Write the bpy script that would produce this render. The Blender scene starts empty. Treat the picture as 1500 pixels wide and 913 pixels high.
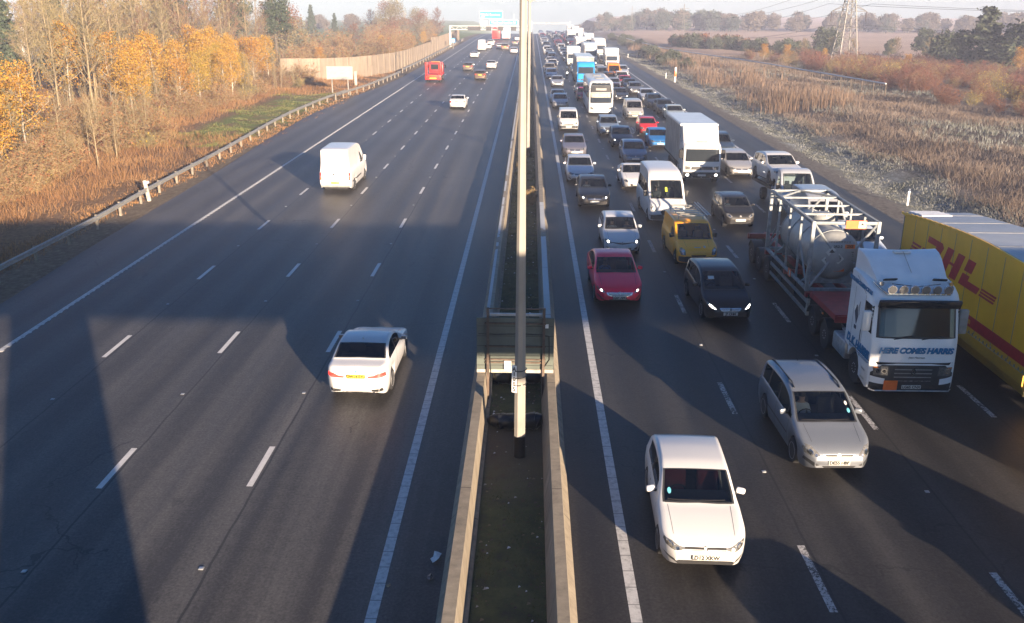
import bpy, bmesh, math, random
import numpy as np
from mathutils import Vector, Matrix, Euler
from mathutils.bvhtree import BVHTree

SC = bpy.context.scene
COL = SC.collection
R = math.radians

# ---------------------------------------------------------------- camera, sky, sun, exposure
cam_data = bpy.data.cameras.new("camera")
cam = bpy.data.objects.new("camera", cam_data)
COL.objects.link(cam)
cam_data.sensor_width = 36.0
cam_data.lens = 1342.4 / 1500 * 36.0
cam_data.clip_start = 0.1
cam_data.clip_end = 4000
CAM_H = 11.08
cam.matrix_world = (Matrix.Translation((0, 0, CAM_H)) @ Matrix.Rotation(.018, 4, 'Z')
                    @ Matrix.Rotation(math.pi/2 - .324, 4, 'X') @ Matrix.Rotation(R(.3), 4, 'Z'))
SC.camera = cam

SUN_EL, SUN_AZ = R(10.4), R(27.8)      # azimuth: to the right of straight behind the camera
world = bpy.data.worlds.new("World"); SC.world = world
world.use_nodes = True
wn = world.node_tree.nodes; wl = world.node_tree.links
bg = wn["Background"]
sky = wn.new("ShaderNodeTexSky")
sky.sky_type = 'NISHITA'; sky.sun_disc = False
sky.sun_elevation = SUN_EL; sky.sun_rotation = math.pi - SUN_AZ
sky.altitude = 60; sky.air_density = 1.0; sky.dust_density = 0.3; sky.ozone_density = 6.0
wl.new(sky.outputs[0], bg.inputs[0]); bg.inputs[1].default_value = 0.052
sun_d = bpy.data.lights.new("sun", 'SUN'); sun = bpy.data.objects.new("sun", sun_d); COL.objects.link(sun)
sun_d.energy = 5.0; sun_d.angle = R(.5); sun_d.color = (1.0, .78, .56)
to_sun = Vector((math.sin(SUN_AZ)*math.cos(SUN_EL), -math.cos(SUN_AZ)*math.cos(SUN_EL), math.sin(SUN_EL)))
sun.rotation_euler = to_sun.to_track_quat('Z', 'Y').to_euler()
sun.location = to_sun * 60
vs = SC.view_settings
SC.display_settings.display_device = 'sRGB'
vs.view_transform = 'Standard'; vs.look = 'None'; vs.gamma = 1.0; vs.use_curve_mapping = False
vs.exposure = 2.0
SC.render.engine = 'CYCLES'
cy = SC.cycles
cy.use_denoising = True
cy.max_bounces = 8; cy.transparent_max_bounces = 12; cy.volume_bounces = 1
cy.diffuse_bounces = 3; cy.glossy_bounces = 3; cy.sample_clamp_indirect = 4

HAZE_DENSITY = 0.00062

# ---------------------------------------------------------------- materials
M = {}
def newmat(name):
    m = bpy.data.materials.new(name); m.use_nodes = True; M[name] = m
    nt = m.node_tree
    return m, nt, nt.nodes, nt.links, nt.nodes["Principled BSDF"]
def lin(nt, op, a, b=None, c=None):
    n = nt.nodes.new("ShaderNodeMath"); n.operation = op
    for i, v in enumerate((a, b, c)):
        if v is None: continue
        if isinstance(v, (int, float)): n.inputs[i].default_value = v
        else: nt.links.new(v, n.inputs[i])
    return n.outputs[0]
def noise(nt, vec, scale, detail=3, rough=.55, vscale=None):
    n = nt.nodes.new("ShaderNodeTexNoise"); n.inputs["Scale"].default_value = scale
    n.inputs["Detail"].default_value = detail; n.inputs["Roughness"].default_value = rough
    if vscale is not None:
        mp = nt.nodes.new("ShaderNodeMapping"); mp.inputs["Scale"].default_value = vscale
        nt.links.new(vec, mp.inputs[0]); vec = mp.outputs[0]
    nt.links.new(vec, n.inputs["Vector"]); return n.outputs[0]
def ramp(nt, fac, stops):
    n = nt.nodes.new("ShaderNodeValToRGB"); e = n.color_ramp.elements
    while len(e) < len(stops): e.new(.5)
    for i, (p, c) in enumerate(stops):
        e[i].position = p; e[i].color = (c, c, c, 1) if isinstance(c, (int, float)) else (*c, 1)
    nt.links.new(fac, n.inputs[0]); return n.outputs[0]
def mixc(nt, fac, a, b, mode='MIX'):
    n = nt.nodes.new("ShaderNodeMix"); n.data_type = 'RGBA'; n.blend_type = mode
    for s, v in ((n.inputs[0], fac), (n.inputs[6], a), (n.inputs[7], b)):
        if isinstance(v, (int, float)): s.default_value = v
        elif isinstance(v, tuple): s.default_value = (*v, 1)
        else: nt.links.new(v, s)
    return n.outputs[2]
def geo(nt): return nt.nodes.new("ShaderNodeNewGeometry").outputs["Position"]
def objco(nt): return nt.nodes.new("ShaderNodeTexCoord").outputs["Object"]
def sep(nt, v):
    n = nt.nodes.new("ShaderNodeSeparateXYZ"); nt.links.new(v, n.inputs[0]); return n.outputs
def bump(nt, h, bs, strength=.3, dist=.02):
    n = nt.nodes.new("ShaderNodeBump"); n.inputs["Strength"].default_value = strength; n.inputs["Distance"].default_value = dist
    nt.links.new(h, n.inputs["Height"]); nt.links.new(n.outputs[0], bs.inputs["Normal"])
def smat(name, base, rough=.5, metal=0.0, var=.15, scale=6, coat=0, spec=.5, bmp=0):
    m, nt, nd, lk, bs = newmat(name)
    f = noise(nt, objco(nt), scale, 4)
    c = ramp(nt, f, [(.3, tuple(x*(1-var) for x in base)), (.7, tuple(min(1, x*(1+var)) for x in base))])
    lk.new(c, bs.inputs["Base Color"]); bs.inputs["Roughness"].default_value = rough
    bs.inputs["Metallic"].default_value = metal; bs.inputs["Coat Weight"].default_value = coat
    bs.inputs["Specular IOR Level"].default_value = spec
    if bmp: bump(nt, f, bs, bmp)
    return m
def emat(name, col, strength):
    m, nt, nd, lk, bs = newmat(name)
    bs.inputs["Base Color"].default_value = (*col, 1); bs.inputs["Emission Color"].default_value = (*col, 1)
    bs.inputs["Emission Strength"].default_value = strength
def paintmat():
    m, nt, nd, lk, bs = newmat("paint")
    oi = nd.new("ShaderNodeObjectInfo")
    p = objco(nt); z = sep(nt, p)[2]
    n1 = noise(nt, p, 3.5, 5)
    d = lin(nt, 'MULTIPLY', lin(nt, 'SUBTRACT', .75, z), 1.5)
    d = nt.nodes.new("ShaderNodeClamp"); 
    nt.links.new(lin(nt, 'MULTIPLY', lin(nt, 'MULTIPLY', lin(nt, 'SUBTRACT', .8, z), 1.3), n1), d.inputs[0])
    dd = lin(nt, 'ADD', lin(nt, 'MULTIPLY', d.outputs[0], .75), lin(nt, 'MULTIPLY', n1, .03))
    c = mixc(nt, dd, oi.outputs["Color"], (.13, .115, .10))
    lk.new(c, bs.inputs["Base Color"])
    lk.new(lin(nt, 'MULTIPLY', lin(nt, 'SUBTRACT', 1, oi.outputs["Alpha"]), .9), bs.inputs["Metallic"])
    lk.new(lin(nt, 'ADD', lin(nt, 'MULTIPLY', d.outputs[0], .4), .36), bs.inputs["Roughness"])
    bs.inputs["Coat Weight"].default_value = .45; bs.inputs["Coat Roughness"].default_value = .04; bs.inputs["Specular IOR Level"].default_value = .15
paintmat()
def glassmat(name, tint, base):
    m, nt, nd, lk, bs = newmat(name)
    nd.remove(bs)
    tr = nd.new("ShaderNodeBsdfTransparent"); tr.inputs[0].default_value = (*tint, 1)
    gl = nd.new("ShaderNodeBsdfGlossy"); gl.inputs["Roughness"].default_value = .03; gl.inputs[0].default_value = (.95, .95, .95, 1)
    fr = nd.new("ShaderNodeFresnel"); fr.inputs[0].default_value = 1.5
    mx = nd.new("ShaderNodeMixShader")
    lk.new(lin(nt, 'ADD', lin(nt, 'MULTIPLY', fr.outputs[0], .9), base), mx.inputs[0])
    lk.new(tr.outputs[0], mx.inputs[1]); lk.new(gl.outputs[0], mx.inputs[2])
    lk.new(mx.outputs[0], nd["Material Output"].inputs[0])
glassmat("glass", (.50, .57, .57), .02)
glassmat("privacy_glass", (.06, .07, .08), .03)
smat("dark_glass", (.018, .022, .026), .06, spec=.6, var=.05)
smat("tyre", (.02, .02, .021), .85); smat("alloy", (.46, .46, .47), .4, .2); smat("dark", (.012, .012, .013), .8)
smat("trim", (.025, .026, .028), .55); smat("chrome", (.50, .50, .50), .2, 1.0, var=.03); smat("lens", (.20, .195, .18), .12, .35, var=.3, scale=14, coat=1)
smat("tail", (.48, .012, .010), .2, coat=1); emat("tail_lit", (.9, .03, .02), .6); smat("amber", (.62, .17, .02), .3, coat=.6)
emat("beam_lamp", (1, .93, .82), 3.0)
smat("plate_white", (.50, .50, .47), .45, var=.04); smat("plate_yellow", (.75, .52, .04), .45, var=.04); smat("ink", (.015, .015, .015), .6)
smat("seat_cloth", (.06, .06, .066), .9); smat("dashboard", (.09, .09, .092), .7); smat("seat_red", (.17, .02, .025), .9)
smat("steel", (.36, .37, .38), .5, .6, var=.25); smat("white_gloss", (.56, .57, .57), .35, coat=.3, var=.06, scale=2)
smat("grey_dirty", (.22, .22, .21), .7, var=.3, scale=3); smat("red_paint", (.25, .02, .025), .5, var=.3, scale=4)
smat("red_bright", (.55, .025, .02), .35, var=.1); smat("orange_sign", (.72, .14, .02), .4, var=.1)
smat("blue_letter", (.006, .15, .32), .4); smat("dark_blue", (.02, .035, .07), .5); smat("blue_cab", (.01, .22, .58), .35, coat=.4)
def livery():
    m, nt, nd, lk, bs = newmat("yellow_livery")
    p = objco(nt); s = sep(nt, p); n = noise(nt, p, 2.2, 5, .65, (1, .35, 2)); n2 = noise(nt, p, 9, 4, .7)
    c = ramp(nt, noise(nt, p, 1.2, 3), [(.3, (.74, .40, .008)), (.7, (.84, .46, .010))])
    q = nd.new("ShaderNodeMapRange"); q.inputs[1].default_value = 1.7; q.inputs[2].default_value = .3; lk.new(s[2], q.inputs[0])
    spray = lin(nt, 'MULTIPLY', lin(nt, 'MULTIPLY', q.outputs[0], lin(nt, 'ADD', n, lin(nt, 'MULTIPLY', n2, .4))), .85)
    c = mixc(nt, spray, c, (.16, .12, .07)); lk.new(c, bs.inputs["Base Color"]); bs.inputs["Roughness"].default_value = .45; bs.inputs["Coat Weight"].default_value = .15
livery()
smat("red_livery", (.40, .012, .025), .42)
smat("tank_metal", (.27, .28, .28), .45, .2, var=.18, scale=2.5); smat("frame_grey", (.215, .235, .245), .55, .15, var=.3, scale=5)
smat("skin", (.42, .25, .18), .6); smat("jacket", (.05, .07, .12), .85); smat("hivis", (.55, .62, .05), .7)
smat("sticker", (.10, .34, .42), .4); smat("board_grey", (.28, .28, .27), .6); smat("pylon_steel", (.19, .18, .165), .6, .2); smat("white_cab", (.72, .73, .73), .35, coat=.3, var=.05, scale=2); smat("lamp_face", (.16, .15, .14), .2, coat=.6)
smat("pole_paint", (.27, .25, .22), .5, .15, var=.12, scale=1.5); smat("black_sleeve", (.015, .015, .016), .5, var=.4, scale=3)
smat("wood_post", (.20, .17, .13), .9, var=.3); smat("roof_grey", (.34, .36, .38), .45, var=.1, scale=1.2); smat("galvanised", (.27, .265, .245), .5, .35, var=.2, scale=5); smat("rust_brown", (.10, .072, .055), .7, .2, var=.3)
smat("sign_back", (.095, .11, .095), .55, .2, var=.15, scale=2); smat("black_plastic", (.012, .013, .016), .32, var=.4)
smat("lantern", (.55, .56, .56), .4); smat("sign_blue", (.02, .20, .47), .4); smat("white_paint", (.75, .75, .73), .5)
smat("signal_black", (.03, .03, .032), .6); smat("gantry_white", (.40, .40, .39), .5, var=.1)
smat("post_concrete", (.36, .33, .28), .9, var=.25, bmp=.2); smat("cloth_white", (.62, .63, .64), .8)
smat("insulator", (.06, .05, .05), .3); smat("wall_render", (.66, .63, .60), .8, var=.08, scale=.4); smat("roof_sheet", (.16, .09, .07), .7)
smat("curtain_grey", (.24, .235, .225), .6, var=.2, scale=1.2); smat("wood_bare", (.20, .155, .09), .9, var=.35, scale=3)
smat("bark_birch", (.33, .29, .235), .85, var=.45, scale=2.5); smat("bark_dark", (.085, .068, .05), .9, var=.4)

def islemat(name, stops, rough=.8, trans=.0, ns=0.0):
    """leaf, twig or blade colours that differ from piece to piece"""
    m, nt, nd, lk, bs = newmat(name)
    g = nd.new("ShaderNodeNewGeometry")
    f = g.outputs["Random Per Island"]
    if ns:
        n = noise(nt, g.outputs["Position"], ns, 3)
        f = lin(nt, 'ADD', lin(nt, 'MULTIPLY', f, .55), lin(nt, 'MULTIPLY', lin(nt, 'SUBTRACT', n, .26), .95))
    c = ramp(nt, f, stops)
    lk.new(c, bs.inputs["Base Color"]); bs.inputs["Roughness"].default_value = rough
    bs.inputs["Specular IOR Level"].default_value = .25
    if trans:
        t = nd.new("ShaderNodeBsdfTranslucent"); lk.new(c, t.inputs[0])
        mx = nd.new("ShaderNodeMixShader"); mx.inputs[0].default_value = trans
        lk.new(bs.outputs[0], mx.inputs[1]); lk.new(t.outputs[0], mx.inputs[2])
        lk.new(mx.outputs[0], nd["Material Output"].inputs[0])
islemat("twig_brown", [(0, (.135, .10, .05)), (1, (.275, .205, .105))])
islemat("twig_red", [(0, (.08, .042, .033)), (1, (.17, .08, .056))])
islemat("twig_tan", [(0, (.14, .095, .045)), (1, (.29, .205, .10))])
islemat("twig_olive", [(0, (.12, .10, .05)), (1, (.24, .20, .095))])
islemat("leaf_gold", [(0, (.24, .12, .018)), (.5, (.42, .235, .028)), (1, (.50, .34, .05))], .7, .25)
islemat("leaf_orange", [(0, (.22, .09, .018)), (.5, (.38, .175, .025)), (1, (.46, .26, .045))], .7, .25)
islemat("leaf_lime", [(0, (.20, .14, .025)), (.5, (.34, .25, .035)), (1, (.44, .29, .04))], .7, .25)
islemat("leaf_rust", [(0, (.11, .045, .025)), (1, (.24, .11, .048))], .8, .15)
islemat("leaf_crimson", [(0, (.10, .028, .025)), (1, (.19, .06, .04))], .8, .15)
islemat("needle", [(0, (.022, .036, .02)), (1, (.055, .075, .038))], .8)
islemat("leaf_dark", [(0, (.03, .042, .026)), (1, (.07, .08, .05))], .8)
islemat("leaf_far", [(0, (.07, .06, .045)), (1, (.14, .115, .085))], .9)
islemat("leaf_olive", [(0, (.10, .085, .045)), (1, (.21, .175, .095))], .85)
islemat("leaf_farcon", [(0, (.03, .045, .035)), (1, (.07, .085, .06))], .9)
islemat("blade_dry", [(0, (.11, .05, .025)), (.35, (.225, .115, .048)), (.75, (.32, .18, .075)), (1, (.39, .265, .12))], .85, .2, .22)
islemat("blade_green", [(0, (.07, .09, .02)), (.5, (.13, .155, .035)), (.8, (.20, .19, .06)), (1, (.27, .21, .10))], .8, .2)
islemat("blade_right", [(0, (.095, .07, .055)), (.4, (.175, .13, .10)), (.75, (.25, .20, .16)), (1, (.33, .31, .29))], .85, .2, .16)
islemat("blade_frost", [(0, (.07, .08, .055)), (.45, (.145, .15, .13)), (1, (.29, .30, .30))], .8, .15, .35)
islemat("moss_blade", [(0, (.05, .065, .02)), (.6, (.10, .115, .035)), (1, (.15, .12, .06))])
islemat("blade_reed", [(0, (.13, .085, .058)), (1, (.25, .175, .12))], .85, .2)

def hazemat():
    m, nt, nd, lk, bs = newmat("haze_air")
    nd.remove(bs)
    v = nd.new("ShaderNodeVolumePrincipled"); v.inputs["Color"].default_value = (.70, .77, 1.0, 1)
    v.inputs["Density"].default_value = HAZE_DENSITY; v.inputs["Anisotropy"].default_value = -.1
    lk.new(v.outputs[0], nd["Material Output"].inputs["Volume"])
hazemat()

# road lines (metres right of the camera's vertical)
LINES_L = (-13.91, -10.25, -6.67); EDGE_L0, EDGE_L1 = -17.62, -2.91
LINES_R = (5.96, 9.65, 13.30); EDGE_R0, EDGE_R1 = 2.13, 17.05

def asphalt():
    m, nt, nd, lk, bs = newmat("asphalt")
    p = geo(nt); s = sep(nt, p)
    fine = noise(nt, p, 15, 4, .75)
    agg = noise(nt, p, 3, 5, .75)
    streak = noise(nt, p, 1.0, 4, .6, (1.6, .035, 1))
    patch = noise(nt, p, .06, 3)
    # wheel tracks: two polished bands in every 3.65 m lane
    ph = lin(nt, 'FRACT', lin(nt, 'DIVIDE', lin(nt, 'ADD', s[0], 2.91 + 36.5), 3.68))
    trk = lin(nt, 'SINE', lin(nt, 'MULTIPLY', ph, 4*math.pi))
    v = lin(nt, 'ADD', lin(nt, 'ADD', lin(nt, 'MULTIPLY', streak, 1.5), -.3), lin(nt, 'MULTIPLY', trk, -.17))
    v = lin(nt, 'ADD', v, lin(nt, 'MULTIPLY', lin(nt, 'SUBTRACT', patch, .5), .8))
    v = lin(nt, 'ADD', v, lin(nt, 'MULTIPLY', lin(nt, 'SUBTRACT', fine, .5), 1.7))
    v = lin(nt, 'ADD', v, lin(nt, 'MULTIPLY', lin(nt, 'SUBTRACT', agg, .5), .6))
    c = ramp(nt, v, [(.1, (.023, .0215, .0205)), (.5, (.043, .0405, .038)), (.95, (.073, .069, .064))])
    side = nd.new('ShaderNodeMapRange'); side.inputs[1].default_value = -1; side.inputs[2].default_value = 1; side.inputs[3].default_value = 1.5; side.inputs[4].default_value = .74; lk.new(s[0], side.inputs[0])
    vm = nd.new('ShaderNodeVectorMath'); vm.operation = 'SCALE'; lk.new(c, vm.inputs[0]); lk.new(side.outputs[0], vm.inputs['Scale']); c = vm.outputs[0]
    oil = noise(nt, p, 1.0, 5, .65, (2.4, .5, 1)); c = mixc(nt, lin(nt, 'MULTIPLY', lin(nt, 'GREATER_THAN', oil, .66), .35), c, (.016, .016, .016))
    crk = nd.new('ShaderNodeTexVoronoi'); crk.feature = 'DISTANCE_TO_EDGE'; crk.inputs['Scale'].default_value = .22; wv = nd.new('ShaderNodeVectorMath'); wv.operation = 'ADD'; nz = nd.new('ShaderNodeTexNoise'); nz.inputs['Scale'].default_value = 1.3; nz.inputs['Detail'].default_value = 4; lk.new(p, nz.inputs['Vector']); lk.new(p, wv.inputs[0]); lk.new(nz.outputs['Color'], wv.inputs[1]); lk.new(wv.outputs[0], crk.inputs['Vector'])
    c = mixc(nt, lin(nt, 'MULTIPLY', lin(nt, 'MULTIPLY', lin(nt, 'LESS_THAN', crk.outputs['Distance'], .004), lin(nt, 'GREATER_THAN', patch, .52)), .6), c, (.013, .013, .013))
    # dark construction joints beside the lane lines
    seam = None
    wob = lin(nt, 'MULTIPLY', lin(nt, 'SUBTRACT', noise(nt, p, .7, 3), .5), .10)
    for x in LINES_L + LINES_R:
        d = lin(nt, 'ABSOLUTE', lin(nt, 'SUBTRACT', lin(nt, 'ADD', s[0], wob), x + .14))
        k = lin(nt, 'LESS_THAN', d, .028)
        seam = k if seam is None else lin(nt, 'MAXIMUM', seam, k)
    c = mixc(nt, lin(nt, 'MULTIPLY', seam, .65), c, (.012, .012, .012))
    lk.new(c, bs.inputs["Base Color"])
    rr = nd.new("ShaderNodeMapRange"); rr.inputs[3].default_value = .38; rr.inputs[4].default_value = .62
    lk.new(streak, rr.inputs[0]); lk.new(rr.outputs[0], bs.inputs["Roughness"])
    bs.inputs["Specular IOR Level"].default_value = .2
    bump(nt, lin(nt, 'ADD', fine, lin(nt, 'MULTIPLY', agg, .6)), bs, .45, .012)
asphalt()
def markmat():
    m, nt, nd, lk, bs = newmat("road_paint")
    p = geo(nt); s = sep(nt, p)
    n = noise(nt, p, 9, 5, .75); n2 = noise(nt, p, 1.0, 4, .7, (14, 1.2, 1))
    w = lin(nt, 'ADD', lin(nt, 'MULTIPLY', n, .6), lin(nt, 'MULTIPLY', n2, .5))
    c = ramp(nt, w, [(.30, (.06, .058, .055)), (.38, (.46, .45, .43)), (.8, (.68, .66, .63))])
    lk.new(c, bs.inputs["Base Color"]); bs.inputs["Roughness"].default_value = .6
markmat()
def wornmat():
    m, nt, nd, lk, bs = newmat("worn_paint")
    p = geo(nt); n = noise(nt, p, 16, 4, .7); n2 = noise(nt, p, 3.0, 3, .6, (1, .6, 1))
    w = lin(nt, 'ADD', lin(nt, 'MULTIPLY', n, .75), lin(nt, 'MULTIPLY', n2, .35))
    lk.new(ramp(nt, w, [(.50, (.045, .044, .042)), (.54, (.32, .31, .30)), (.75, (.52, .51, .49))]), bs.inputs["Base Color"]); bs.inputs["Roughness"].default_value = .7
wornmat()
def markmat2():
    m, nt, nd, lk, bs = newmat("edge_paint")
    p = geo(nt); s = sep(nt, p)
    n = noise(nt, p, 7, 5, .7)
    fr = lin(nt, 'FRACT', lin(nt, 'DIVIDE', s[1], .56))
    rib = lin(nt, 'LESS_THAN', fr, .07)
    c = ramp(nt, n, [(.22, (.16, .16, .155)), (.5, (.48, .475, .46)), (.8, (.60, .59, .57))])
    c = mixc(nt, lin(nt, 'MULTIPLY', rib, .6), c, (.10, .10, .098))
    lk.new(c, bs.inputs["Base Color"]); bs.inputs["Roughness"].default_value = .6
markmat2()
def concmat():
    m, nt, nd, lk, bs = newmat("concrete")
    p = geo(nt); s = sep(nt, p)
    st = noise(nt, p, 1.0, 4, .65, (3, 4, .5)); n = noise(nt, p, 5, 5, .7); lo = noise(nt, p, .5, 3)
    v = lin(nt, 'ADD', lin(nt, 'MULTIPLY', st, .5), lin(nt, 'ADD', lin(nt, 'MULTIPLY', n, .3), lin(nt, 'MULTIPLY', lo, .25)))
    c = ramp(nt, v, [(.30, (.075, .064, .048)), (.46, (.20, .168, .125)), (.60, (.27, .23, .17)), (.8, (.40, .35, .27))])
    # rime on the tops further along
    top = lin(nt, 'GREATER_THAN', s[2], .885)
    far = nd.new("ShaderNodeMapRange"); far.inputs[1].default_value = 26; far.inputs[2].default_value = 33
    lk.new(s[1], far.inputs[0])
    fr = lin(nt, 'MULTIPLY', lin(nt, 'MULTIPLY', top, far.outputs[0]), lin(nt, 'GREATER_THAN', noise(nt, p, .35, 4), .40)); fr = lin(nt, 'MULTIPLY', fr, lin(nt, 'MAXIMUM', lin(nt, 'LESS_THAN', s[0], -1.33), lin(nt, 'MULTIPLY', lin(nt, 'LESS_THAN', s[1], 49), lin(nt, 'GREATER_THAN', s[0], 0))))
    c = mixc(nt, lin(nt, 'MULTIPLY', fr, .75), c, (.50, .53, .55))
    jt = lin(nt, 'LESS_THAN', lin(nt, 'FRACT', lin(nt, 'DIVIDE', s[1], 6.0)), .004)
    c = mixc(nt, jt, c, (.04, .035, .03))
    lk.new(c, bs.inputs["Base Color"]); bs.inputs["Roughness"].default_value = .85
    bump(nt, n, bs, .3, .02)
concmat()
def reservemat():
    m, nt, nd, lk, bs = newmat("reserve_soil")
    p = geo(nt); s = sep(nt, p)
    n = noise(nt, p, 1.6, 6, .7); f = noise(nt, p, 22, 3, .7); w = noise(nt, p, 6, 4)
    c = ramp(nt, n, [(.30, (.045, .042, .03)), (.44, (.06, .07, .026)), (.58, (.09, .10, .035)), (.72, (.11, .085, .055))])
    bare = nd.new("ShaderNodeMapRange"); bare.inputs[1].default_value = 18.5; bare.inputs[2].default_value = 21.5; lk.new(s[1], bare.inputs[0])
    b2 = nd.new("ShaderNodeMapRange"); b2.inputs[1].default_value = 24; b2.inputs[2].default_value = 22.8; lk.new(s[1], b2.inputs[0])
    c = mixc(nt, lin(nt, 'MULTIPLY', lin(nt, 'MULTIPLY', bare.outputs[0], b2.outputs[0]), .8), c, (.11, .085, .06))
    c = mixc(nt, lin(nt, 'MULTIPLY', lin(nt, 'GREATER_THAN', f, .70), .8), c, (.32, .30, .27))
    c = mixc(nt, lin(nt, 'MULTIPLY', lin(nt, 'LESS_THAN', w, .37), .5), c, (.10, .05, .03))
    lk.new(c, bs.inputs["Base Color"]); bs.inputs["Roughness"].default_value = .95
    bump(nt, lin(nt, 'ADD', n, lin(nt, 'MULTIPLY', f, .4)), bs, .7, .06)
reservemat()
def groundmat():
    m, nt, nd, lk, bs = newmat("ground_soil")
    p = geo(nt); s = sep(nt, p)
    n = noise(nt, p, .35, 5, .6); f = noise(nt, p, 3.5, 5, .7); big = noise(nt, p, .03, 3)
    left = ramp(nt, f, [(.3, (.07, .04, .022)), (.55, (.17, .10, .05)), (.8, (.26, .17, .085))])
    lfar = ramp(nt, f, [(.3, (.07, .12, .03)), (.7, (.13, .18, .05))])
    def mr(v, a, b):
        q = nd.new("ShaderNodeMapRange"); q.inputs[1].default_value = a; q.inputs[2].default_value = b; lk.new(v, q.inputs[0]); return q.outputs[0]
    left = mixc(nt, mr(s[1], 165, 190), left, lfar)
    # mown green patch on the left verge below the board
    gx = lin(nt, 'MULTIPLY', mr(s[1], 72, 84), mr(s[1], 122, 112)); gx = lin(nt, 'MULTIPLY', gx, mr(s[0], -31, -29.5))
    left = mixc(nt, lin(nt, 'MULTIPLY', gx, mr(n, .38, .55)), left, (.10, .135, .03))
    edge = mr(s[0], -24.2, -22.6)
    left = mixc(nt, edge, left, ramp(nt, f, [(.35, (.09, .065, .042)), (.6, (.17, .13, .085)), (.75, (.27, .23, .17))]))
    frost = ramp(nt, lin(nt, 'ADD', lin(nt, 'MULTIPLY', f, .6), lin(nt, 'MULTIPLY', n, .4)), [(.36, (.06, .065, .045)), (.48, (.13, .135, .115)), (.62, (.27, .28, .28))])
    gravel = ramp(nt, f, [(.35, (.07, .062, .055)), (.65, (.16, .145, .13)), (.8, (.3, .29, .27))])
    frost = mixc(nt, mr(lin(nt, 'ADD', s[0], lin(nt, 'MULTIPLY', lin(nt, 'SUBTRACT', n, .5), 2.5)), 22.4, 21.2), frost, gravel)
    rough = ramp(nt, f, [(.3, (.07, .05, .038)), (.7, (.20, .15, .11))])
    field = ramp(nt, lin(nt, 'ADD', lin(nt, 'MULTIPLY', big, .5), lin(nt, 'MULTIPLY', n, .5)), [(.35, (.33, .225, .16)), (.65, (.44, .31, .225))])
    right = mixc(nt, mr(s[0], 25, 28), frost, rough)
    fmask = lin(nt, 'MULTIPLY', mr(s[1], 205, 222), mr(s[0], 34, 40))
    right = mixc(nt, fmask, right, field)
    c = mixc(nt, lin(nt, 'GREATER_THAN', s[0], 0), left, right)
    lk.new(c, bs.inputs["Base Color"]); bs.inputs["Roughness"].default_value = .95
    bs.inputs["Specular IOR Level"].default_value = .2
    bump(nt, lin(nt, 'ADD', n, f), bs, .6, .08)
groundmat()
def fencemat():
    m, nt, nd, lk, bs = newmat("fence_boards")
    p = geo(nt)
    n = noise(nt, p, 1.0, 4, .6, (7, 3.5, .25)); f = noise(nt, p, .5, 3)
    c = ramp(nt, lin(nt, 'ADD', lin(nt, 'MULTIPLY', n, .7), lin(nt, 'MULTIPLY', f, .35)), [(.3, (.125, .098, .072)), (.55, (.22, .175, .13)), (.8, (.29, .24, .185))])
    lk.new(c, bs.inputs["Base Color"]); bs.inputs["Roughness"].default_value = .85
fencemat()

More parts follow.
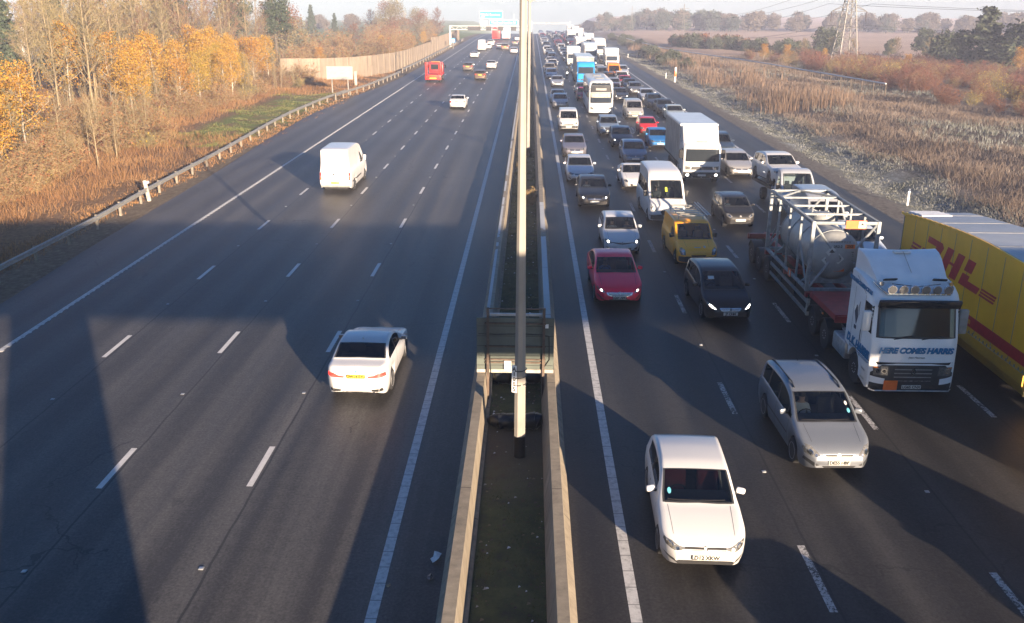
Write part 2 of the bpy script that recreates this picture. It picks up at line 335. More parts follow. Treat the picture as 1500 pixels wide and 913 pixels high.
# ---------------------------------------------------------------- mesh helpers
class MB:
    """collects shapes; .mesh() turns them into ONE mesh with several material slots"""
    def __init__(s): s.v = []; s.f = []; s.mi = []; s.mats = []; s.sm = []
    def slot(s, mat):
        if mat not in s.mats: s.mats.append(mat)
        return s.mats.index(mat)
    def add(s, vs, fs, mat, smooth=False):
        o = len(s.v); k = s.slot(mat)
        s.v.extend([tuple(v) for v in vs])
        for f in fs: s.f.append([i + o for i in f]); s.mi.append(k); s.sm.append(smooth)
        return s
    def box(s, c, d, mat, rot=None, bev=0):
        hx, hy, hz = d[0]/2, d[1]/2, d[2]/2
        if bev <= 0:
            vs = [(x, y, z) for x in (-hx, hx) for y in (-hy, hy) for z in (-hz, hz)]
            fs = [(0, 1, 3, 2), (4, 6, 7, 5), (0, 4, 5, 1), (2, 3, 7, 6), (0, 2, 6, 4), (1, 5, 7, 3)]
        else:
            bm = bmesh.new(); bmesh.ops.create_cube(bm, size=1)
            for v in bm.verts: v.co = Vector((v.co.x*2*hx, v.co.y*2*hy, v.co.z*2*hz))
            bmesh.ops.bevel(bm, geom=bm.edges[:], offset=min(bev, hx*.9, hy*.9, hz*.9), segments=2, affect='EDGES', profile=.5)
            bm.verts.index_update(); vs = [v.co.copy() for v in bm.verts]; fs = [[v.index for v in f.verts] for f in bm.faces]; bm.free()
        if rot is not None:
            m = Euler(rot).to_matrix(); vs = [m @ Vector(v) for v in vs]
        return s.add([(v[0]+c[0], v[1]+c[1], v[2]+c[2]) for v in vs], fs, mat, bev > 0)
    def tube(s, pts, r, n, mat, caps=True, smooth=True, rot=0):
        pts = [Vector(p) for p in pts]; k = len(pts)
        rs = [r]*k if isinstance(r, (int, float)) else r
        vs = []; fs = []; prev = None
        for i, p in enumerate(pts):
            t = (pts[min(i+1, k-1)] - pts[max(i-1, 0)]).normalized()
            if prev is None:
                a = Vector((0, 0, 1)) if abs(t.z) < .9 else Vector((1, 0, 0))
                u = t.cross(a).normalized()
            else:
                u = (prev - t*prev.dot(t)).normalized()
            prev = u; w = t.cross(u)
            for j in range(n):
                a = 2*math.pi*j/n + rot
                vs.append(p + (u*math.cos(a) + w*math.sin(a))*rs[i])
        for i in range(k-1):
            for j in range(n):
                a, b = i*n+j, i*n+(j+1) % n; fs.append((a, b, b+n, a+n))
        if caps: fs.append(tuple(range(n))[::-1]); fs.append(tuple(range((k-1)*n, k*n)))
        return s.add(vs, fs, mat, smooth)
    def prism(s, poly, axis, a0, a1, mat, smooth=False):
        """2D outline pushed along an axis: X -> outline in (y,z), Y -> (x,z), Z -> (x,y)"""
        n = len(poly)
        def P(q, a): return {'X': (a, q[0], q[1]), 'Y': (q[0], a, q[1]), 'Z': (q[0], q[1], a)}[axis]
        vs = [P(q, a0) for q in poly] + [P(q, a1) for q in poly]
        fs = [tuple(range(n)), tuple(range(n, 2*n))[::-1]] + [(i, i+n, (i+1) % n+n, (i+1) % n) for i in range(n)]
        return s.add(vs, fs, mat, smooth)
    def lathe(s, prof, n, mat, axis='X', c=(0, 0, 0), smooth=True):
        """prof: list of (along axis, radius)"""
        vs = []; fs = []
        for a, r in prof:
            for j in range(n):
                t = 2*math.pi*j/n; p, q = r*math.cos(t), r*math.sin(t)
                v = {'X': (a, p, q), 'Y': (p, a, q), 'Z': (p, q, a)}[axis]
                vs.append((v[0]+c[0], v[1]+c[1], v[2]+c[2]))
        for i in range(len(prof)-1):
            for j in range(n):
                a, b = i*n+j, i*n+(j+1) % n; fs.append((a, b, b+n, a+n))
        fs.append(tuple(range(n))); fs.append(tuple(range((len(prof)-1)*n, len(prof)*n)))
        return s.add(vs, fs, mat, smooth)
    def merge(s, me, off=(0, 0, 0)):
        names = [m.name for m in me.materials]
        o = len(s.v); s.v.extend([(v.co.x+off[0], v.co.y+off[1], v.co.z+off[2]) for v in me.vertices])
        for p in me.polygons:
            s.f.append([i+o for i in p.vertices]); s.mi.append(s.slot(names[p.material_index])); s.sm.append(p.use_smooth)
    def mesh(s, name, sharp=38):
        me = bpy.data.meshes.new(name); me.from_pydata(s.v, [], s.f)
        for m in s.mats: me.materials.append(M[m])
        me.polygons.foreach_set("material_index", s.mi); me.polygons.foreach_set("use_smooth", s.sm)
        bm = bmesh.new(); bm.from_mesh(me); bmesh.ops.recalc_face_normals(bm, faces=bm.faces[:]); bm.to_mesh(me); bm.free()
        if any(s.sm) and sharp: me.set_sharp_from_angle(angle=R(sharp))
        me.update(); return me

class Part:
    """a mesh with a name, and its sub-parts"""
    def __init__(s, name, me, subs=None, label=None, color=None): s.name = name; s.me = me; s.subs = subs or []; s.label = label; s.color = color

def link(name, me, parent=None, color=None):
    o = bpy.data.objects.new(name, me); COL.objects.link(o)
    if parent is not None: o.parent = parent
    if color is not None: o.color = color
    return o
def tag(o, label=None, cat=None, group=None, kind=None):
    if label: o["label"] = label
    if cat: o["category"] = cat
    if group: o["group"] = group
    if kind: o["kind"] = kind
    return o
def spawn(name, label, cat, parts, loc=(0, 0, 0), rz=0, group=None, color=None, scale=1.0, rot=None):
    """one thing: an Empty at its base carrying its parts and sub-parts, or one mesh when given a mesh"""
    if isinstance(parts, bpy.types.Mesh): root = link(name, parts, None, color)
    else: root = link(name, None)
    tag(root, label, cat, group)
    if not isinstance(parts, bpy.types.Mesh):
        for p in parts:
            o = link(p.name, p.me, root, p.color or color)
            if p.label: o["label"] = p.label
            for q in p.subs:
                c = link(q.name, q.me, o, q.color or p.color or color)
                if q.label: c["label"] = q.label
    root.location = loc; root.rotation_euler = rot if rot else (0, 0, rz)
    root.scale = (scale,)*3 if isinstance(scale, (int, float)) else scale
    return root
def flat(parts, name):
    """the same thing as ONE mesh, for copies too far off to show their parts"""
    b = MB()
    for p in parts:
        b.merge(p.me)
        for q in p.subs: b.merge(q.me)
    return b.mesh(name)

def pchip(keys):
    xs = [k[0] for k in keys]; ys = [k[1] for k in keys]; n = len(xs)
    h = [xs[i+1]-xs[i] for i in range(n-1)]; d = [(ys[i+1]-ys[i])/h[i] for i in range(n-1)]
    m = [0]*n; m[0] = d[0]; m[-1] = d[-1]
    for i in range(1, n-1):
        m[i] = 0 if d[i-1]*d[i] <= 0 else 3*(h[i-1]+h[i])/((2*h[i]+h[i-1])/d[i-1] + (h[i]+2*h[i-1])/d[i])
    def f(x):
        if x <= xs[0]: return ys[0]
        if x >= xs[-1]: return ys[-1]
        i = max(j for j in range(n-1) if xs[j] <= x)
        t = (x-xs[i])/h[i]
        return ((1+2*t)*(1-t)**2*ys[i] + t*(1-t)**2*h[i]*m[i] + t*t*(3-2*t)*ys[i+1] + t*t*(t-1)*h[i]*m[i+1])
    return f

def text_mesh(name, txt, size, mat, bold=0.0, shear=0.0, depth=.004, align='CENTER', spacing=1.0):
    """lettering standing in the XZ plane, read from -Y"""
    cu = bpy.data.curves.new(name, 'FONT'); cu.body = txt; cu.size = size; cu.align_x = align; cu.align_y = 'CENTER'
    cu.offset = bold; cu.shear = shear; cu.extrude = depth/2; cu.space_character = spacing; cu.resolution_u = 3
    ob = bpy.data.objects.new(name, cu); COL.objects.link(ob)
    bpy.context.view_layer.update()
    me = bpy.data.meshes.new_from_object(ob.evaluated_get(bpy.context.evaluated_depsgraph_get()))
    bpy.data.objects.remove(ob); bpy.data.curves.remove(cu)
    me.transform(Matrix.Rotation(math.pi/2, 4, 'X')); me.materials.clear(); me.materials.append(M[mat]); me.name = name
    return me
def moved(me, loc=(0, 0, 0), rz=0, rx=0):
    me.transform(Matrix.Translation(loc) @ Matrix.Rotation(rz, 4, 'Z') @ Matrix.Rotation(rx, 4, 'X')); return me

def decal(bvh, b, poly, mat, axis='F', off=.007, res=.07, mirror=False):
    """a close-fitting panel: a flat outline laid onto the curved body by rays. F front, B back, S right side, T top"""
    for sgn in ((1, -1) if mirror else (1,)):
        bm = bmesh.new()
        vs = [bm.verts.new((p[0], p[1], 0)) for p in poly]; bm.faces.new(vs)
        bmesh.ops.triangulate(bm, faces=bm.faces[:])
        for _ in range(5):
            es = [e for e in bm.edges if e.calc_length() > res]
            if not es: break
            bmesh.ops.subdivide_edges(bm, edges=es, cuts=1); bmesh.ops.triangulate(bm, faces=bm.faces[:])
        bm.verts.index_update(); out = []; ok = True; last = None
        for v in bm.verts:
            a, c = v.co.x, v.co.y
            if axis == 'F': o, d = Vector((a*sgn, -3, c)), Vector((0, 1, 0))
            elif axis == 'B': o, d = Vector((a*sgn, 30, c)), Vector((0, -1, 0))
            elif axis == 'S': o, d = Vector((3*sgn, a, c)), Vector((-sgn, 0, 0))
            else: o, d = Vector((a*sgn, c, 9)), Vector((0, 0, -1))
            hit, nor, _, _ = bvh.ray_cast(o, d)
            if hit is None:
                hit, nor, _, _ = bvh.find_nearest(o + d*3)
            out.append(hit - d*off)
        b.add(out, [[v.index for v in f.verts] for f in bm.faces], mat, False)
        bm.free()

def bvh_of(me):
    bm = bmesh.new(); bm.from_mesh(me); t = BVHTree.FromBMesh(bm); bm.free(); return t

_wheels = {}
def wheel_parts(r, w=.2, style='alloy'):
    k = (round(r, 3), w, style)
    if k not in _wheels:
        t = MB(); t.lathe([(-w/2, r*.66), (-w/2, r*.93), (-w/2+.03, r), (w/2-.03, r), (w/2, r*.93), (w/2, r*.66)], 22, 'tyre')
        m = MB()
        if style == 'steel':
            m.lathe([(w/2-.02, r*.67), (w/2-.05, r*.55), (w/2-.09, r*.42), (w/2-.02, r*.36), (w/2-.01, r*.05)], 18, 'grey_dirty')
            for i in range(10):
                a = i*math.pi/5; m.box((w/2-.012, r*.29*math.cos(a), r*.29*math.sin(a)), (.03, .035, .035), 'steel')
        else:
            m.lathe([(w/2-.005, r*.68), (w/2-.02, r*.63), (w/2-.09, r*.58), (w/2-.10, r*.04)], 20, 'dark')
            for i in range(5):
                a = i*2*math.pi/5+.3
                m.box((w/2-.035, r*.36*math.cos(a), r*.36*math.sin(a)), (.03, r*.62, r*.19), 'alloy', rot=(a, 0, 0))
            m.lathe([(w/2-.01, r*.69), (w/2+.004, r*.67), (w/2-.03, r*.60)], 20, 'alloy')
            m.lathe([(w/2-.06, r*.15), (w/2-.01, r*.14), (w/2-.005, r*.03)], 12, 'alloy')
        _wheels[k] = (t, m)
    return _wheels[k]
def wheel(x, y, r, w=.2, style='alloy'):
    """a wheel at its hub, sub-parts tyre and rim"""
    t, m = wheel_parts(r, w, style); s = 1 if x > 0 else -1
    def put(src, nm):
        b = MB(); b.mats = list(src.mats); b.mi = list(src.mi); b.sm = list(src.sm); b.f = [list(f) for f in src.f]
        b.v = [(v[0]*s+x, v[1]+y, v[2]+r) for v in src.v]; return b.mesh(nm)
    return Part('wheel', put(t, 'tyre'), [Part('rim', put(m, 'rim'))])

# ---------------------------------------------------------------- cars: a lofted shell with real window openings
def smooth01(t): t = max(0, min(1, t)); return t*t*(3-2*t)
def lerp(a, b, t): return a+(b-a)*t

def make_car(S, glass='glass'):
    L, W = S['L'], S['W']; top = pchip(S['top']); belt = pchip(S['belt']); r = S['r']; ax = S['ax']
    low = S.get('low', .20); tum = S.get('tum', .24); cr, cw = S.get('cr', .75), S.get('cw', .66); rc, rcw = S.get('rc', .4), S.get('rcw', .80)
    ra = r+.06
    pri = {0, L}
    for y in ax:
        for k in range(13): pri.add(y-ra*math.cos(k*math.pi/12))
        pri.add(y-ra-.012); pri.add(y+ra+.012)
    wins = S.get('sw', [])
    for a, b in wins: pri |= {a, b}
    for k in ('cowl', 'wst', 'rr', 'rb'):
        if k in S: pri |= {S[k], S[k]+(.045 if k == 'cowl' else .03 if k == 'rr' else 0), S[k]-(.03 if k in ('wst', 'rb') else 0)}
    for k in (.012, .03, .06, .10, .16, .24): pri |= {k, L-k}
    ys = sorted(y for y in pri if 0 <= y <= L)
    for k in range(45):
        y = L*k/44
        if min(abs(y-q) for q in ys) > .05: ys.append(y)
    ys.sort(); ys = [y for i, y in enumerate(ys) if i == 0 or y-ys[i-1] > .004]
    rings = []
    for y in ys:
        zt = top(y); zb = min(belt(y), zt-.02)
        pl = 1.0
        if y < cr: pl = 1-(1-cw)*((cr-y)/cr)**2.6
        if y > L-rc: pl = min(pl, 1-(1-rcw)*((y-(L-rc))/rc)**2.6)
        hw = W/2*pl
        zl = low
        if y < .35: zl += S.get('fup', .10)*((.35-y)/.35)**2
        if y > L-.35: zl += S.get('rup', .12)*((y-L+.35)/.35)**2
        for q in ax:
            d = abs(y-q)
            if d < ra: zl = max(zl, r+math.sqrt(max(0, ra*ra-d*d)))
        zl = min(zl, zb-.04)
        h = zt-zb; g = smooth01((h-.05)/.22)
        bz = zb-zl
        Hd = [(.955*hw, zb+.3*h), (.93*hw, zb+.55*h), (.90*hw, zb+.75*h), (.85*hw, zt-.10*h), (.80*hw, zt-.085*h), (.43*hw, zt-.015)]
        x4, z4 = .945*hw, zb+.03; z5 = zt-S.get('rail', .105); x5 = x4-tum*max(0, z5-z4)
        er = S.get('er', .05)
        G = [(x4, z4), (x5, z5), (x5-tum*.055-.012, zt-.05), (x5-.03-er, zt-.014), ((x5-.03-er)*.945, zt-.012), ((x5-.03-er)*.5, zt-.003)]
        up = [(lerp(a[0], c[0], g), lerp(a[1], c[1], g)) for a, c in zip(Hd, G)]
        half = [(hw*.93, zl), (hw*.985, zl+.28*bz), (hw, zl+.62*bz), (hw*.972, zb)] + up
        rings.append([(x, y, z) for x, z in half] + [(0, y, zt)] + [(-x, y, z) for x, z in reversed(half)])
    nr = len(rings[0]); vs = [v for q in rings for v in q]
    C = {'body': [], 'pillar': [], 'windscreen': [], 'rear_window': [], 'sr': [], 'sl': []}
    w0 = min(a for a, b in wins) if wins else 0; w1 = max(b for a, b in wins) if wins else 0
    for i in range(len(ys)-1):
        ym = (ys[i]+ys[i+1])/2
        for j in range(nr-1):
            k = j if j <= 9 else 19-j          # row interval k..k+1 on either side
            f = (i*nr+j, i*nr+j+1, (i+1)*nr+j+1, (i+1)*nr+j); key = 'body'
            if k == 4 and any(a <= ym <= b for a, b in wins): key = 'sr' if j < 10 else 'sl'
            elif k == 4 and w0 < ym < w1: key = 'pillar'
            elif k >= 7 and S['cowl'] < ym < S['wst']: key = 'windscreen' if k >= 8 and S['cowl']+.045 < ym < S['wst']-.03 else 'pillar'
            elif k >= 7 and 'rr' in S and S['rr'] < ym < S['rb']: key = 'rear_window' if k >= 8 and S['rr']+.03 < ym < S['rb']-.03 else 'pillar'
            C[key].append(f)
    for base in (0, (len(ys)-1)*nr):
        for j in range(10):
            a, b2, c, d = base+j, base+j+1, base+nr-2-j, base+nr-1-j
            C['body'].append((a, b2, c, d) if b2 != c else (a, b2, d))
    B = MB(); B.add(vs, C['body'], 'paint', True); B.add(vs, C['pillar'], 'trim', True)
    full = MB(); full.add(vs, sum(C.values(), []), 'paint'); bvh = bvh_of(full.mesh('tmp'))
    def prune(b):
        used = sorted({i for f in b.f for i in f}); mp = {o: n for n, o in enumerate(used)}
        b.v = [b.v[i] for i in used]; b.f = [[mp[i] for i in f] for f in b.f]
    # seams of doors and bonnet belong to the shell
    for a, z0, z1 in S.get('seams', []):
        decal(bvh, B, [(a-.005, z0), (a+.005, z0), (a+.005, z1), (a-.005, z1)], 'dark', 'S', .003, .12, True)
    if 'bonnet' in S:
        xb, y0, y1 = S['bonnet']
        decal(bvh, B, [(xb, y0), (xb+.007, y0), (xb*1.06+.007, y1), (xb*1.06, y1)], 'dark', 'T', .003, .15, True)
    for d in S.get('rails', []):
        pass
    prune(B); parts = []
    bs = []
    for nm, key in (('windscreen', 'windscreen'), ('rear_window', 'rear_window'), ('side_window', 'sr'), ('side_window', 'sl')):
        if not C[key]: continue
        g = MB(); inn = [(v[0]*.992, v[1], v[2]-.005) for v in vs]
        g.add(inn, C[key], glass if nm == 'windscreen' else S.get('sglass', glass), True); prune(g)
        bs.append(Part(nm, g.mesh(nm, 0)))
    body = Part('body', B.mesh('body', 42)); parts.append(body); parts += bs
    # floor, wheel wells and sills
    u = MB(); xw = W/2-.26
    u.box((0, L/2, .36), (2*xw, L-.5, .3), 'dark')
    u.box((0, (ax[0]+ax[1])/2, .33), (W*.90, ax[1]-ax[0]-2*ra-.02, .24), 'dark')
    for a, b2 in ((.30, ax[0]-ra), (ax[1]+ra, L-.22)):
        if b2-a > .05: u.box((0, (a+b2)/2, .36), (W*.62, b2-a-.02, .2), 'dark')
    parts.append(Part('underbody', u.mesh('underbody')))
    # cabin
    it = MB(); zb = belt((S['cowl']+S['wst'])/2); yc = S['cowl']+.30; hh = S['H']
    if S.get('cabin', True):
        it.box((0, yc+.12, zb-.10), (W*.80, .55, .20), 'dashboard', bev=.05)
        it.box((0, S['cowl']+.12, zb-.06), (W*.72, .30, .06), 'dashboard')
        ysit = S.get('seaty', S['wst']+.35)
        for sx in (-1, 1):
            m = S.get('seat', 'seat_cloth')
            it.box((sx*.36, ysit, zb-.08), (.48, .16, .62), m, rot=(-.22, 0, 0), bev=.06)
            it.box((sx*.36, ysit+.11, zb+.30), (.27, .10, .18), m, rot=(-.15, 0, 0), bev=.04)
            it.box((sx*.36, ysit-.35, zb-.42), (.5, .55, .14), m, bev=.05)
        if S.get('rear_seat', True): it.box((0, ysit+.95, zb-.10), (W*.68, .16, .60), 'seat_cloth', rot=(-.25, 0, 0), bev=.06)
        it.tube([(-.36+.17*math.cos(t), yc+.36-.05*math.sin(t), zb-.02+.16*math.sin(t)) for t in [k*math.pi/6 for k in range(13)]], .014, 5, 'dark')
    if it.v: parts.append(Part('cabin', it.mesh('cabin')))
    for q in ax:
        for sx in (-1, 1): parts.append(wheel(sx*(W/2-S.get('win', .115)), q, r, .2, S.get('wst_style', 'alloy')))
    # mirrors
    ym = S.get('mirror_y', S['cowl']+.42); zm = belt(ym)+S.get('mirror_dz', .10); xm = W/2*.95
    for sx in (-1, 1):
        b = MB(); th = S.get('mirror_h', .14)
        b.box((sx*(xm+.13), ym, zm), (.20, .10, th), S.get('mirror_mat', 'paint'), rot=(0, sx*.12, -sx*.25), bev=.045)
        b.box((sx*(xm+.02), ym+.01, zm-.05), (.10, .05, .04), 'trim')
        b.box((sx*(xm+.13), ym+.052, zm), (.155, .012, th*.72), 'chrome', rot=(0, sx*.12, -sx*.25))
        parts.append(Part('wing_mirror', b.mesh('wing_mirror')))
    def D(nm, entries, label=None, subs=None):
        """entries: (poly, material, axis, mirror)"""
        done = []
        sides = (1, -1) if any(e[3] for e in entries) else (0,)
        for s in sides:
            b = MB()
            for n, (poly, mat, axis, mir) in enumerate(entries):
                pts = [(p[0]*(s or 1) if axis != 'S' else p[0], p[1]) for p in poly]
                if axis == 'S':
                    tmp = MB(); decal(bvh, tmp, pts, mat, 'S', .006+.003*n, .08, True)
                    h = len(tmp.v)//2; keep = range(0, h) if s >= 0 else range(h, 2*h)
                    fs = [f for f in tmp.f if f[0] in keep]; b.add(tmp.v, fs, mat); 
                else: decal(bvh, b, pts, mat, axis, .006+.003*n, .07)
            prune(b); done.append(Part(nm, b.mesh(nm)))
        return done
    for nm, entries in S.get('panels', []): parts += D(nm, entries)
    # number plates
    for axis, key, mat in (('F', 'plate', 'plate_white'), ('B', 'rplate', 'plate_yellow')):
        if key not in S: continue
        z = S[key][0]; txt = S[key][1]
        o = Vector((0, -3 if axis == 'F' else 30, z)); hit = bvh.ray_cast(o, Vector((0, 1 if axis == 'F' else -1, 0)))[0]
        s = -1 if axis == 'F' else 1
        b = MB(); b.box((0, hit.y+s*.018, z), (.52, .02, .115), mat, bev=.004)
        sub = []
        if txt:
            t = text_mesh('plate_lettering', txt, .118, 'ink', .006, 0, .004, spacing=.96)
            sub = [Part('plate_lettering', moved(t, (0, hit.y+s*.030, z), 0 if s < 0 else math.pi))]
        parts.append(Part('number_plate', b.mesh('number_plate'), sub))
    parts += S.get('extra', [])
    ox = Matrix.Translation((0, -L/2, 0))      # base at the middle of the car
    seen = set()
    for p in parts:
        for q in [p]+p.subs:
            if q.me.name not in seen: q.me.transform(ox); seen.add(q.me.name)
    return parts

def circ(x, z, a, b=None, n=12): return [(x+a*math.cos(2*math.pi*k/n), z+(b or a)*math.sin(2*math.pi*k/n)) for k in range(n)]
def rect(x0, z0, x1, z1): return [(x0, z0), (x1, z0), (x1, z1), (x0, z1)]

# ---------------------------------------------------------------- the kinds of car (y runs from the nose at 0 to the tail)
def sidewins(*a): return list(a)
def lights(out, inn, z0, z1, lit=False, h=None):
    """headlamp outline swept back at its outer end"""
    p = [(inn, z0+.03), (inn-.02, z0+.07), (out-.16, z1), (out-.02, z1+.015), (out, z1-.05), (out-.05, z0+.02), (out-.2, z0-.02)]
    e = [(p, 'lens', 'F', True), (circ(out-.15, (z0+z1)/2+.015, .055), 'chrome', 'F', True)]
    e.append((circ(out-.15, (z0+z1)/2+.015, .042), 'beam_lamp' if lit else 'dark_glass', 'F', True))
    e.append((circ(inn+.09, z0+.055, .035), 'chrome', 'F', True))
    return ('headlight', e)
def badge(z, a=.055, mat='alloy'): return ('badge', [(circ(0, z, a), mat, 'F', False), (circ(0, z, a*.72), 'dark', 'F', False), ([(-a*.5, z+a*.5), (-a*.15, z-a*.55), (a*.15, z-a*.55), (a*.5, z+a*.5), (a*.25, z+a*.5), (0, z-a*.2), (-a*.25, z+a*.5)], mat, 'F', False)])
def grille(w0, w1, z0, z1, chrome=True, bars=1):
    e = [([(-w0, z0), (w0, z0), (w1, z1), (-w1, z1)], 'dark', 'F', False)]
    for k in range(bars):
        z = lerp(z0, z1, (k+.5)/bars); w = lerp(w0, w1, (k+.5)/bars)*.97
        if chrome: e.append(([(-w, z-.009), (w, z-.009), (w, z+.009), (-w, z+.009)], 'chrome', 'F', False))
    return ('grille', e)
def intake(w, z0, z1, fog=True, trim=False):
    e = [([(-w, z0+.02), (-w*.8, z0), (w*.8, z0), (w, z0+.02), (w*1.02, z1), (-w*1.02, z1)], 'dark', 'F', False)]
    return ('air_intake', e)
def fogs(x0, x1, z0, z1, mat='trim', lamp=True):
    e = [([(x0, z0), (x1-.08, z0+.01), (x1, z1), (x0+.06, z1-.02)], mat, 'F', True)]
    if lamp: e.append((circ((x0+x1)/2, (z0+z1)/2, .038), 'lens', 'F', True))
    return ('fog_lamp', e)
def tails(out, inn, z0, z1, axis='B', mat='tail'): return ('tail_light', [([(inn, z0+.03), (out, z0), (out+.02, z1), (inn+.04, z1)], mat, axis, True), (rect(out-.14, z0+.04, out-.05, z0+.08), 'lens', axis, True)])
def rear_set(W, zl0, zl1, zp, d=.0): return [tails(W/2-.04, W/2-.34, zl0, zl1), ('rear_bumper', [([(-W/2+.25, .26), (W/2-.25, .26), (W/2-.2, .36), (-W/2+.2, .36)], 'trim', 'B', False)])]
def handles(ys, z): return ('door_handle', [(rect(y-.09, z-.018, y+.09, z+.018), 'paint', 'S', True) for y in ys])
def screen_trim(S):
    """wipers and the dark strip under the windscreen"""
    y = S['cowl']; w = S['W']*.40
    return ('scuttle', [([(-w, y-.015), (w, y-.015), (w*.96, y+.03), (-w*.96, y+.03)], 'trim', 'T', False),
                        ([(-w*.9, y+.06), (-.05, y+.035), (-.05, y+.055), (-w*.9, y+.085)], 'dark', 'T', False),
                        ([(.0, y+.035), (w*.8, y+.06), (w*.8, y+.085), (.0, y+.055)], 'dark', 'T', False)])

def hatch(**k):
    S = dict(L=4.2, W=1.79, H=1.48, r=.315, ax=(.86, 3.43),
        top=[(0, .50), (.03, .60), (.09, .685), (.22, .76), (.45, .83), (.9, .93), (1.2, .985), (1.30, 1.02), (1.55, 1.17), (2.05, 1.405), (2.4, 1.465), (2.9, 1.48), (3.45, 1.44), (3.74, 1.37), (3.95, 1.16), (4.10, .98), (4.15, .84), (4.2, .60)],
        belt=[(0, .47), (.1, .62), (.3, .72), (.7, .83), (1.3, .93), (2.4, .96), (3.6, 1.0), (4.1, .90), (4.2, .58)],
        cowl=1.24, wst=2.02, rr=3.76, rb=4.05, sw=[(1.78, 2.52), (2.60, 3.32), (3.38, 3.62)], mirror_y=1.72,
        seams=[(1.42, .35, .88), (2.56, .30, .93), (3.2, .55, .95)], bonnet=(.62, .32, 1.18),
        plate=(.46, ''), rplate=(.80, ''))
    S.update(k)
    pn = [lights(.80, .44, .585, .73, S.get('lit')), grille(.42, .45, .60, .655), intake(.62, .27, .36), fogs(.64, .80, .30, .40), badge(.635),
          screen_trim(S)] + rear_set(S['W'], .80, .95, .8)
    S.setdefault('panels', pn); return S

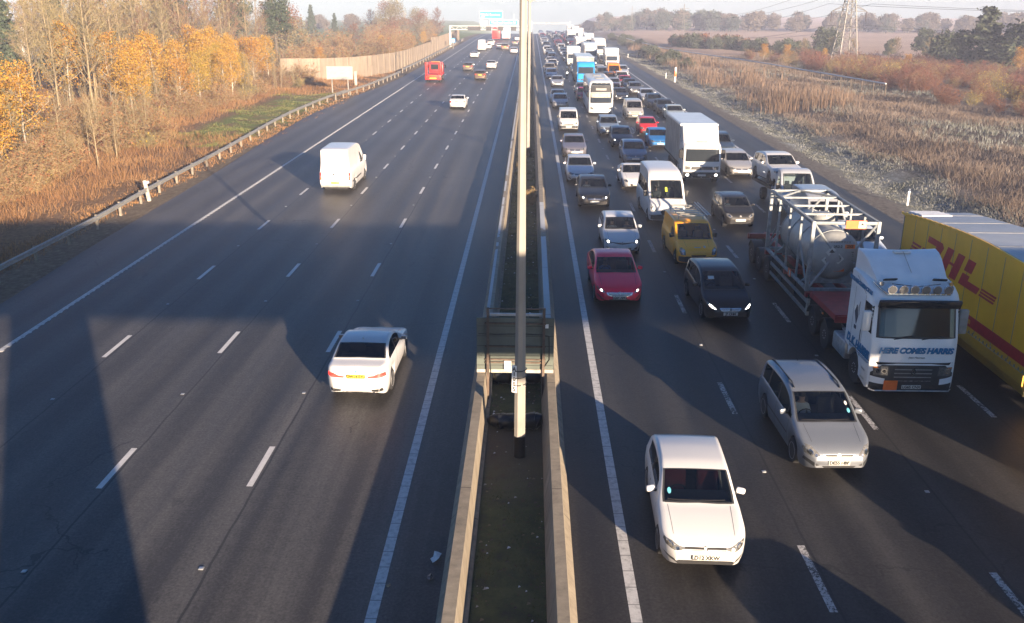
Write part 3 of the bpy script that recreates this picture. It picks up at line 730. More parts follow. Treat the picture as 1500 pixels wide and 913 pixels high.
def build_kinds():
    K = {}
    # white three-door hatchback
    S = hatch(sw=[(1.80, 2.62), (2.72, 3.52)], seams=[(1.42, .35, .88), (2.68, .30, .93)], seat='seat_red', plate=('', ''))
    S['plate'] = (.455, 'LD12 XKW')
    S['panels'] = [('headlight', [([(.815, .735), (.825, .67), (.78, .605), (.62, .575), (.50, .590), (.42, .615), (.42, .645), (.52, .665), (.66, .725)], 'lens', 'F', True),
                                  (circ(.70, .655, .058), 'chrome', 'F', True), (circ(.70, .655, .042), 'lens', 'F', True), (circ(.555, .622, .034), 'chrome', 'F', True)]),
                   ('grille', [(rect(-.42, .592, .42, .652), 'dark', 'F', False), (rect(-.42, .604, .42, .613), 'alloy', 'F', False)]),
                   badge(.625, .068), ('air_intake', [([(-.62, .35), (-.50, .262), (.50, .262), (.62, .35), (.54, .385), (-.54, .385)], 'dark', 'F', False)]),
                   ('fog_lamp', [([(.58, .345), (.70, .35), (.83, .425), (.62, .395)], 'trim', 'F', True), (circ(.70, .378, .030, .022), 'lens', 'F', True)]),
                   screen_trim(S), ('parking_permit', [(circ(-.60, 1.13, .042), 'sticker', 'F', False)]), ('door_handle', [(circ(2.52, .83, .05, .03), 'chrome', 'S', True)]),
                   ] + rear_set(1.79, .80, .95, .8)
    K['white_hatch'] = make_car(S)
    # silver people carrier
    S = dict(L=4.47, W=1.80, H=1.64, r=.32, ax=(.90, 3.60), tum=.20,
        top=[(0, .50), (.03, .60), (.09, .69), (.22, .78), (.5, .88), (.85, .98), (1.0, 1.03), (1.10, 1.06), (1.4, 1.25), (1.95, 1.53), (2.3, 1.60), (2.9, 1.635), (3.6, 1.61), (4.10, 1.54), (4.28, 1.25), (4.38, 1.02), (4.43, .8), (4.47, .58)],
        belt=[(0, .47), (.1, .63), (.3, .75), (.7, .88), (1.2, .97), (2.4, 1.0), (3.8, 1.05), (4.35, .95), (4.47, .56)],
        cowl=1.06, wst=1.92, rr=4.12, rb=4.34, sw=[(1.34, 1.58), (1.66, 2.46), (2.54, 3.36), (3.46, 4.0)], mirror_y=1.62, mirror_mat='paint',
        seams=[(1.40, .33, .95), (2.50, .30, .97), (3.36, .58, 1.0)], bonnet=(.60, .36, 1.0), wst_style='alloy')
    S['plate'] = (.44, 'DE55 HBF'); S['rplate'] = (.8, '')
    S['panels'] = [('headlight', [([(.80, .80), (.835, .70), (.80, .60), (.62, .565), (.47, .60), (.50, .66), (.66, .79)], 'lens', 'F', True), (circ(.69, .66, .065), 'chrome', 'F', True), (circ(.69, .66, .045), 'dark_glass', 'F', True), (circ(.57, .62, .035), 'chrome', 'F', True)]),
                   ('grille', [([(-.40, .64), (.40, .64), (.34, .565), (-.34, .565)], 'alloy', 'F', False), ([(-.36, .63), (-.05, .63), (-.05, .578), (-.32, .578)], 'dark', 'F', False), ([(.05, .63), (.36, .63), (.32, .578), (.05, .578)], 'dark', 'F', False), (rect(-.34, .600, -.05, .606), 'alloy', 'F', False), (rect(.05, .600, .34, .606), 'alloy', 'F', False)]),
                   badge(.60, .06), ('air_intake', [([(-.42, .35), (.42, .35), (.36, .29), (-.36, .29)], 'dark', 'F', False)]),
                   ('fog_lamp', [([(.48, .37), (.60, .33), (.82, .43), (.80, .51), (.60, .44)], 'trim', 'F', True)]), screen_trim(S),
                   ('side_moulding', [(rect(1.42, .555, 3.3, .60), 'trim', 'S', True)]), ('door_handle', [(rect(2.25, .84, 2.43, .875), 'paint', 'S', True), (rect(3.12, .86, 3.30, .895), 'paint', 'S', True)]),
                   ('tax_disc', [(circ(.62, 1.22, .04), 'sticker', 'F', False), (circ(.60, 1.34, .035), 'plate_white', 'F', False)])] + rear_set(1.8, .85, 1.05, .8)
    ra = MB()
    for sx in (-1, 1): ra.tube([(sx*.60, 2.05, 1.56), (sx*.60, 2.3, 1.635), (sx*.60, 3.9, 1.605), (sx*.595, 4.1, 1.54)], .02, 6, 'trim')
    ra.tube([(.05, 3.9, 1.58), (.05, 4.1, 1.75)], .008, 4, 'dark')
    S['extra'] = [Part('roof_rail', ra.mesh('roof_rail'))]
    K['silver_mpv'] = make_car(S)
    # crimson saloon-backed hatch with a broad chrome grille
    S = dict(L=4.83, W=1.86, H=1.50, r=.33, ax=(.95, 3.69), tum=.30, cr=.95, cw=.64,
        top=[(0, .48), (.03, .58), (.09, .66), (.25, .755), (.6, .85), (1.1, .95), (1.38, 1.0), (1.48, 1.03), (1.8, 1.20), (2.3, 1.42), (2.7, 1.49), (3.2, 1.485), (3.7, 1.40), (4.3, 1.14), (4.45, 1.09), (4.72, 1.05), (4.78, .92), (4.83, .6)],
        belt=[(0, .45), (.1, .60), (.3, .70), (.8, .83), (1.5, .93), (2.6, .97), (3.9, 1.02), (4.6, .96), (4.83, .58)],
        cowl=1.42, wst=2.27, rr=3.74, rb=4.28, sw=[(2.02, 2.86), (2.94, 3.70), (3.76, 4.0)], mirror_y=1.98,
        seams=[(1.60, .33, .9), (2.90, .30, .94), (3.62, .58, .98)], bonnet=(.66, .40, 1.36))
    S['plate'] = (.40, 'LG64 AMG'); S['rplate'] = (.82, '')
    S['panels'] = [('headlight', [([(.84, .745), (.855, .68), (.74, .60), (.58, .575), (.56, .62), (.66, .70)], 'lens', 'F', True), (circ(.70, .645, .045), 'beam_lamp', 'F', True), ([(.58, .585), (.72, .60), (.80, .66), (.79, .675), (.71, .625), (.585, .605)], 'chrome', 'F', True)]),
                   ('grille', [([(-.52, .60), (.52, .60), (.46, .50), (.30, .445), (-.30, .445), (-.46, .50)], 'chrome', 'F', False), ([(-.46, .575), (.46, .575), (.41, .505), (.28, .465), (-.28, .465), (-.41, .505)], 'grey_dirty', 'F', False), (rect(-.44, .538, .44, .556), 'chrome', 'F', False), (rect(-.38, .498, .38, .508), 'chrome', 'F', False)]),
                   badge(.555, .068), ('air_intake', [(rect(-.40, .27, .40, .335), 'dark', 'F', False)]),
                   ('fog_lamp', [([(.50, .31), (.66, .335), (.84, .46), (.80, .46), (.62, .37)], 'trim', 'F', True), (circ(.66, .365, .028), 'lens', 'F', True), ([(.48, .285), (.68, .305), (.86, .45), (.845, .465), (.67, .325)], 'chrome', 'F', True)]),
                   screen_trim(S), handles((2.7, 3.5), .86)] + rear_set(1.86, .78, .95, .8)
    K['crimson_liftback'] = make_car(S, 'glass')
    # small white hatch with black nose band
    S = hatch(L=4.06, W=1.73, lit=True); S['plate'] = (.40, '')
    S['top'] = [(y*4.06/4.2, z) for y, z in S['top']]; S['belt'] = [(y*4.06/4.2, z) for y, z in S['belt']]; S['ax'] = (.83, 3.42)
    S['panels'] = [('headlight', [([(.78, .76), (.80, .68), (.70, .61), (.50, .60), (.47, .63), (.60, .74)], 'lens', 'F', True), (circ(.655, .675, .06), 'chrome', 'F', True), (circ(.655, .675, .05), 'beam_lamp', 'F', True)]),
                   ('grille', [([(-.50, .63), (-.14, .565), (0, .55), (.14, .565), (.50, .63), (.48, .655), (.14, .625), (0, .64), (-.14, .625), (-.48, .655)], 'dark', 'F', False)]),
                   ('badge', [([(0, .68), (.055, .60), (0, .52), (-.055, .60)], 'chrome', 'F', False), ([(0, .645), (.03, .60), (0, .555), (-.03, .60)], 'dark', 'F', False)]),
                   ('air_intake', [([(-.42, .40), (.42, .40), (.36, .275), (-.36, .275)], 'dark', 'F', False)]), fogs(.50, .74, .31, .43, 'trim'), screen_trim(S)] + rear_set(1.73, .8, .95, .8)
    K['white_supermini'] = make_car(S)
    # tall black compact with lit lamps
    S = dict(L=4.28, W=1.81, H=1.61, r=.32, ax=(.88, 3.56), tum=.22, cr=.8, cw=.66,
        top=[(0, .50), (.03, .60), (.09, .68), (.22, .77), (.5, .88), (.85, .97), (1.0, 1.01), (1.1, 1.05), (1.45, 1.25), (2.0, 1.52), (2.35, 1.585), (2.9, 1.605), (3.5, 1.57), (3.95, 1.47), (4.12, 1.2), (4.2, 1.0), (4.25, .8), (4.28, .58)],
        belt=[(0, .47), (.1, .62), (.3, .74), (.7, .87), (1.2, .96), (2.4, .99), (3.6, 1.06), (4.15, .95), (4.28, .56)],
        cowl=1.05, wst=1.96, rr=3.97, rb=4.16, sw=[(1.36, 1.60), (1.68, 2.46), (2.54, 3.36), (3.44, 3.82)], mirror_y=1.60,
        seams=[(1.40, .33, .94), (2.50, .30, .96), (3.36, .58, 1.0)], bonnet=(.58, .36, 1.0), sglass='privacy_glass')
    S['plate'] = (.43, 'J7 CHM'); S['rplate'] = (.8, '')
    S['panels'] = [('headlight', [([(.80, .80), (.83, .72), (.72, .615), (.50, .565), (.49, .60), (.64, .735)], 'lens', 'F', True), ([(.74, .74), (.76, .70), (.66, .625), (.53, .59), (.55, .62), (.66, .705)], 'beam_lamp', 'F', True)]),
                   ('grille', [([(-.40, .635), (.40, .635), (.33, .53), (-.33, .53)], 'chrome', 'F', False)]+[(rect(-.34, z, .34, z+.014), 'dark', 'F', False) for z in (.545, .572, .599)]),
                   badge(.585, .05), ('air_intake', [(rect(-.5, .27, .5, .35), 'dark', 'F', False)]), screen_trim(S), ('tax_disc', [(rect(-.52, 1.30, -.30, 1.38), 'plate_white', 'F', False)])] + rear_set(1.81, .85, 1.05, .8)
    K['black_mpv'] = make_car(S)
    # three-box saloon
    def saloon(**k):
        S = dict(L=4.70, W=1.82, H=1.46, r=.325, ax=(.92, 3.66), tum=.30, cr=.8, cw=.67, rc=.5, rcw=.74,
            top=[(0, .50), (.03, .60), (.09, .68), (.25, .76), (.6, .85), (1.1, .94), (1.38, .98), (1.48, 1.01), (1.8, 1.17), (2.25, 1.38), (2.6, 1.45), (3.0, 1.46), (3.4, 1.41), (3.95, 1.15), (4.08, 1.10), (4.3, 1.09), (4.58, 1.06), (4.64, .98), (4.67, .84), (4.70, .55)],
            belt=[(0, .47), (.1, .62), (.3, .72), (.8, .83), (1.5, .92), (2.6, .95), (3.8, .99), (4.5, .97), (4.66, .80), (4.70, .52)],
            cowl=1.42, wst=2.22, rr=3.44, rb=4.00, sw=[(2.0, 2.76), (2.84, 3.56), (3.60, 3.80)], mirror_y=1.95,
            seams=[(1.58, .33, .9), (2.80, .30, .93), (3.56, .58, .96)], bonnet=(.64, .38, 1.36), plate=(.43, ''), rplate=(.84, ''))
        S.update(k)
        S.setdefault('panels', [lights(.80, .44, .585, .72, S.get('lit')), grille(.36, .42, .54, .65, True, 3), badge(.60), intake(.55, .28, .37), fogs(.58, .80, .30, .40), screen_trim(S)] + rear_set(1.82, .74, .92, .8))
        return S
    K['saloon'] = make_car(saloon()); K['saloon_lit'] = make_car(saloon(lit=True))
    S = saloon(); S['rplate'] = (.80, 'OW14 EYU')
    S['panels'] = [lights(.80, .44, .585, .72), grille(.36, .42, .54, .65), intake(.55, .28, .37),
                   ('tail_light', [([(.84, .90), (.86, .78), (.62, .765), (.36, .755), (.34, .80), (.52, .825), (.66, .895)], 'tail_lit', 'B', True), ([(.62, .79), (.80, .80), (.80, .82), (.62, .81)], 'lens', 'B', True)]),
                   ('rear_diffuser', [([(-.78, .33), (-.46, .345), (-.44, .40), (-.76, .44)], 'dark', 'B', False), ([(.46, .345), (.78, .33), (.76, .44), (.44, .40)], 'dark', 'B', False), (rect(-.44, .30, .44, .345), 'trim', 'B', False)]),
                   ('boot_seam', [(rect(-.62, .715, .62, .722), 'dark', 'B', False), (rect(-.68, .585, .68, .591), 'dark', 'B', False)]), ('badge', [(circ(0, .94, .04), 'sticker', 'B', False)]), screen_trim(S)]
    S['sglass'] = 'privacy_glass'; S['rail'] = .09
    ex = MB(); ex.tube([(-.52, 4.45, .30), (-.52, 4.74, .29)], .05, 10, 'chrome'); ex.tube([(.02, 3.2, 1.42), (.02, 3.32, 1.50)], .02, 6, 'paint')
    S['extra'] = [Part('exhaust', ex.mesh('exhaust'))]
    K['white_saloon'] = make_car(S, 'glass')
    # estate
    S = saloon(top=[(0, .50), (.03, .60), (.09, .68), (.25, .76), (.6, .85), (1.1, .94), (1.38, .98), (1.48, 1.01), (1.8, 1.17), (2.25, 1.39), (2.6, 1.46), (3.2, 1.48), (4.0, 1.44), (4.3, 1.38), (4.5, 1.12), (4.62, .95), (4.66, .84), (4.70, .55)],
               belt=[(0, .47), (.1, .62), (.3, .72), (.8, .83), (1.5, .92), (2.6, .95), (4.2, 1.0), (4.55, .92), (4.70, .52)], rr=4.32, rb=4.56, sw=[(2.0, 2.76), (2.84, 3.62), (3.72, 4.2)], rcw=.82)
    K['estate'] = make_car(S)
    K['hatch'] = make_car(hatch()); K['hatch_lit'] = make_car(hatch(lit=True))
    # tiny five-door
    S = hatch(L=3.55, W=1.63, H=1.47, r=.28, ax=(.66, 3.0),
        top=[(0, .50), (.03, .62), (.09, .72), (.22, .82), (.5, .92), (.75, 1.0), (.82, 1.03), (1.1, 1.2), (1.5, 1.40), (1.9, 1.46), (2.5, 1.47), (3.0, 1.42), (3.2, 1.36), (3.36, 1.1), (3.46, .95), (3.51, .8), (3.55, .55)],
        belt=[(0, .47), (.1, .65), (.3, .78), (.6, .88), (.9, .93), (1.9, .96), (3.0, 1.0), (3.4, .92), (3.55, .53)], cowl=.80, wst=1.48, rr=3.22, rb=3.42,
        sw=[(1.24, 1.92), (2.0, 2.6), (2.68, 2.95)], mirror_y=1.2, seams=[(.98, .33, .9), (1.96, .3, .92)], bonnet=(.5, .3, .76), seaty=1.7,
        panels=None, cr=.6)
    S['panels'] = [lights(.74, .44, .60, .78), grille(.28, .30, .60, .63, False), badge(.66, .045), intake(.56, .27, .46), screen_trim(S)] + rear_set(1.63, .8, 1.0, .8)
    K['city_car'] = make_car(S)
    # sports utility
    S = dict(L=4.63, W=1.90, H=1.68, r=.37, ax=(.90, 3.70), tum=.24, low=.28, cr=.6, cw=.72, fup=.06,
        top=[(0, .58), (.03, .72), (.09, .84), (.22, .93), (.6, 1.0), (1.1, 1.07), (1.3, 1.10), (1.4, 1.13), (1.7, 1.32), (2.15, 1.58), (2.5, 1.66), (3.2, 1.68), (3.9, 1.63), (4.2, 1.57), (4.4, 1.28), (4.52, 1.08), (4.6, .9), (4.63, .62)],
        belt=[(0, .55), (.1, .75), (.3, .88), (.8, .97), (1.5, 1.04), (2.6, 1.08), (4.1, 1.13), (4.5, 1.0), (4.63, .6)],
        cowl=1.34, wst=2.12, rr=4.22, rb=4.46, sw=[(1.88, 2.66), (2.74, 3.5), (3.6, 4.05)], mirror_y=1.85,
        seams=[(1.5, .45, 1.0), (2.7, .42, 1.05), (3.5, .65, 1.1)], bonnet=(.66, .34, 1.26), plate=(.52, ''), rplate=(.9, ''))
    S['panels'] = [lights(.86, .52, .72, .86), grille(.36, .46, .52, .84, True, 4), badge(.76), intake(.66, .36, .44), screen_trim(S)] + rear_set(1.9, .9, 1.1, .8)
    K['suv'] = make_car(S)
    # low two-seater coupe
    S = dict(L=4.31, W=1.82, H=1.32, r=.33, ax=(.85, 3.50), tum=.34, cr=.8, cw=.6, rc=.5, rcw=.76, rear_seat=False,
        top=[(0, .46), (.03, .55), (.09, .62), (.25, .70), (.7, .80), (1.3, .89), (1.5, .92), (1.8, 1.08), (2.2, 1.28), (2.5, 1.32), (2.9, 1.29), (3.5, 1.10), (3.95, .97), (4.2, .93), (4.27, .8), (4.31, .5)],
        belt=[(0, .43), (.1, .56), (.3, .66), (.85, .79), (1.5, .86), (2.6, .90), (3.5, .95), (4.2, .90), (4.31, .48)],
        cowl=1.46, wst=2.18, rr=2.95, rb=3.6, sw=[(1.95, 2.85)], mirror_y=1.9, seams=[(1.5, .33, .82), (2.8, .3, .86)], bonnet=(.6, .4, 1.4), plate=(.40, ''), rplate=(.8, ''))
    S['panels'] = [lights(.80, .54, .53, .68), intake(.40, .30, .44), badge(.58, .045), screen_trim(S)] + rear_set(1.82, .68, .84, .8)
    K['coupe'] = make_car(S)

    # ---- vans
    S = dict(L=5.53, W=2.05, H=2.60, r=.345, ax=(1.02, 4.32), tum=.14, low=.26, cr=.45, cw=.78, rc=.25, rcw=.93, rail=.66, er=.10, fup=.04,
        top=[(0, .74), (.03, .94), (.09, 1.06), (.3, 1.17), (.6, 1.27), (.75, 1.33), (1.0, 1.58), (1.55, 2.12), (1.95, 2.42), (2.5, 2.56), (3.2, 2.60), (4.8, 2.60), (5.40, 2.57), (5.50, 2.5), (5.53, 2.40)],
        belt=[(0, .70), (.1, .95), (.35, 1.08), (.8, 1.20), (1.6, 1.28), (4, 1.28), (5.4, 1.28), (5.53, 1.25)],
        cowl=.72, wst=1.58, sw=[(1.36, 2.02), (2.14, 3.2), (3.3, 4.2), (4.3, 5.2)], sglass='privacy_glass', mirror_y=1.30, mirror_dz=.22, mirror_h=.34, mirror_mat='trim', seaty=2.0,
        seams=[(2.08, .4, 1.25), (3.25, .4, 2.1)], bonnet=(.62, .18, .7), plate=(.52, ''), wst_style='steel', rear_seat=False)
    S['panels'] = [('headlight', [([(.92, 1.06), (.95, .93), (.84, .80), (.64, .79), (.66, .86), (.80, 1.0)], 'lens', 'F', True), (circ(.80, .89, .055), 'beam_lamp', 'F', True)]),
                   ('grille', [([(-.36, .82), (.36, .82), (.44, .74), (.36, .60), (-.36, .60), (-.44, .74)], 'dark', 'F', False), (rect(-.40, .70, .40, .712), 'trim', 'F', False)]),
                   ('front_bumper', [([(-.98, .32), (.98, .32), (.98, .56), (.5, .60), (-.5, .60), (-.98, .56)], 'trim', 'F', False)]), screen_trim(S),
                   ('paper_pass', [(rect(-.07, 1.62, .04, 1.82), 'hivis', 'F', False)])]
    S['mid_h'] = 0
    K['minibus'] = make_car(S)
    # compact panel van
    def cvan(**k):
        S = dict(L=4.3, W=1.80, H=1.82, r=.32, ax=(.88, 3.55), tum=.13, low=.24, cr=.5, cw=.72, rc=.25, rcw=.92, rail=.34, er=.08, fup=.05,
            top=[(0, .60), (.03, .74), (.09, .84), (.25, .92), (.6, 1.03), (.85, 1.11), (.95, 1.15), (1.3, 1.45), (1.65, 1.70), (2.0, 1.79), (2.6, 1.82), (3.8, 1.81), (4.2, 1.77), (4.27, 1.7), (4.3, 1.6)],
            belt=[(0, .56), (.1, .75), (.3, .86), (.8, 1.0), (1.4, 1.06), (3, 1.06), (4.2, 1.06), (4.3, 1.03)],
            cowl=.90, wst=1.62, sw=[(1.42, 2.18)], mirror_y=1.34, mirror_dz=.16, mirror_h=.22, mirror_mat='trim', seaty=1.95, rear_seat=False,
            seams=[(1.05, .4, 1.0), (2.25, .4, 1.6), (3.05, .5, 1.55)], bonnet=(.55, .28, .84), plate=(.44, ''), wst_style='steel')
        S.update(k)
        S.setdefault('panels', [('headlight', [([(.80, .92), (.82, .78), (.70, .64), (.55, .66), (.60, .80)], 'lens', 'F', True), (circ(.70, .77, .06), 'chrome', 'F', True), (circ(.70, .77, .045), S.get('lamp', 'lens'), 'F', True)]),
            ('grille', [(rect(-.45, .64, .45, .73), 'dark', 'F', False)]), ('front_bumper', [([(-.86, .32), (.86, .32), (.86, .52), (.5, .58), (-.5, .58), (-.86, .52)], 'trim', 'F', False)]), screen_trim(S)])
        return S
    K['small_van'] = make_car(cvan())
    rk = MB()
    for x in (-.58, .58): rk.tube([(x, 1.75, 1.98), (x, 4.1, 2.0)], .022, 6, 'galvanised')
    for y in (1.75, 2.1, 2.45, 2.8, 3.15, 3.5, 3.85, 4.1): rk.tube([(-.60, y, 2.0), (.60, y, 2.0)], .022, 6, 'galvanised')
    for x in (-.56, .56):
        for y in (2.0, 3.0, 3.9): rk.tube([(x, y, 1.80), (x, y, 2.0)], .018, 5, 'galvanised')
    ld = MB()
    for x in (.66, .80): ld.tube([(x, 1.6, 2.05), (x, 4.3, 2.09)], .022, 6, 'steel')
    for k in range(9): ld.tube([(.66, 1.75+k*.3, 2.055), (.80, 1.75+k*.3, 2.055)], .014, 5, 'steel')
    for k, y in ((0, 2.0), (1, 3.9)): ld.tube([(.56, y, 2.0), (.80, y, 2.04)], .016, 5, 'steel')
    S = cvan(H=1.86, extra=[Part('roof_rack', rk.mesh('roof_rack')), Part('ladder', ld.mesh('ladder'))])
    S['panels'] = [('headlight', [([(.80, .92), (.83, .76), (.76, .62), (.57, .62), (.60, .84), (.66, .90)], 'lens', 'F', True), (circ(.69, .80, .07), 'chrome', 'F', True), (circ(.69, .69, .05), 'chrome', 'F', True)]),
        ('grille', [([(-.34, .62), (.34, .62), (.30, .56), (-.30, .56)], 'dark', 'F', False)]), ('front_bumper', [([(-.88, .30), (.88, .30), (.88, .54), (.5, .56), (-.5, .56), (-.88, .54)], 'trim', 'F', False)]), screen_trim(S),
        ('bonnet_crest', [(circ(.30, .925, .05, .03), 'steel', 'F', False), (rect(-.16, .905, .12, .925), 'steel', 'F', False)])]
    S['bonnet'] = (.5, .28, .84)
    K['yellow_van'] = make_car(S)
    # big panel van seen from behind
    S = dict(L=5.9, W=1.99, H=2.70, r=.345, ax=(1.0, 4.66), tum=.11, low=.26, cr=.5, cw=.75, rc=.22, rcw=.93, rail=.55, er=.09,
        top=[(0, .74), (.03, .92), (.09, 1.05), (.3, 1.15), (.8, 1.30), (.95, 1.36), (1.3, 1.72), (1.8, 2.25), (2.1, 2.5), (2.6, 2.64), (3.2, 2.70), (5.0, 2.70), (5.7, 2.66), (5.85, 2.58), (5.9, 2.4)],
        belt=[(0, .70), (.1, .95), (.35, 1.08), (.9, 1.22), (1.8, 1.3), (4, 1.3), (5.8, 1.3), (5.9, 1.27)],
        cowl=.92, wst=1.85, sw=[(1.62, 2.35)], mirror_y=1.6, mirror_dz=.24, mirror_h=.36, mirror_mat='paint', seaty=2.3, seams=[(2.45, .4, 2.3), (3.6, .4, 2.3)], wst_style='steel', rear_seat=False)
    S['rplate'] = (.64, ''); 
    S['panels'] = [('headlight', [([(.9, 1.05), (.93, .9), (.8, .8), (.66, .82)], 'lens', 'F', True)]), ('grille', [(rect(-.5, .72, .5, .92), 'dark', 'F', False)]),
        ('tail_light', [(rect(.84, .82, .93, 1.30), 'tail', 'B', True), (rect(.85, .98, .925, 1.06), 'lens', 'B', True), (rect(.85, .90, .925, .96), 'amber', 'B', True)]),
        ('rear_bumper', [([(-.93, .34), (.93, .34), (.93, .50), (-.93, .50)], 'galvanised', 'B', False)]),
        ('door_seam', [(rect(-.008, .52, .008, 2.52), 'dark', 'B', False), (rect(-.82, .52, -.81, 2.5), 'grey_dirty', 'B', False), (rect(.81, .52, .82, 2.5), 'grey_dirty', 'B', False), (rect(-.8, 2.5, .8, 2.512), 'grey_dirty', 'B', False)]),
        ('door_handle', [(circ(.08, 1.16, .045, .055), 'dark', 'B', False), (circ(-.35, 1.06, .10, .022), 'steel', 'B', False)]), ('side_moulding', [(rect(2.5, .62, 5.5, .72), 'trim', 'S', True)]), screen_trim(S)]
    K['white_panel_van'] = make_car(S)
    return K

# ---------------------------------------------------------------- lorries, coach and other heavy vehicles (y runs from the front backwards)
def cab_shell(W, prof, bow=.16, drop=.05, mat='paint', pw=7, back=None):
    """a cab: side outline (y,z) from the front foot over the roof, bulging between rounded corners"""
    xs = [-1, -.985, -.95, -.88, -.76, -.5, 0, .5, .76, .88, .95, .985, 1]; n = len(prof); b = MB(); vs = []
    zmax = max(p[1] for p in prof)
    for u in xs:
        a = abs(u)**pw
        for i, (y, z) in enumerate(prof):
            vs.append((u*W/2, y+bow*a*(1 if y < 1.2 else 0), z-(drop*abs(u)**9 if z > zmax*.72 and y > .1 else 0)))
    fs = []
    for i in range(len(xs)-1):
        for j in range(n-1): fs.append((i*n+j, i*n+j+1, (i+1)*n+j+1, (i+1)*n+j))
    fs.append(tuple(range(n))); fs.append(tuple(range((len(xs)-1)*n, len(xs)*n))[::-1])
    b.add(vs, fs, mat, True); b.add(vs, [(0, n-1, len(vs)-1, len(vs)-n)], 'dark')
    return b
def fd(bvh, name, entries, subs=None, off=.008, res=.12, label=None):
    """decals on a cab or body, one part"""
    b = MB()
    for n, e in enumerate(entries): decal(bvh, b, e[0], e[1], e[2], off+.004*n, res, e[3] if len(e) > 3 else False)
    return Part(name, b.mesh(name), subs, label)
def single(name, *boxes):
    b = MB()
    for q in boxes: b.box(*q[:3], **(q[3] if len(q) > 3 else {}))
    return Part(name, b.mesh(name))
def big_wheel(x, y, r=.50, w=.32): return wheel(x, y, r, w, 'steel')
def mudguard(x, y, r, w=.36):
    b = MB(); pts = [(y-(r+.07)*math.cos(t), r+(r+.07)*math.sin(t)) for t in [math.pi*k/10 for k in range(1, 10)]]
    inner = [(y+(p[0]-y)*.96, r+(p[1]-r)*.96) for p in pts]
    vs = []; n = len(pts)
    for X in (x-w/2, x+w/2):
        vs += [(X, a, c) for a, c in pts]+[(X, a, c) for a, c in inner]
    fs = []
    for j in range(n-1):
        fs += [(j, j+1, 2*n+j+1, 2*n+j), (n+j, 3*n+j, 3*n+j+1, n+j+1), (j, n+j, n+j+1, j+1), (2*n+j, 2*n+j+1, 3*n+j+1, 3*n+j)]
    b.add(vs, fs, 'trim', True); return Part('mudguard', b.mesh('mudguard'))
def truck_mirror(x, y, z, mat='white_gloss', h=.62):
    b = MB(); s = 1 if x > 0 else -1
    b.box((x+s*.16, y, z), (.26, .16, h), mat, None, .05); b.box((x+s*.16, y+.085, z-.02), (.20, .012, h*.55), 'chrome')
    b.tube([(x, y+.05, z+h*.4), (x+s*.12, y, z+h*.35)], .02, 6, 'dark'); b.tube([(x, y+.05, z-h*.4), (x+s*.12, y, z-h*.35)], .02, 6, 'dark')
    return Part('wing_mirror', b.mesh('wing_mirror'))
def plate(y, z, txt, w=.52, mat='plate_white', x=0):
    sub = [Part('plate_lettering', moved(text_mesh('plate_lettering', txt, .112, 'ink', .0035, 0, .004), (x, y-.013, z)))] if txt else []
    return Part('number_plate', MB().box((x, y, z), (w, .02, .115), mat, None, .004).mesh('number_plate'), sub)
SIDE = -math.pi/2       # turns lettering to face left of the vehicle's front as seen from in front

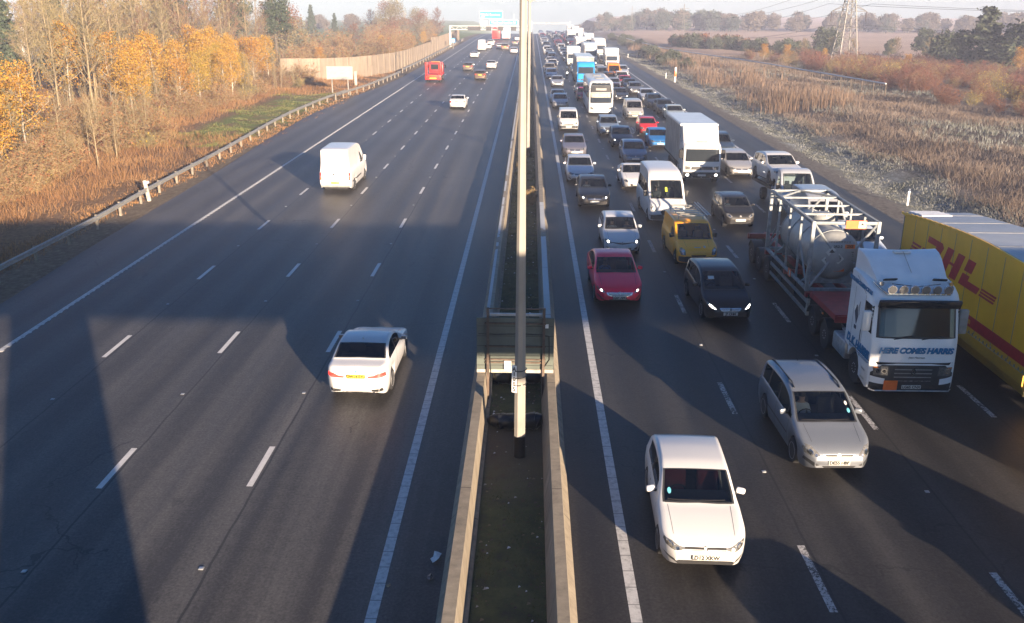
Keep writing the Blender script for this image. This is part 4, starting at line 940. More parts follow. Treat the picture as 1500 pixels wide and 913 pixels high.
def harris_rig():
    """white tractor unit with a skeletal trailer; the tank frame it carries is another thing"""
    P = []
    prof = [(.12, .32), (.03, .36), (0, .50), (0, .95), (.02, 1.25), (.03, 1.55), (.05, 1.80), (.08, 1.93), (.33, 2.98), (.36, 3.06), (.46, 3.18), (.72, 3.32), (1.1, 3.40), (1.7, 3.46), (2.32, 3.48), (2.36, 3.42), (2.36, 1.08), (1.98, 1.0), (1.93, .72), (1.80, .96), (1.60, 1.09), (1.35, 1.14), (1.10, 1.09), (.90, .96), (.77, .72), (.74, .45)]
    c = cab_shell(2.5, prof, .17, .07, 'white_cab'); bv = bvh_of(c.mesh('tmp'))
    for y in (1.02, 1.90): decal(bv, c, rect(y-.008, 1.0, y+.008, 2.95), 'dark', 'S', .004, .3, True)
    decal(bv, c, rect(.30, 1.05, 1.9, 1.065), 'dark', 'S', .004, .3, True); decal(bv, c, [(1.04, 2.96), (1.9, 3.3), (1.9, 3.315), (1.04, 2.975)], 'dark', 'S', .004, .3, True)
    fa = MB(); vs = []; pf = [(.78, 3.30), (.86, 3.42), (1.2, 3.66), (1.65, 3.92), (1.95, 4.02), (2.36, 4.04), (2.36, 3.42)]
    for u in (-1, -.97, -.8, 0, .8, .97, 1): vs += [(u*(1.02+.17*min(1, max(0, (q[0]-.8)/1.5))), q[0]+.10*abs(u)**4*(q[0] < 2), q[1]-(.03 if abs(u) == 1 and q[1] > 3.45 else 0)-.05*(1-abs(u)**2)*(q[1] > 3.6)) for q in pf]
    fs = [(i*7+j, i*7+j+1, (i+1)*7+j+1, (i+1)*7+j) for i in range(6) for j in range(6)]+[tuple(range(7)), tuple(range(42, 49))[::-1]]
    fa.add(vs, fs, 'white_cab', True); fa.box((0, 1.5, 3.84), (.008, .9, .02), 'grey_dirty', (.5, 0, 0)); P.append(Part('roof_fairing', fa.mesh('roof_fairing', 30)))
    hat = [Part('roof_marker', MB().box((0, 2.0, 4.02), (.5, .2, .06), 'lantern', None, .02).mesh('roof_marker'))]
    P.append(Part('cab', c.mesh('cab', 50), hat))
    P.append(fd(bv, 'windscreen', [([(-1.15, 1.92), (1.15, 1.92), (1.12, 2.80), (-1.12, 2.80)], 'trim', 'F'), ([(-1.08, 1.97), (1.08, 1.97), (1.06, 2.78), (-1.06, 2.78)], 'dark_glass', 'F')],
                [Part('wiper', MB().tube([(-.7, -.02, 1.93), (-.1, .02, 2.02)], .014, 5, 'dark').tube([(.1, -.02, 1.93), (.7, .02, 2.02)], .014, 5, 'dark').mesh('wiper'))]))
    P.append(single('sun_visor', ((0, .20, 2.93), (2.36, .10, .26), 'dark_glass', dict(rot=(.35, 0, 0), bev=.03))))
    P.append(fd(bv, 'side_window', [([(.28, 1.98), (1.0, 1.98), (1.0, 2.80), (.42, 2.80)], 'dark_glass', 'S', True)]))
    P.append(fd(bv, 'sleeper_window', [(rect(1.28, 1.5, 1.62, 2.75), 'dark_glass', 'S', True)]) if False else fd(bv, 'cab_handle', [(rect(1.10, 1.42, 1.16, 1.95), 'dark', 'S', True)]))
    P.append(fd(bv, 'front_panel', [([(-1.10, 1.20), (1.10, 1.20), (1.04, 1.12), (.5, 1.17), (-.5, 1.17), (-1.04, 1.12)], 'dark', 'F'), ([(-1.2, .36), (1.2, .36), (1.2, .86), (.92, 1.12), (-.92, 1.12), (-1.2, .86)], 'trim', 'F')]))
    gr = [([(-.56, .56), (.56, .56), (.62, 1.10), (-.62, 1.10)], 'dark', 'F')] + [([(-.54, z), (.54, z), (.55, z+.028), (-.55, z+.028)], 'grey_dirty', 'F') for z in (.62, .74, .86, .98)]
    em = MB(); 
    em.prism([(-.09, 0), (0, .13), (.09, 0), (.055, 0), (0, .08), (-.055, 0)], 'Y', -.035, -.01, 'chrome')
    em.prism([(-.09, 0), (0, -.13), (.09, 0), (.055, 0), (0, -.08), (-.055, 0)], 'Y', -.035, -.01, 'chrome'); me = moved(em.mesh('badge'), (0, -.01, .93))
    P.append(fd(bv, 'grille', gr, [Part('badge', me)], res=.2))
    for s in (-1, 1):
        b = MB(); decal(bv, b, [(s*.72, .80), (s*1.12, .80), (s*1.16, 1.05), (s*.74, 1.08)], 'lens', 'F', .016, .1)
        for x in (.84, 1.02): decal(bv, b, circ(s*x, .93, .075), 'chrome', 'F', .022, .1); decal(bv, b, circ(s*x, .93, .055), 'dark_glass' if s < 0 else 'lens', 'F', .026, .1)
        decal(bv, b, rect(min(s*1.02, s*1.14), 1.02, max(s*1.02, s*1.14), 1.05), 'amber', 'F', .03, .1)
        P.append(Part('headlight', b.mesh('headlight')))
    b = MB(); decal(bv, b, [(-1.2, .56), (-.80, .52), (-.80, .70), (-1.2, .76)], 'white_cab', 'F', .02, .1); decal(bv, b, [(.80, .52), (1.2, .56), (1.2, .76), (.80, .70)], 'white_cab', 'F', .02, .1)
    b.tube([(-1.2, .10, .34), (-1.1, -.03, .33), (1.1, -.03, .33), (1.2, .10, .34)], .022, 6, 'steel')
    P.append(Part('bumper_trim', b.mesh('bumper_trim')))
    P.append(single('hazard_plate', ((-.62, -.035, .50), (.40, .02, .30), 'orange_sign')))
    P.append(plate(-.03, .45, 'LG65 CNX', .56))
    P.append(Part('front_lettering', moved(text_mesh('front_lettering', 'HERE COMES HARRIS', .235, 'blue_letter', .014, .22, .01, spacing=.95), (0, .015, 1.56))))
    P.append(Part('name_lettering', moved(text_mesh('name_lettering', 'Jean Maureen', .085, 'grey_dirty', 0, .25, .006), (.05, .005, 1.36))))
    xs = -1.262
    P.append(Part('side_lettering', moved(text_mesh('side_lettering', 'D. K. HARRIS', .36, 'blue_letter', .018, .25, .012, spacing=.92), (xs, 1.22, 1.28), SIDE)))
    P.append(Part('roof_lettering', moved(text_mesh('roof_lettering', 'HAULAGE CONTRACTORS', .17, 'blue_letter', .010, .2, .012, spacing=.9), (xs, 1.55, 3.12), SIDE)))
    d = MB(); d.prism([(1.62, 2.45), (1.48, 2.12), (1.56, 1.86), (1.76, 2.2)], 'X', xs-.004, xs+.02, 'dark_blue'); d.prism([(1.40, 2.62), (1.52, 2.40), (1.40, 2.18), (1.42, 2.40)], 'X', xs-.004, xs+.02, 'steel'); d.box((xs, 1.6, 1.75), (.012, .16, .11), 'dark_blue')
    P.append(Part('door_emblem', d.mesh('door_emblem')))
    st = MB(); decal(bv, st, [(.1, 1.16), (1.9, 1.16), (1.9, 1.20), (.1, 1.20)], 'dark_blue', 'S', .01, .2, True); decal(bv, st, [(.1, 1.09), (1.9, 1.09), (1.9, 1.12), (.1, 1.12)], 'blue_letter', 'S', .01, .2, True); P.append(Part('side_stripe', st.mesh('side_stripe')))
    lb = MB(); z = 3.27
    lb.tube([(-1.12, 1.0, 3.40), (-1.06, .62, 3.30), (-.92, .36, z-.08), (.92, .36, z-.08), (1.06, .62, 3.30), (1.12, 1.0, 3.40)], .03, 8, 'chrome')
    lamps = []
    for k in range(6):
        x = -.80+k*.32; q = MB(); q.lathe([(0, .125), (.05, .135), (.12, .10), (.17, .04)], 14, 'chrome', 'Y', (x, .30, z+.06)); q.lathe([(-.012, .105), (0, .118)], 14, 'lamp_face', 'Y', (x, .30, z+.06)); lamps.append(Part('spot_lamp', q.mesh('spot_lamp')))
    for k in range(13): lamps.append(Part('marker_lamp', MB().box((-.9+k*.15, .325, z-.08), (.03, .02, .03), 'white_cab').mesh('marker_lamp')))
    P.append(Part('light_bar', lb.mesh('light_bar'), lamps))
    df = MB()
    for s in (-1, 1): df.box((s*.72, .78, 3.50), (.40, .14, .05), 'dark', (-.5, 0, s*-.15), .02); df.lathe([(0, .07), (.25, .03)], 10, 'chrome', 'Y', (s*1.0, .62, 3.42))
    df.tube([(-.7, .66, 3.41), (0, .55, 3.36), (.7, .66, 3.41)], .012, 5, 'dark')
    P.append(Part('air_horn', df.mesh('air_horn')))
    P.append(truck_mirror(-1.24, .42, 2.35)); P.append(truck_mirror(1.24, .42, 2.35, 'grey_dirty', .75))
    sp = MB()
    for z in (.50, .78): sp.box((-1.20, .58, z), (.10, .34, .05), 'steel'); sp.box((1.20, .58, z), (.10, .34, .05), 'steel')
    P.append(Part('cab_step', sp.mesh('cab_step')))
    # chassis, tanks, wheels
    ch = MB()
    for x in (-.42, .42): ch.box((x, 4.0, .82), (.09, 5.6, .26), 'dark')
    ch.box((0, 5.0, 1.0), (.95, .9, .12), 'dark'); ch.box((0, 3.0, .75), (1.5, 1.1, .4), 'dark')
    P.append(Part('chassis', ch.mesh('chassis')))
    P.append(single('fuel_tank', ((-.98, 2.9, .68), (.52, 1.25, .58), 'steel', dict(bev=.08)))); P.append(single('battery_box', ((.98, 2.9, .66), (.5, 1.2, .5), 'grey_dirty', dict(bev=.05))))
    P.append(single('catwalk', ((-.1, 2.95, 1.02), (1.7, 1.1, .05), 'steel')))
    for y in (1.35, 4.35, 5.75):
        for s in (-1, 1):
            P.append(big_wheel(s*1.07, y)); 
            if y > 2: P.append(mudguard(s*1.05, y, .50, .5))
    # trailer
    T = MB()
    T.prism([(3.55, 1.28), (3.7, 1.42), (6.3, 1.36), (6.6, 1.20), (16.2, 1.20), (16.2, .98), (7.0, .98), (6.4, 1.10), (3.55, 1.18)], 'X', -.50, -.36, 'red_paint')
    T.prism([(3.55, 1.28), (3.7, 1.42), (6.3, 1.36), (6.6, 1.20), (16.2, 1.20), (16.2, .98), (7.0, .98), (6.4, 1.10), (3.55, 1.18)], 'X', .36, .50, 'red_paint')
    T.prism([(3.6, 1.40), (6.4, 1.35), (6.4, 1.39), (3.6, 1.44)], 'X', -1.15, 1.15, 'red_paint')
    T.box((-1.16, 5.0, 1.32), (.08, 2.9, .20), 'red_paint', (-.02, 0, 0)); T.box((1.16, 5.0, 1.32), (.08, 2.9, .20), 'red_paint', (-.02, 0, 0)); T.box((0, 3.58, 1.30), (2.4, .10, .22), 'red_paint')
    for y in (6.9, 9.9, 12.9, 15.9): T.box((0, y, 1.12), (2.44, .18, .16), 'red_paint')
    T.box((0, 13.9, .80), (1.7, 4.4, .22), 'dark'); T.box((0, 16.25, 1.0), (2.4, .10, .24), 'red_paint')
    P.append(Part('trailer_bed', T.mesh('trailer_bed')))
    g = MB()
    for z in (.52, .92): g.box((-1.20, 9.2, z), (.05, 5.4, .13), 'galvanised'); g.box((1.20, 9.2, z), (.05, 5.4, .13), 'galvanised')
    for y in (6.6, 8.4, 10.2, 11.8):
        for s in (-1, 1): g.box((s*1.17, y, .82), (.04, .08, .75), 'dark')
    g.box((-1.19, 6.55, .75), (.10, .14, .62), 'post_concrete')
    P.append(Part('side_guard', g.mesh('side_guard')))
    for y in (12.45, 13.85, 15.2):
        for s in (-1, 1): P.append(big_wheel(s*1.04, y, .50, .38)); P.append(mudguard(s*1.03, y, .50, .46))
    P.append(single('landing_leg', ((-.85, 6.3, .75), (.12, .12, .9), 'dark'), ((.85, 6.3, .75), (.12, .12, .9), 'dark')))
    P.append(single('marker_lights', ((-1.22, 4.9, 1.12), (.03, .34, .07), 'lens'), ((-1.23, 4.75, 1.12), (.03, .10, .06), 'amber')))
    return P

def diamond(b, x, y, z, s, axis='Y', mat='plate_white'):
    if axis == 'Y':
        b.prism([(x, z-s), (x+s, z), (x, z+s), (x-s, z)], 'Y', y-.012, y, mat); b.prism([(x, z-.08*s), (x+.45*s, z), (x, z+.55*s), (x-.45*s, z)], 'Y', y-.016, y-.01, 'ink')
def tank_container():
    """20 ft open frame with a grey pressure tank; base at the frame's feet, y runs backwards"""
    P = []; L, W, H = 6.05, 2.44, 2.60; f = MB(); q = .13
    for s in (-1, 1):
        for y in (q/2, L-q/2): f.box((s*(W/2-q/2), y, H/2), (q, q, H), 'frame_grey', None, .012)
        for z in (q/2, H-q/2): f.box((s*(W/2-q/2), L/2, z), (q*.85, L-2*q, q*.85), 'frame_grey', None, .01)
    for y in (q/2, L-q/2):
        for z in (q/2, H-q/2): f.box((0, y, z), (W-2*q, q*.85, q*.85), 'frame_grey', None, .01)
        for s in (-1, 1):
            f.tube([(s*(W/2-.12), y, .12), (s*.45, y, H*.42)], .045, 6, 'frame_grey'); f.tube([(s*(W/2-.12), y, H-.12), (s*.45, y, H*.62)], .045, 6, 'frame_grey')
    for y in (1.5, 3.0, 4.55):
        for s in (-1, 1): f.box((s*(W/2-.06), y, H/2), (.075, .075, H-.26), 'frame_grey')
        f.box((0, y, H-.06), (W-.26, .07, .07), 'frame_grey')
    for s in (-1, 1): f.tube([(s*(W/2-.07), .15, .15), (s*(W/2-.07), 1.5, H*.6)], .035, 6, 'frame_grey'); f.tube([(s*(W/2-.07), L-.15, .15), (s*(W/2-.07), 4.55, H*.6)], .035, 6, 'frame_grey')
    f.tube([(-W/2+.1, 4.6, H-.05), (0, L-.1, H-.05), (W/2-.1, 4.6, H-.05)], .045, 6, 'frame_grey')
    P.append(Part('frame', f.mesh('frame')))
    r = .93; zc = 1.10; t = MB()
    prof = [(.55, .02), (.57, .35), (.64, .62), (.76, .80), (.92, .90), (1.05, r), (4.95, r), (5.08, .90), (5.24, .80), (5.36, .62), (5.43, .35), (5.45, .02)]
    t.lathe([(a, b) for a, b in prof], 36, 'tank_metal', 'Y', (0, 0, zc))
    for y in (1.1, 2.4, 3.7, 4.9): t.lathe([(y-.03, r), (y-.03, r+.025), (y+.03, r+.025), (y+.03, r)], 36, 'frame_grey', 'Y', (0, 0, zc))
    dome = MB(); dome.lathe([(zc+r-.08, .46), (zc+r+.22, .46), (zc+r+.27, .42), (zc+r+.30, .25), (zc+r+.31, .02)], 22, 'tank_metal', 'Z', (0, 2.75, 0))
    for k in range(8): a = k*math.pi/4; dome.tube([(.43*math.cos(a), 2.75+.43*math.sin(a), zc+r+.2), (.43*math.cos(a), 2.75+.43*math.sin(a), zc+r+.31)], .02, 5, 'steel')
    P.append(Part('tank', t.mesh('tank'), [Part('manlid', dome.mesh('manlid'))]))
    for y in (1.0, 5.0):
        sd = MB(); sd.box((0, y, .25), (1.5, .12, .42), 'frame_grey'); sd.prism([(-1.1, .12), (1.1, .12), (.6, .5), (-.6, .5)], 'Y', y-.05, y+.05, 'frame_grey')
        P.append(Part('saddle', sd.mesh('saddle')))
    y0 = .50
    dm = MB(); diamond(dm, -.22, y0+.08, zc+.22, .23); diamond(dm, -.36, y0+.10, zc-.08, .20); diamond(dm, .05, y0+.07, zc-.02, .20); P.append(Part('hazard_diamond', dm.mesh('hazard_diamond')))
    op = MB(); op.box((.42, y0+.10, zc+.44), (.36, .02, .15), 'orange_sign'); op.box((.12, y0+.12, zc-.42), (.38, .02, .18), 'orange_sign')
    P.append(Part('orange_panel', op.mesh('orange_panel'), [Part('panel_lettering', moved(text_mesh('panel_lettering', '2XE', .14, 'ink', .004), (.42, y0+.085, zc+.44)))]))
    P.append(Part('tank_lettering', moved(text_mesh('tank_lettering', '2R2-2', .13, 'ink', .003), (-.02, y0+.06, zc+.44))))
    tx = MB()
    for k in range(5): tx.box((.44, y0+.13, zc+.22-k*.075), (.30-.04*(k % 2), .012, .022), 'ink')
    for k in range(9): tx.box((-.36+k*.095, y0+.09, zc+.62-abs(k-4)*.004), (.06, .012, .07), 'grey_dirty')
    P.append(Part('data_lines', tx.mesh('data_lines')))
    hp = MB(); hp.box((.32, -.03, H-.10), (.72, .02, .30), 'orange_sign'); P.append(Part('hazard_panel', hp.mesh('hazard_panel'), [Part('panel_square', MB().box((.53, -.045, H-.10), (.26, .012, .24), 'plate_white').prism([(.46, H-.12), (.60, H-.12), (.53, H-.02)], 'Y', -.056, -.05, 'ink').mesh('panel_square'))]))
    P.append(single('orange_placard', ((-W/2-.02, 2.1, .12), (.02, .34, .30), 'orange_sign'), ((-W/2-.034, 2.02, .12), (.01, .13, .2), 'plate_white')))
    return P

def express_trailer():
    """yellow curved-roof box trailer behind a yellow tractor unit; y runs from the tractor's nose back"""
    P = []; F0, F1 = 7.6, 17.5; W = 2.5
    def topz(y): t = (y-F0)/(F1-F0); return 4.02+.10*math.sin(min(1, t*1.5)*math.pi*.6)-.50*max(0, t-.30)**1.5/.6
    ys = [F0+(F1-F0)*k/24 for k in range(25)]
    b = MB(); poly = [(F0, 1.02)]+[(F0, topz(F0)-.06)]+[(y, topz(y)) for y in ys[1:]]+[(F1, 1.02)]
    b.prism(poly, 'X', -W/2, W/2, 'yellow_livery')
    for k in range(1, 9): y = F0+(F1-F0)*k/9; b.box((-W/2-.004, y, (1.1+topz(y))/2-.05), (.008, .02, topz(y)-1.25), 'grey_dirty')
    P.append(Part('trailer_box', b.mesh('trailer_box')))
    r = MB(); vs = []
    for y in ys: vs += [(-W/2+.05, y, topz(y)+.012), (W/2-.05, y, topz(y)+.012), (-W/2+.05, y, topz(y)-.03), (W/2-.05, y, topz(y)-.03)]
    fs = []
    for i in range(24): a = i*4; fs += [(a, a+4, a+5, a+1), (a+2, a+3, a+7, a+6), (a, a+2, a+6, a+4), (a+1, a+5, a+7, a+3)]
    fs += [(0, 1, 3, 2), (96, 98, 99, 97)]
    r.add(vs, fs, 'roof_grey'); 
    for k in range(5): y = F0+.9+k*2.0; r.box((0, y, topz(y)+.016), (W-.12, .03, .012), 'grey_dirty')
    for k in range(3): y = F1-.2-k*.4; r.box((-.55, y, topz(y)+.04), (1.1, .36, .03), 'white_paint')
    P.append(Part('trailer_roof', r.mesh('trailer_roof')))
    tr = MB(); vs = []
    for s in (-1, 1):
        o = len(vs); 
    for y in ys: tr.box((-W/2-.015, y, topz(y)-.03), (.05, (F1-F0)/24+.01, .09), 'yellow_livery')
    P.append(Part('roof_edge', tr.mesh('roof_edge')))
    sk = MB(); sk.prism([(-W/2-.02, 1.03), (-W/2-.02, .70), (-W/2+.10, .36), (-W/2+.14, .36), (-W/2+.04, .70), (-W/2+.04, 1.03)], 'Y', F0+.1, F1-.2, 'yellow_livery'); sk.prism([(W/2+.02, 1.03), (W/2+.02, .70), (W/2-.10, .36), (W/2-.14, .36), (W/2-.04, .70), (W/2-.04, 1.03)], 'Y', F0+.1, F1-.2, 'yellow_livery')
    sk.prism([(-1.2, .36), (1.2, .36), (1.2, 1.0), (-1.2, 1.0)], 'Y', F0+.05, F0+.1, 'yellow_livery')
    P.append(Part('side_skirt', sk.mesh('side_skirt')))
    # red lettering and stripes on the left flank; u runs from the tail towards the nose
    ft = MB(); u0 = 15.95; z0 = 2.36; Hh = .95; sh = .42; sc = 1.19; x = -W/2-.006
    def pl(pts): ft.prism([(u0-(p[0]+p[1]*sh*Hh)*sc, z0+p[1]*Hh) for p in pts], 'X', x-.006, x, 'red_livery')
    pl([(.30, 1), (1.25, 1), (1.42, .86), (1.36, .54), (.92, .54), (.98, .76), (.34, .76)]); pl([(.10, 0), (1.0, 0), (1.25, .18), (1.36, .46), (.90, .46), (.82, .26), (.60, .26), (.66, .46), (.22, .46)])
    for a in (1.62, 2.30): pl([(a, .0), (a+.40, .0), (a+.40, .44), (a, .44)])
    pl([(1.62, .44), (2.70, .44), (2.70, .54), (1.62, .54)]); 
    for a in (1.62, 2.30): pl([(a, .54), (a+.40, .54), (a+.40, 1), (a, 1)])
    pl([(2.92, .0), (4.02, .0), (4.06, .26), (3.34, .26), (3.34, .44), (2.92, .44)]); pl([(2.92, .54), (3.36, .54), (3.36, 1), (2.92, 1)])
    for k in range(3): pl([(-.55, .06+k*.15), (-.06+k*.06, .06+k*.15), (-.02+k*.06, .15+k*.15), (-.55, .15+k*.15)]); pl([(4.14, .02+k*.11), (4.95, .02+k*.11), (4.95, .09+k*.11), (4.14, .09+k*.11)])
    P.append(Part('flank_lettering', ft.mesh('flank_lettering')))
    bd = MB(); bd.box((-W/2-.004, (F0+F1)/2-.1, 1.42), (.012, F1-F0-.4, .36), 'red_livery')
    rv = MB()
    for k in range(40): y = F0+.2+k*(F1-F0-.4)/39; rv.box((-W/2-.006, y, 1.08), (.014, .05, .10), 'grey_dirty')
    rv.box((-W/2-.006, (F0+F1)/2, 1.03), (.012, F1-F0-.1, .03), 'grey_dirty'); rv.box((-W/2-.006, F1-.04, 2.3), (.014, .07, 2.4), 'grey_dirty'); P.append(Part('side_rail', rv.mesh('side_rail')))
    P.append(Part('red_band', bd.mesh('red_band'), [Part('band_lettering', moved(text_mesh('band_lettering', 'dhl.com', .30, 'yellow_livery', .006), (-W/2-.014, 11.7, 1.42), SIDE))]))
    for y in (14.0, 15.4, 16.7):
        for s in (-1, 1): P.append(big_wheel(s*1.0, y, .48, .36))
    prof = [(.12, .32), (0, .5), (0, 1.2), (.08, 1.9), (.33, 2.95), (.55, 3.2), (1.3, 3.75), (1.9, 3.95), (2.3, 3.95), (2.3, 1.0), (1.9, .55)]
    c = cab_shell(2.48, prof, .17, .07, 'yellow_livery'); bv = bvh_of(c.mesh('tmp')); P.append(Part('cab', c.mesh('cab', 50)))
    P.append(fd(bv, 'windscreen', [([(-1.1, 1.92), (1.1, 1.92), (1.06, 2.85), (-1.06, 2.85)], 'dark_glass', 'F')])); P.append(fd(bv, 'side_window', [([(.28, 1.98), (1.0, 1.98), (1.0, 2.8), (.42, 2.8)], 'dark_glass', 'S', True)]))
    P.append(fd(bv, 'grille', [([(-.8, .5), (.8, .5), (.9, 1.5), (-.9, 1.5)], 'trim', 'F')])); P.append(single('chassis', ((0, 4.6, .8), (1.0, 6.5, .3), 'dark')))
    for y in (1.35, 4.9):
        for s in (-1, 1): P.append(big_wheel(s*1.05, y))
    P.append(truck_mirror(-1.23, .42, 2.35, 'dark')); P.append(truck_mirror(1.23, .42, 2.35, 'dark'))
    return P

def box_lorry(boxL=6.6, boxH=3.65, cabH=2.62, boxmat='curtain_grey', frontmat='white_gloss', deflect=True, W=2.45, artic=False, lit=True, canopy=None):
    P = []
    prof = [(.10, .42), (.02, .50), (0, .70), (.02, 1.25), (.05, 1.46), (.16, 2.28), (.26, 2.42), (.5, cabH-.06), (.9, cabH), (1.75, cabH), (1.8, cabH-.05), (1.8, .85), (1.6, .62)]
    if cabH > 3: prof = [(.10, .40), (.02, .48), (0, .75), (.02, 1.5), (.07, 1.85), (.26, 2.78), (.36, 2.92), (.7, cabH-.15), (1.2, cabH), (2.1, cabH), (2.15, cabH-.05), (2.15, .9), (1.8, .6)]
    z0, z1 = (1.50, 2.28) if cabH < 3 else (1.90, 2.78)
    c = cab_shell(W-.05, prof, .14, .05, 'paint'); bv = bvh_of(c.mesh('tmp')); P.append(Part('cab', c.mesh('cab', 50)))
    w = W/2-.14
    P.append(fd(bv, 'windscreen', [([(-w, z0), (w, z0), (w-.03, z1), (-w+.03, z1)], 'dark_glass', 'F')]))
    P.append(fd(bv, 'side_window', [([(.22, z0+.02), (1.1, z0+.05), (1.1, z1-.02), (.36, z1-.02)], 'dark_glass', 'S', True)]))
    P.append(fd(bv, 'grille', [([(-.72, .98), (.72, .98), (.66, 1.18), (-.66, 1.18)], 'trim', 'F'), (rect(-.70, 1.03, .70, 1.05), 'chrome', 'F'), (rect(-.70, 1.10, .70, 1.12), 'chrome', 'F')], [Part('badge', MB().lathe([(-.02, .10), (.0, .11)], 16, 'chrome', 'Y', (0, -.02, 1.08)).mesh('badge'))]))
    P.append(fd(bv, 'front_bumper', [([(-w-.1, .44), (w+.1, .44), (w+.1, .82), (-w-.1, .82)], 'trim', 'F')]))
    for s in (-1, 1):
        b = MB(); decal(bv, b, [(s*.78, .98), (s*1.06, .98), (s*1.08, 1.20), (s*.76, 1.18)], 'lens', 'F', .012, .1); P.append(Part('headlight', b.mesh('headlight'))); b = MB(); decal(bv, b, circ(s*.92, .64, .13, .10), 'chrome', 'F', .018, .1); decal(bv, b, circ(s*.92, .64, .10, .075), 'beam_lamp' if lit else 'lens', 'F', .022, .1); P.append(Part('lower_lamp', b.mesh('lower_lamp')))
    P.append(plate(-.03, .63, '')); P.append(truck_mirror(-W/2+.03, .35, 1.95, 'dark', .55)); P.append(truck_mirror(W/2-.03, .35, 1.95, 'dark', .55))
    y0 = 2.0 if cabH < 3 else 2.6
    if deflect:
        d = MB(); zt = boxH-.05
        pts = [(.55, cabH-.03), (.8, cabH+.25), (1.55, zt), (1.8, zt), (1.8, cabH-.03)]
        vs = []
        for u in (-1, -.9, -.5, 0, .5, .9, 1): vs += [(u*(W/2-.08), p[0]+(.25*abs(u)**5 if i < 2 else 0), p[1]-(.05*abs(u)**6)) for i, p in enumerate(pts)]
        n = 5; fs = [(i*n+j, i*n+j+1, (i+1)*n+j+1, (i+1)*n+j) for i in range(6) for j in range(n-1)]+[tuple(range(n)), tuple(range(6*n, 7*n))[::-1]]
        d.add(vs, fs, 'paint', True); d.box((0, .62, cabH+.06), (.75, .05, .05), 'dark'); P.append(Part('air_deflector', d.mesh('air_deflector', 30)))
    b = MB(); b.box((0, y0+boxL/2, (1.05+boxH)/2), (W, boxL, boxH-1.05), boxmat); b.box((0, y0+boxL/2, boxH+.01), (W-.1, boxL-.1, .03), 'white_gloss'); b.box((0, y0-.01, (1.05+boxH)/2), (W-.02, .04, boxH-1.08), frontmat)
    for s in (-1, 1):
        b.box((s*W/2, y0+boxL/2, boxH-.05), (.06, boxL, .12), 'white_gloss'); b.box((s*W/2, y0+boxL/2, 1.08), (.06, boxL, .12), 'dark')
        for k in range(1, 8): b.box((s*(W/2+.004), y0+boxL*k/8, 2.3), (.012, .05, 2.3), 'grey_dirty')
    P.append(Part('cargo_box', b.mesh('cargo_box')))
    ch = MB(); ch.box((0, y0+boxL/2-.5, .8), (1.0, boxL+1.2, .28), 'dark')
    for s in (-1, 1): ch.box((s*(W/2-.06), y0+boxL*.35, .70), (.05, boxL*.4, .42), 'dark')
    P.append(Part('chassis', ch.mesh('chassis')))
    axes = [1.25, y0+boxL*.68] if not artic else [1.3, 4.6, y0+boxL*.70, y0+boxL*.80, y0+boxL*.90]
    for y in axes:
        for s in (-1, 1): P.append(big_wheel(s*(W/2-.19), y, .46, .34))
    return P

def coach():
    P = []; L, W = 12.0, 2.5
    prof = [(.10, .30), (.02, .38), (0, .60), (0, 1.0), (.04, 1.22), (.10, 1.45), (.32, 2.35), (.60, 3.0), (.78, 3.28), (1.05, 3.42), (2.0, 3.50), (11.6, 3.50), (11.9, 3.4), (12, 3.1), (12, .6), (11.8, .34)]
    c = cab_shell(W, prof, .20, .12, 'white_gloss', 6); bv = bvh_of(c.mesh('tmp')); P.append(Part('body', c.mesh('body', 50)))
    P.append(fd(bv, 'windscreen', [([(-1.12, 1.30), (1.12, 1.30), (1.10, 2.32), (-1.10, 2.32)], 'dark_glass', 'F')], [fd(bv, 'sun_blind', [([(-1.04, 1.86), (1.04, 1.86), (1.06, 2.28), (-1.06, 2.28)], 'post_concrete', 'F')], off=.016), Part('wiper', MB().tube([(-.9, -.02, 1.32), (-.1, .03, 1.46)], .015, 5, 'dark').tube([(.0, -.02, 1.32), (.8, .03, 1.46)], .015, 5, 'dark').mesh('wiper'))]))
    P.append(fd(bv, 'destination_display', [([(-1.12, 2.36), (1.12, 2.36), (1.06, 3.02), (-1.06, 3.02)], 'trim', 'F'), (rect(-.55, 2.55, .55, 2.78), 'grey_dirty', 'F')]))
    P.append(fd(bv, 'front_roof_panel', [([(-1.05, 3.03), (1.05, 3.03), (.95, 3.30), (-.95, 3.30)], 'dark_glass', 'F')]))
    for k in range(6):
        y = 1.3+k*1.75; P.append(fd(bv, 'side_window', [([(y, 1.55), (y+1.68, 1.55), (y+1.68, 2.85), (y, 2.85)], 'dark_glass', 'S', True)], res=.5))
    for s in (-1, 1):
        b = MB(); decal(bv, b, [(s*.72, .62), (s*1.08, .66), (s*1.10, .92), (s*.80, .84)], 'lens', 'F', .012, .1); P.append(Part('headlight', b.mesh('headlight')))
        b = MB(); b.tube([(s*1.15, .15, 2.75), (s*1.38, -.25, 2.7), (s*1.40, -.28, 2.5)], .03, 6, 'dark'); b.box((s*1.40, -.28, 2.2), (.20, .14, .55), 'dark', None, .04); P.append(Part('wing_mirror', b.mesh('wing_mirror')))
        for y in (2.6, 9.0, 10.3): P.append(big_wheel(s*1.10, y, .48, .30))
    P.append(plate(-.02, .46, '')); P.append(single('roof_hatch', ((0, 4.0, 3.53), (.9, .8, .06), 'grey_dirty', dict(bev=.02)), ((0, 8.5, 3.53), (.9, .8, .06), 'grey_dirty', dict(bev=.02))))
    return P

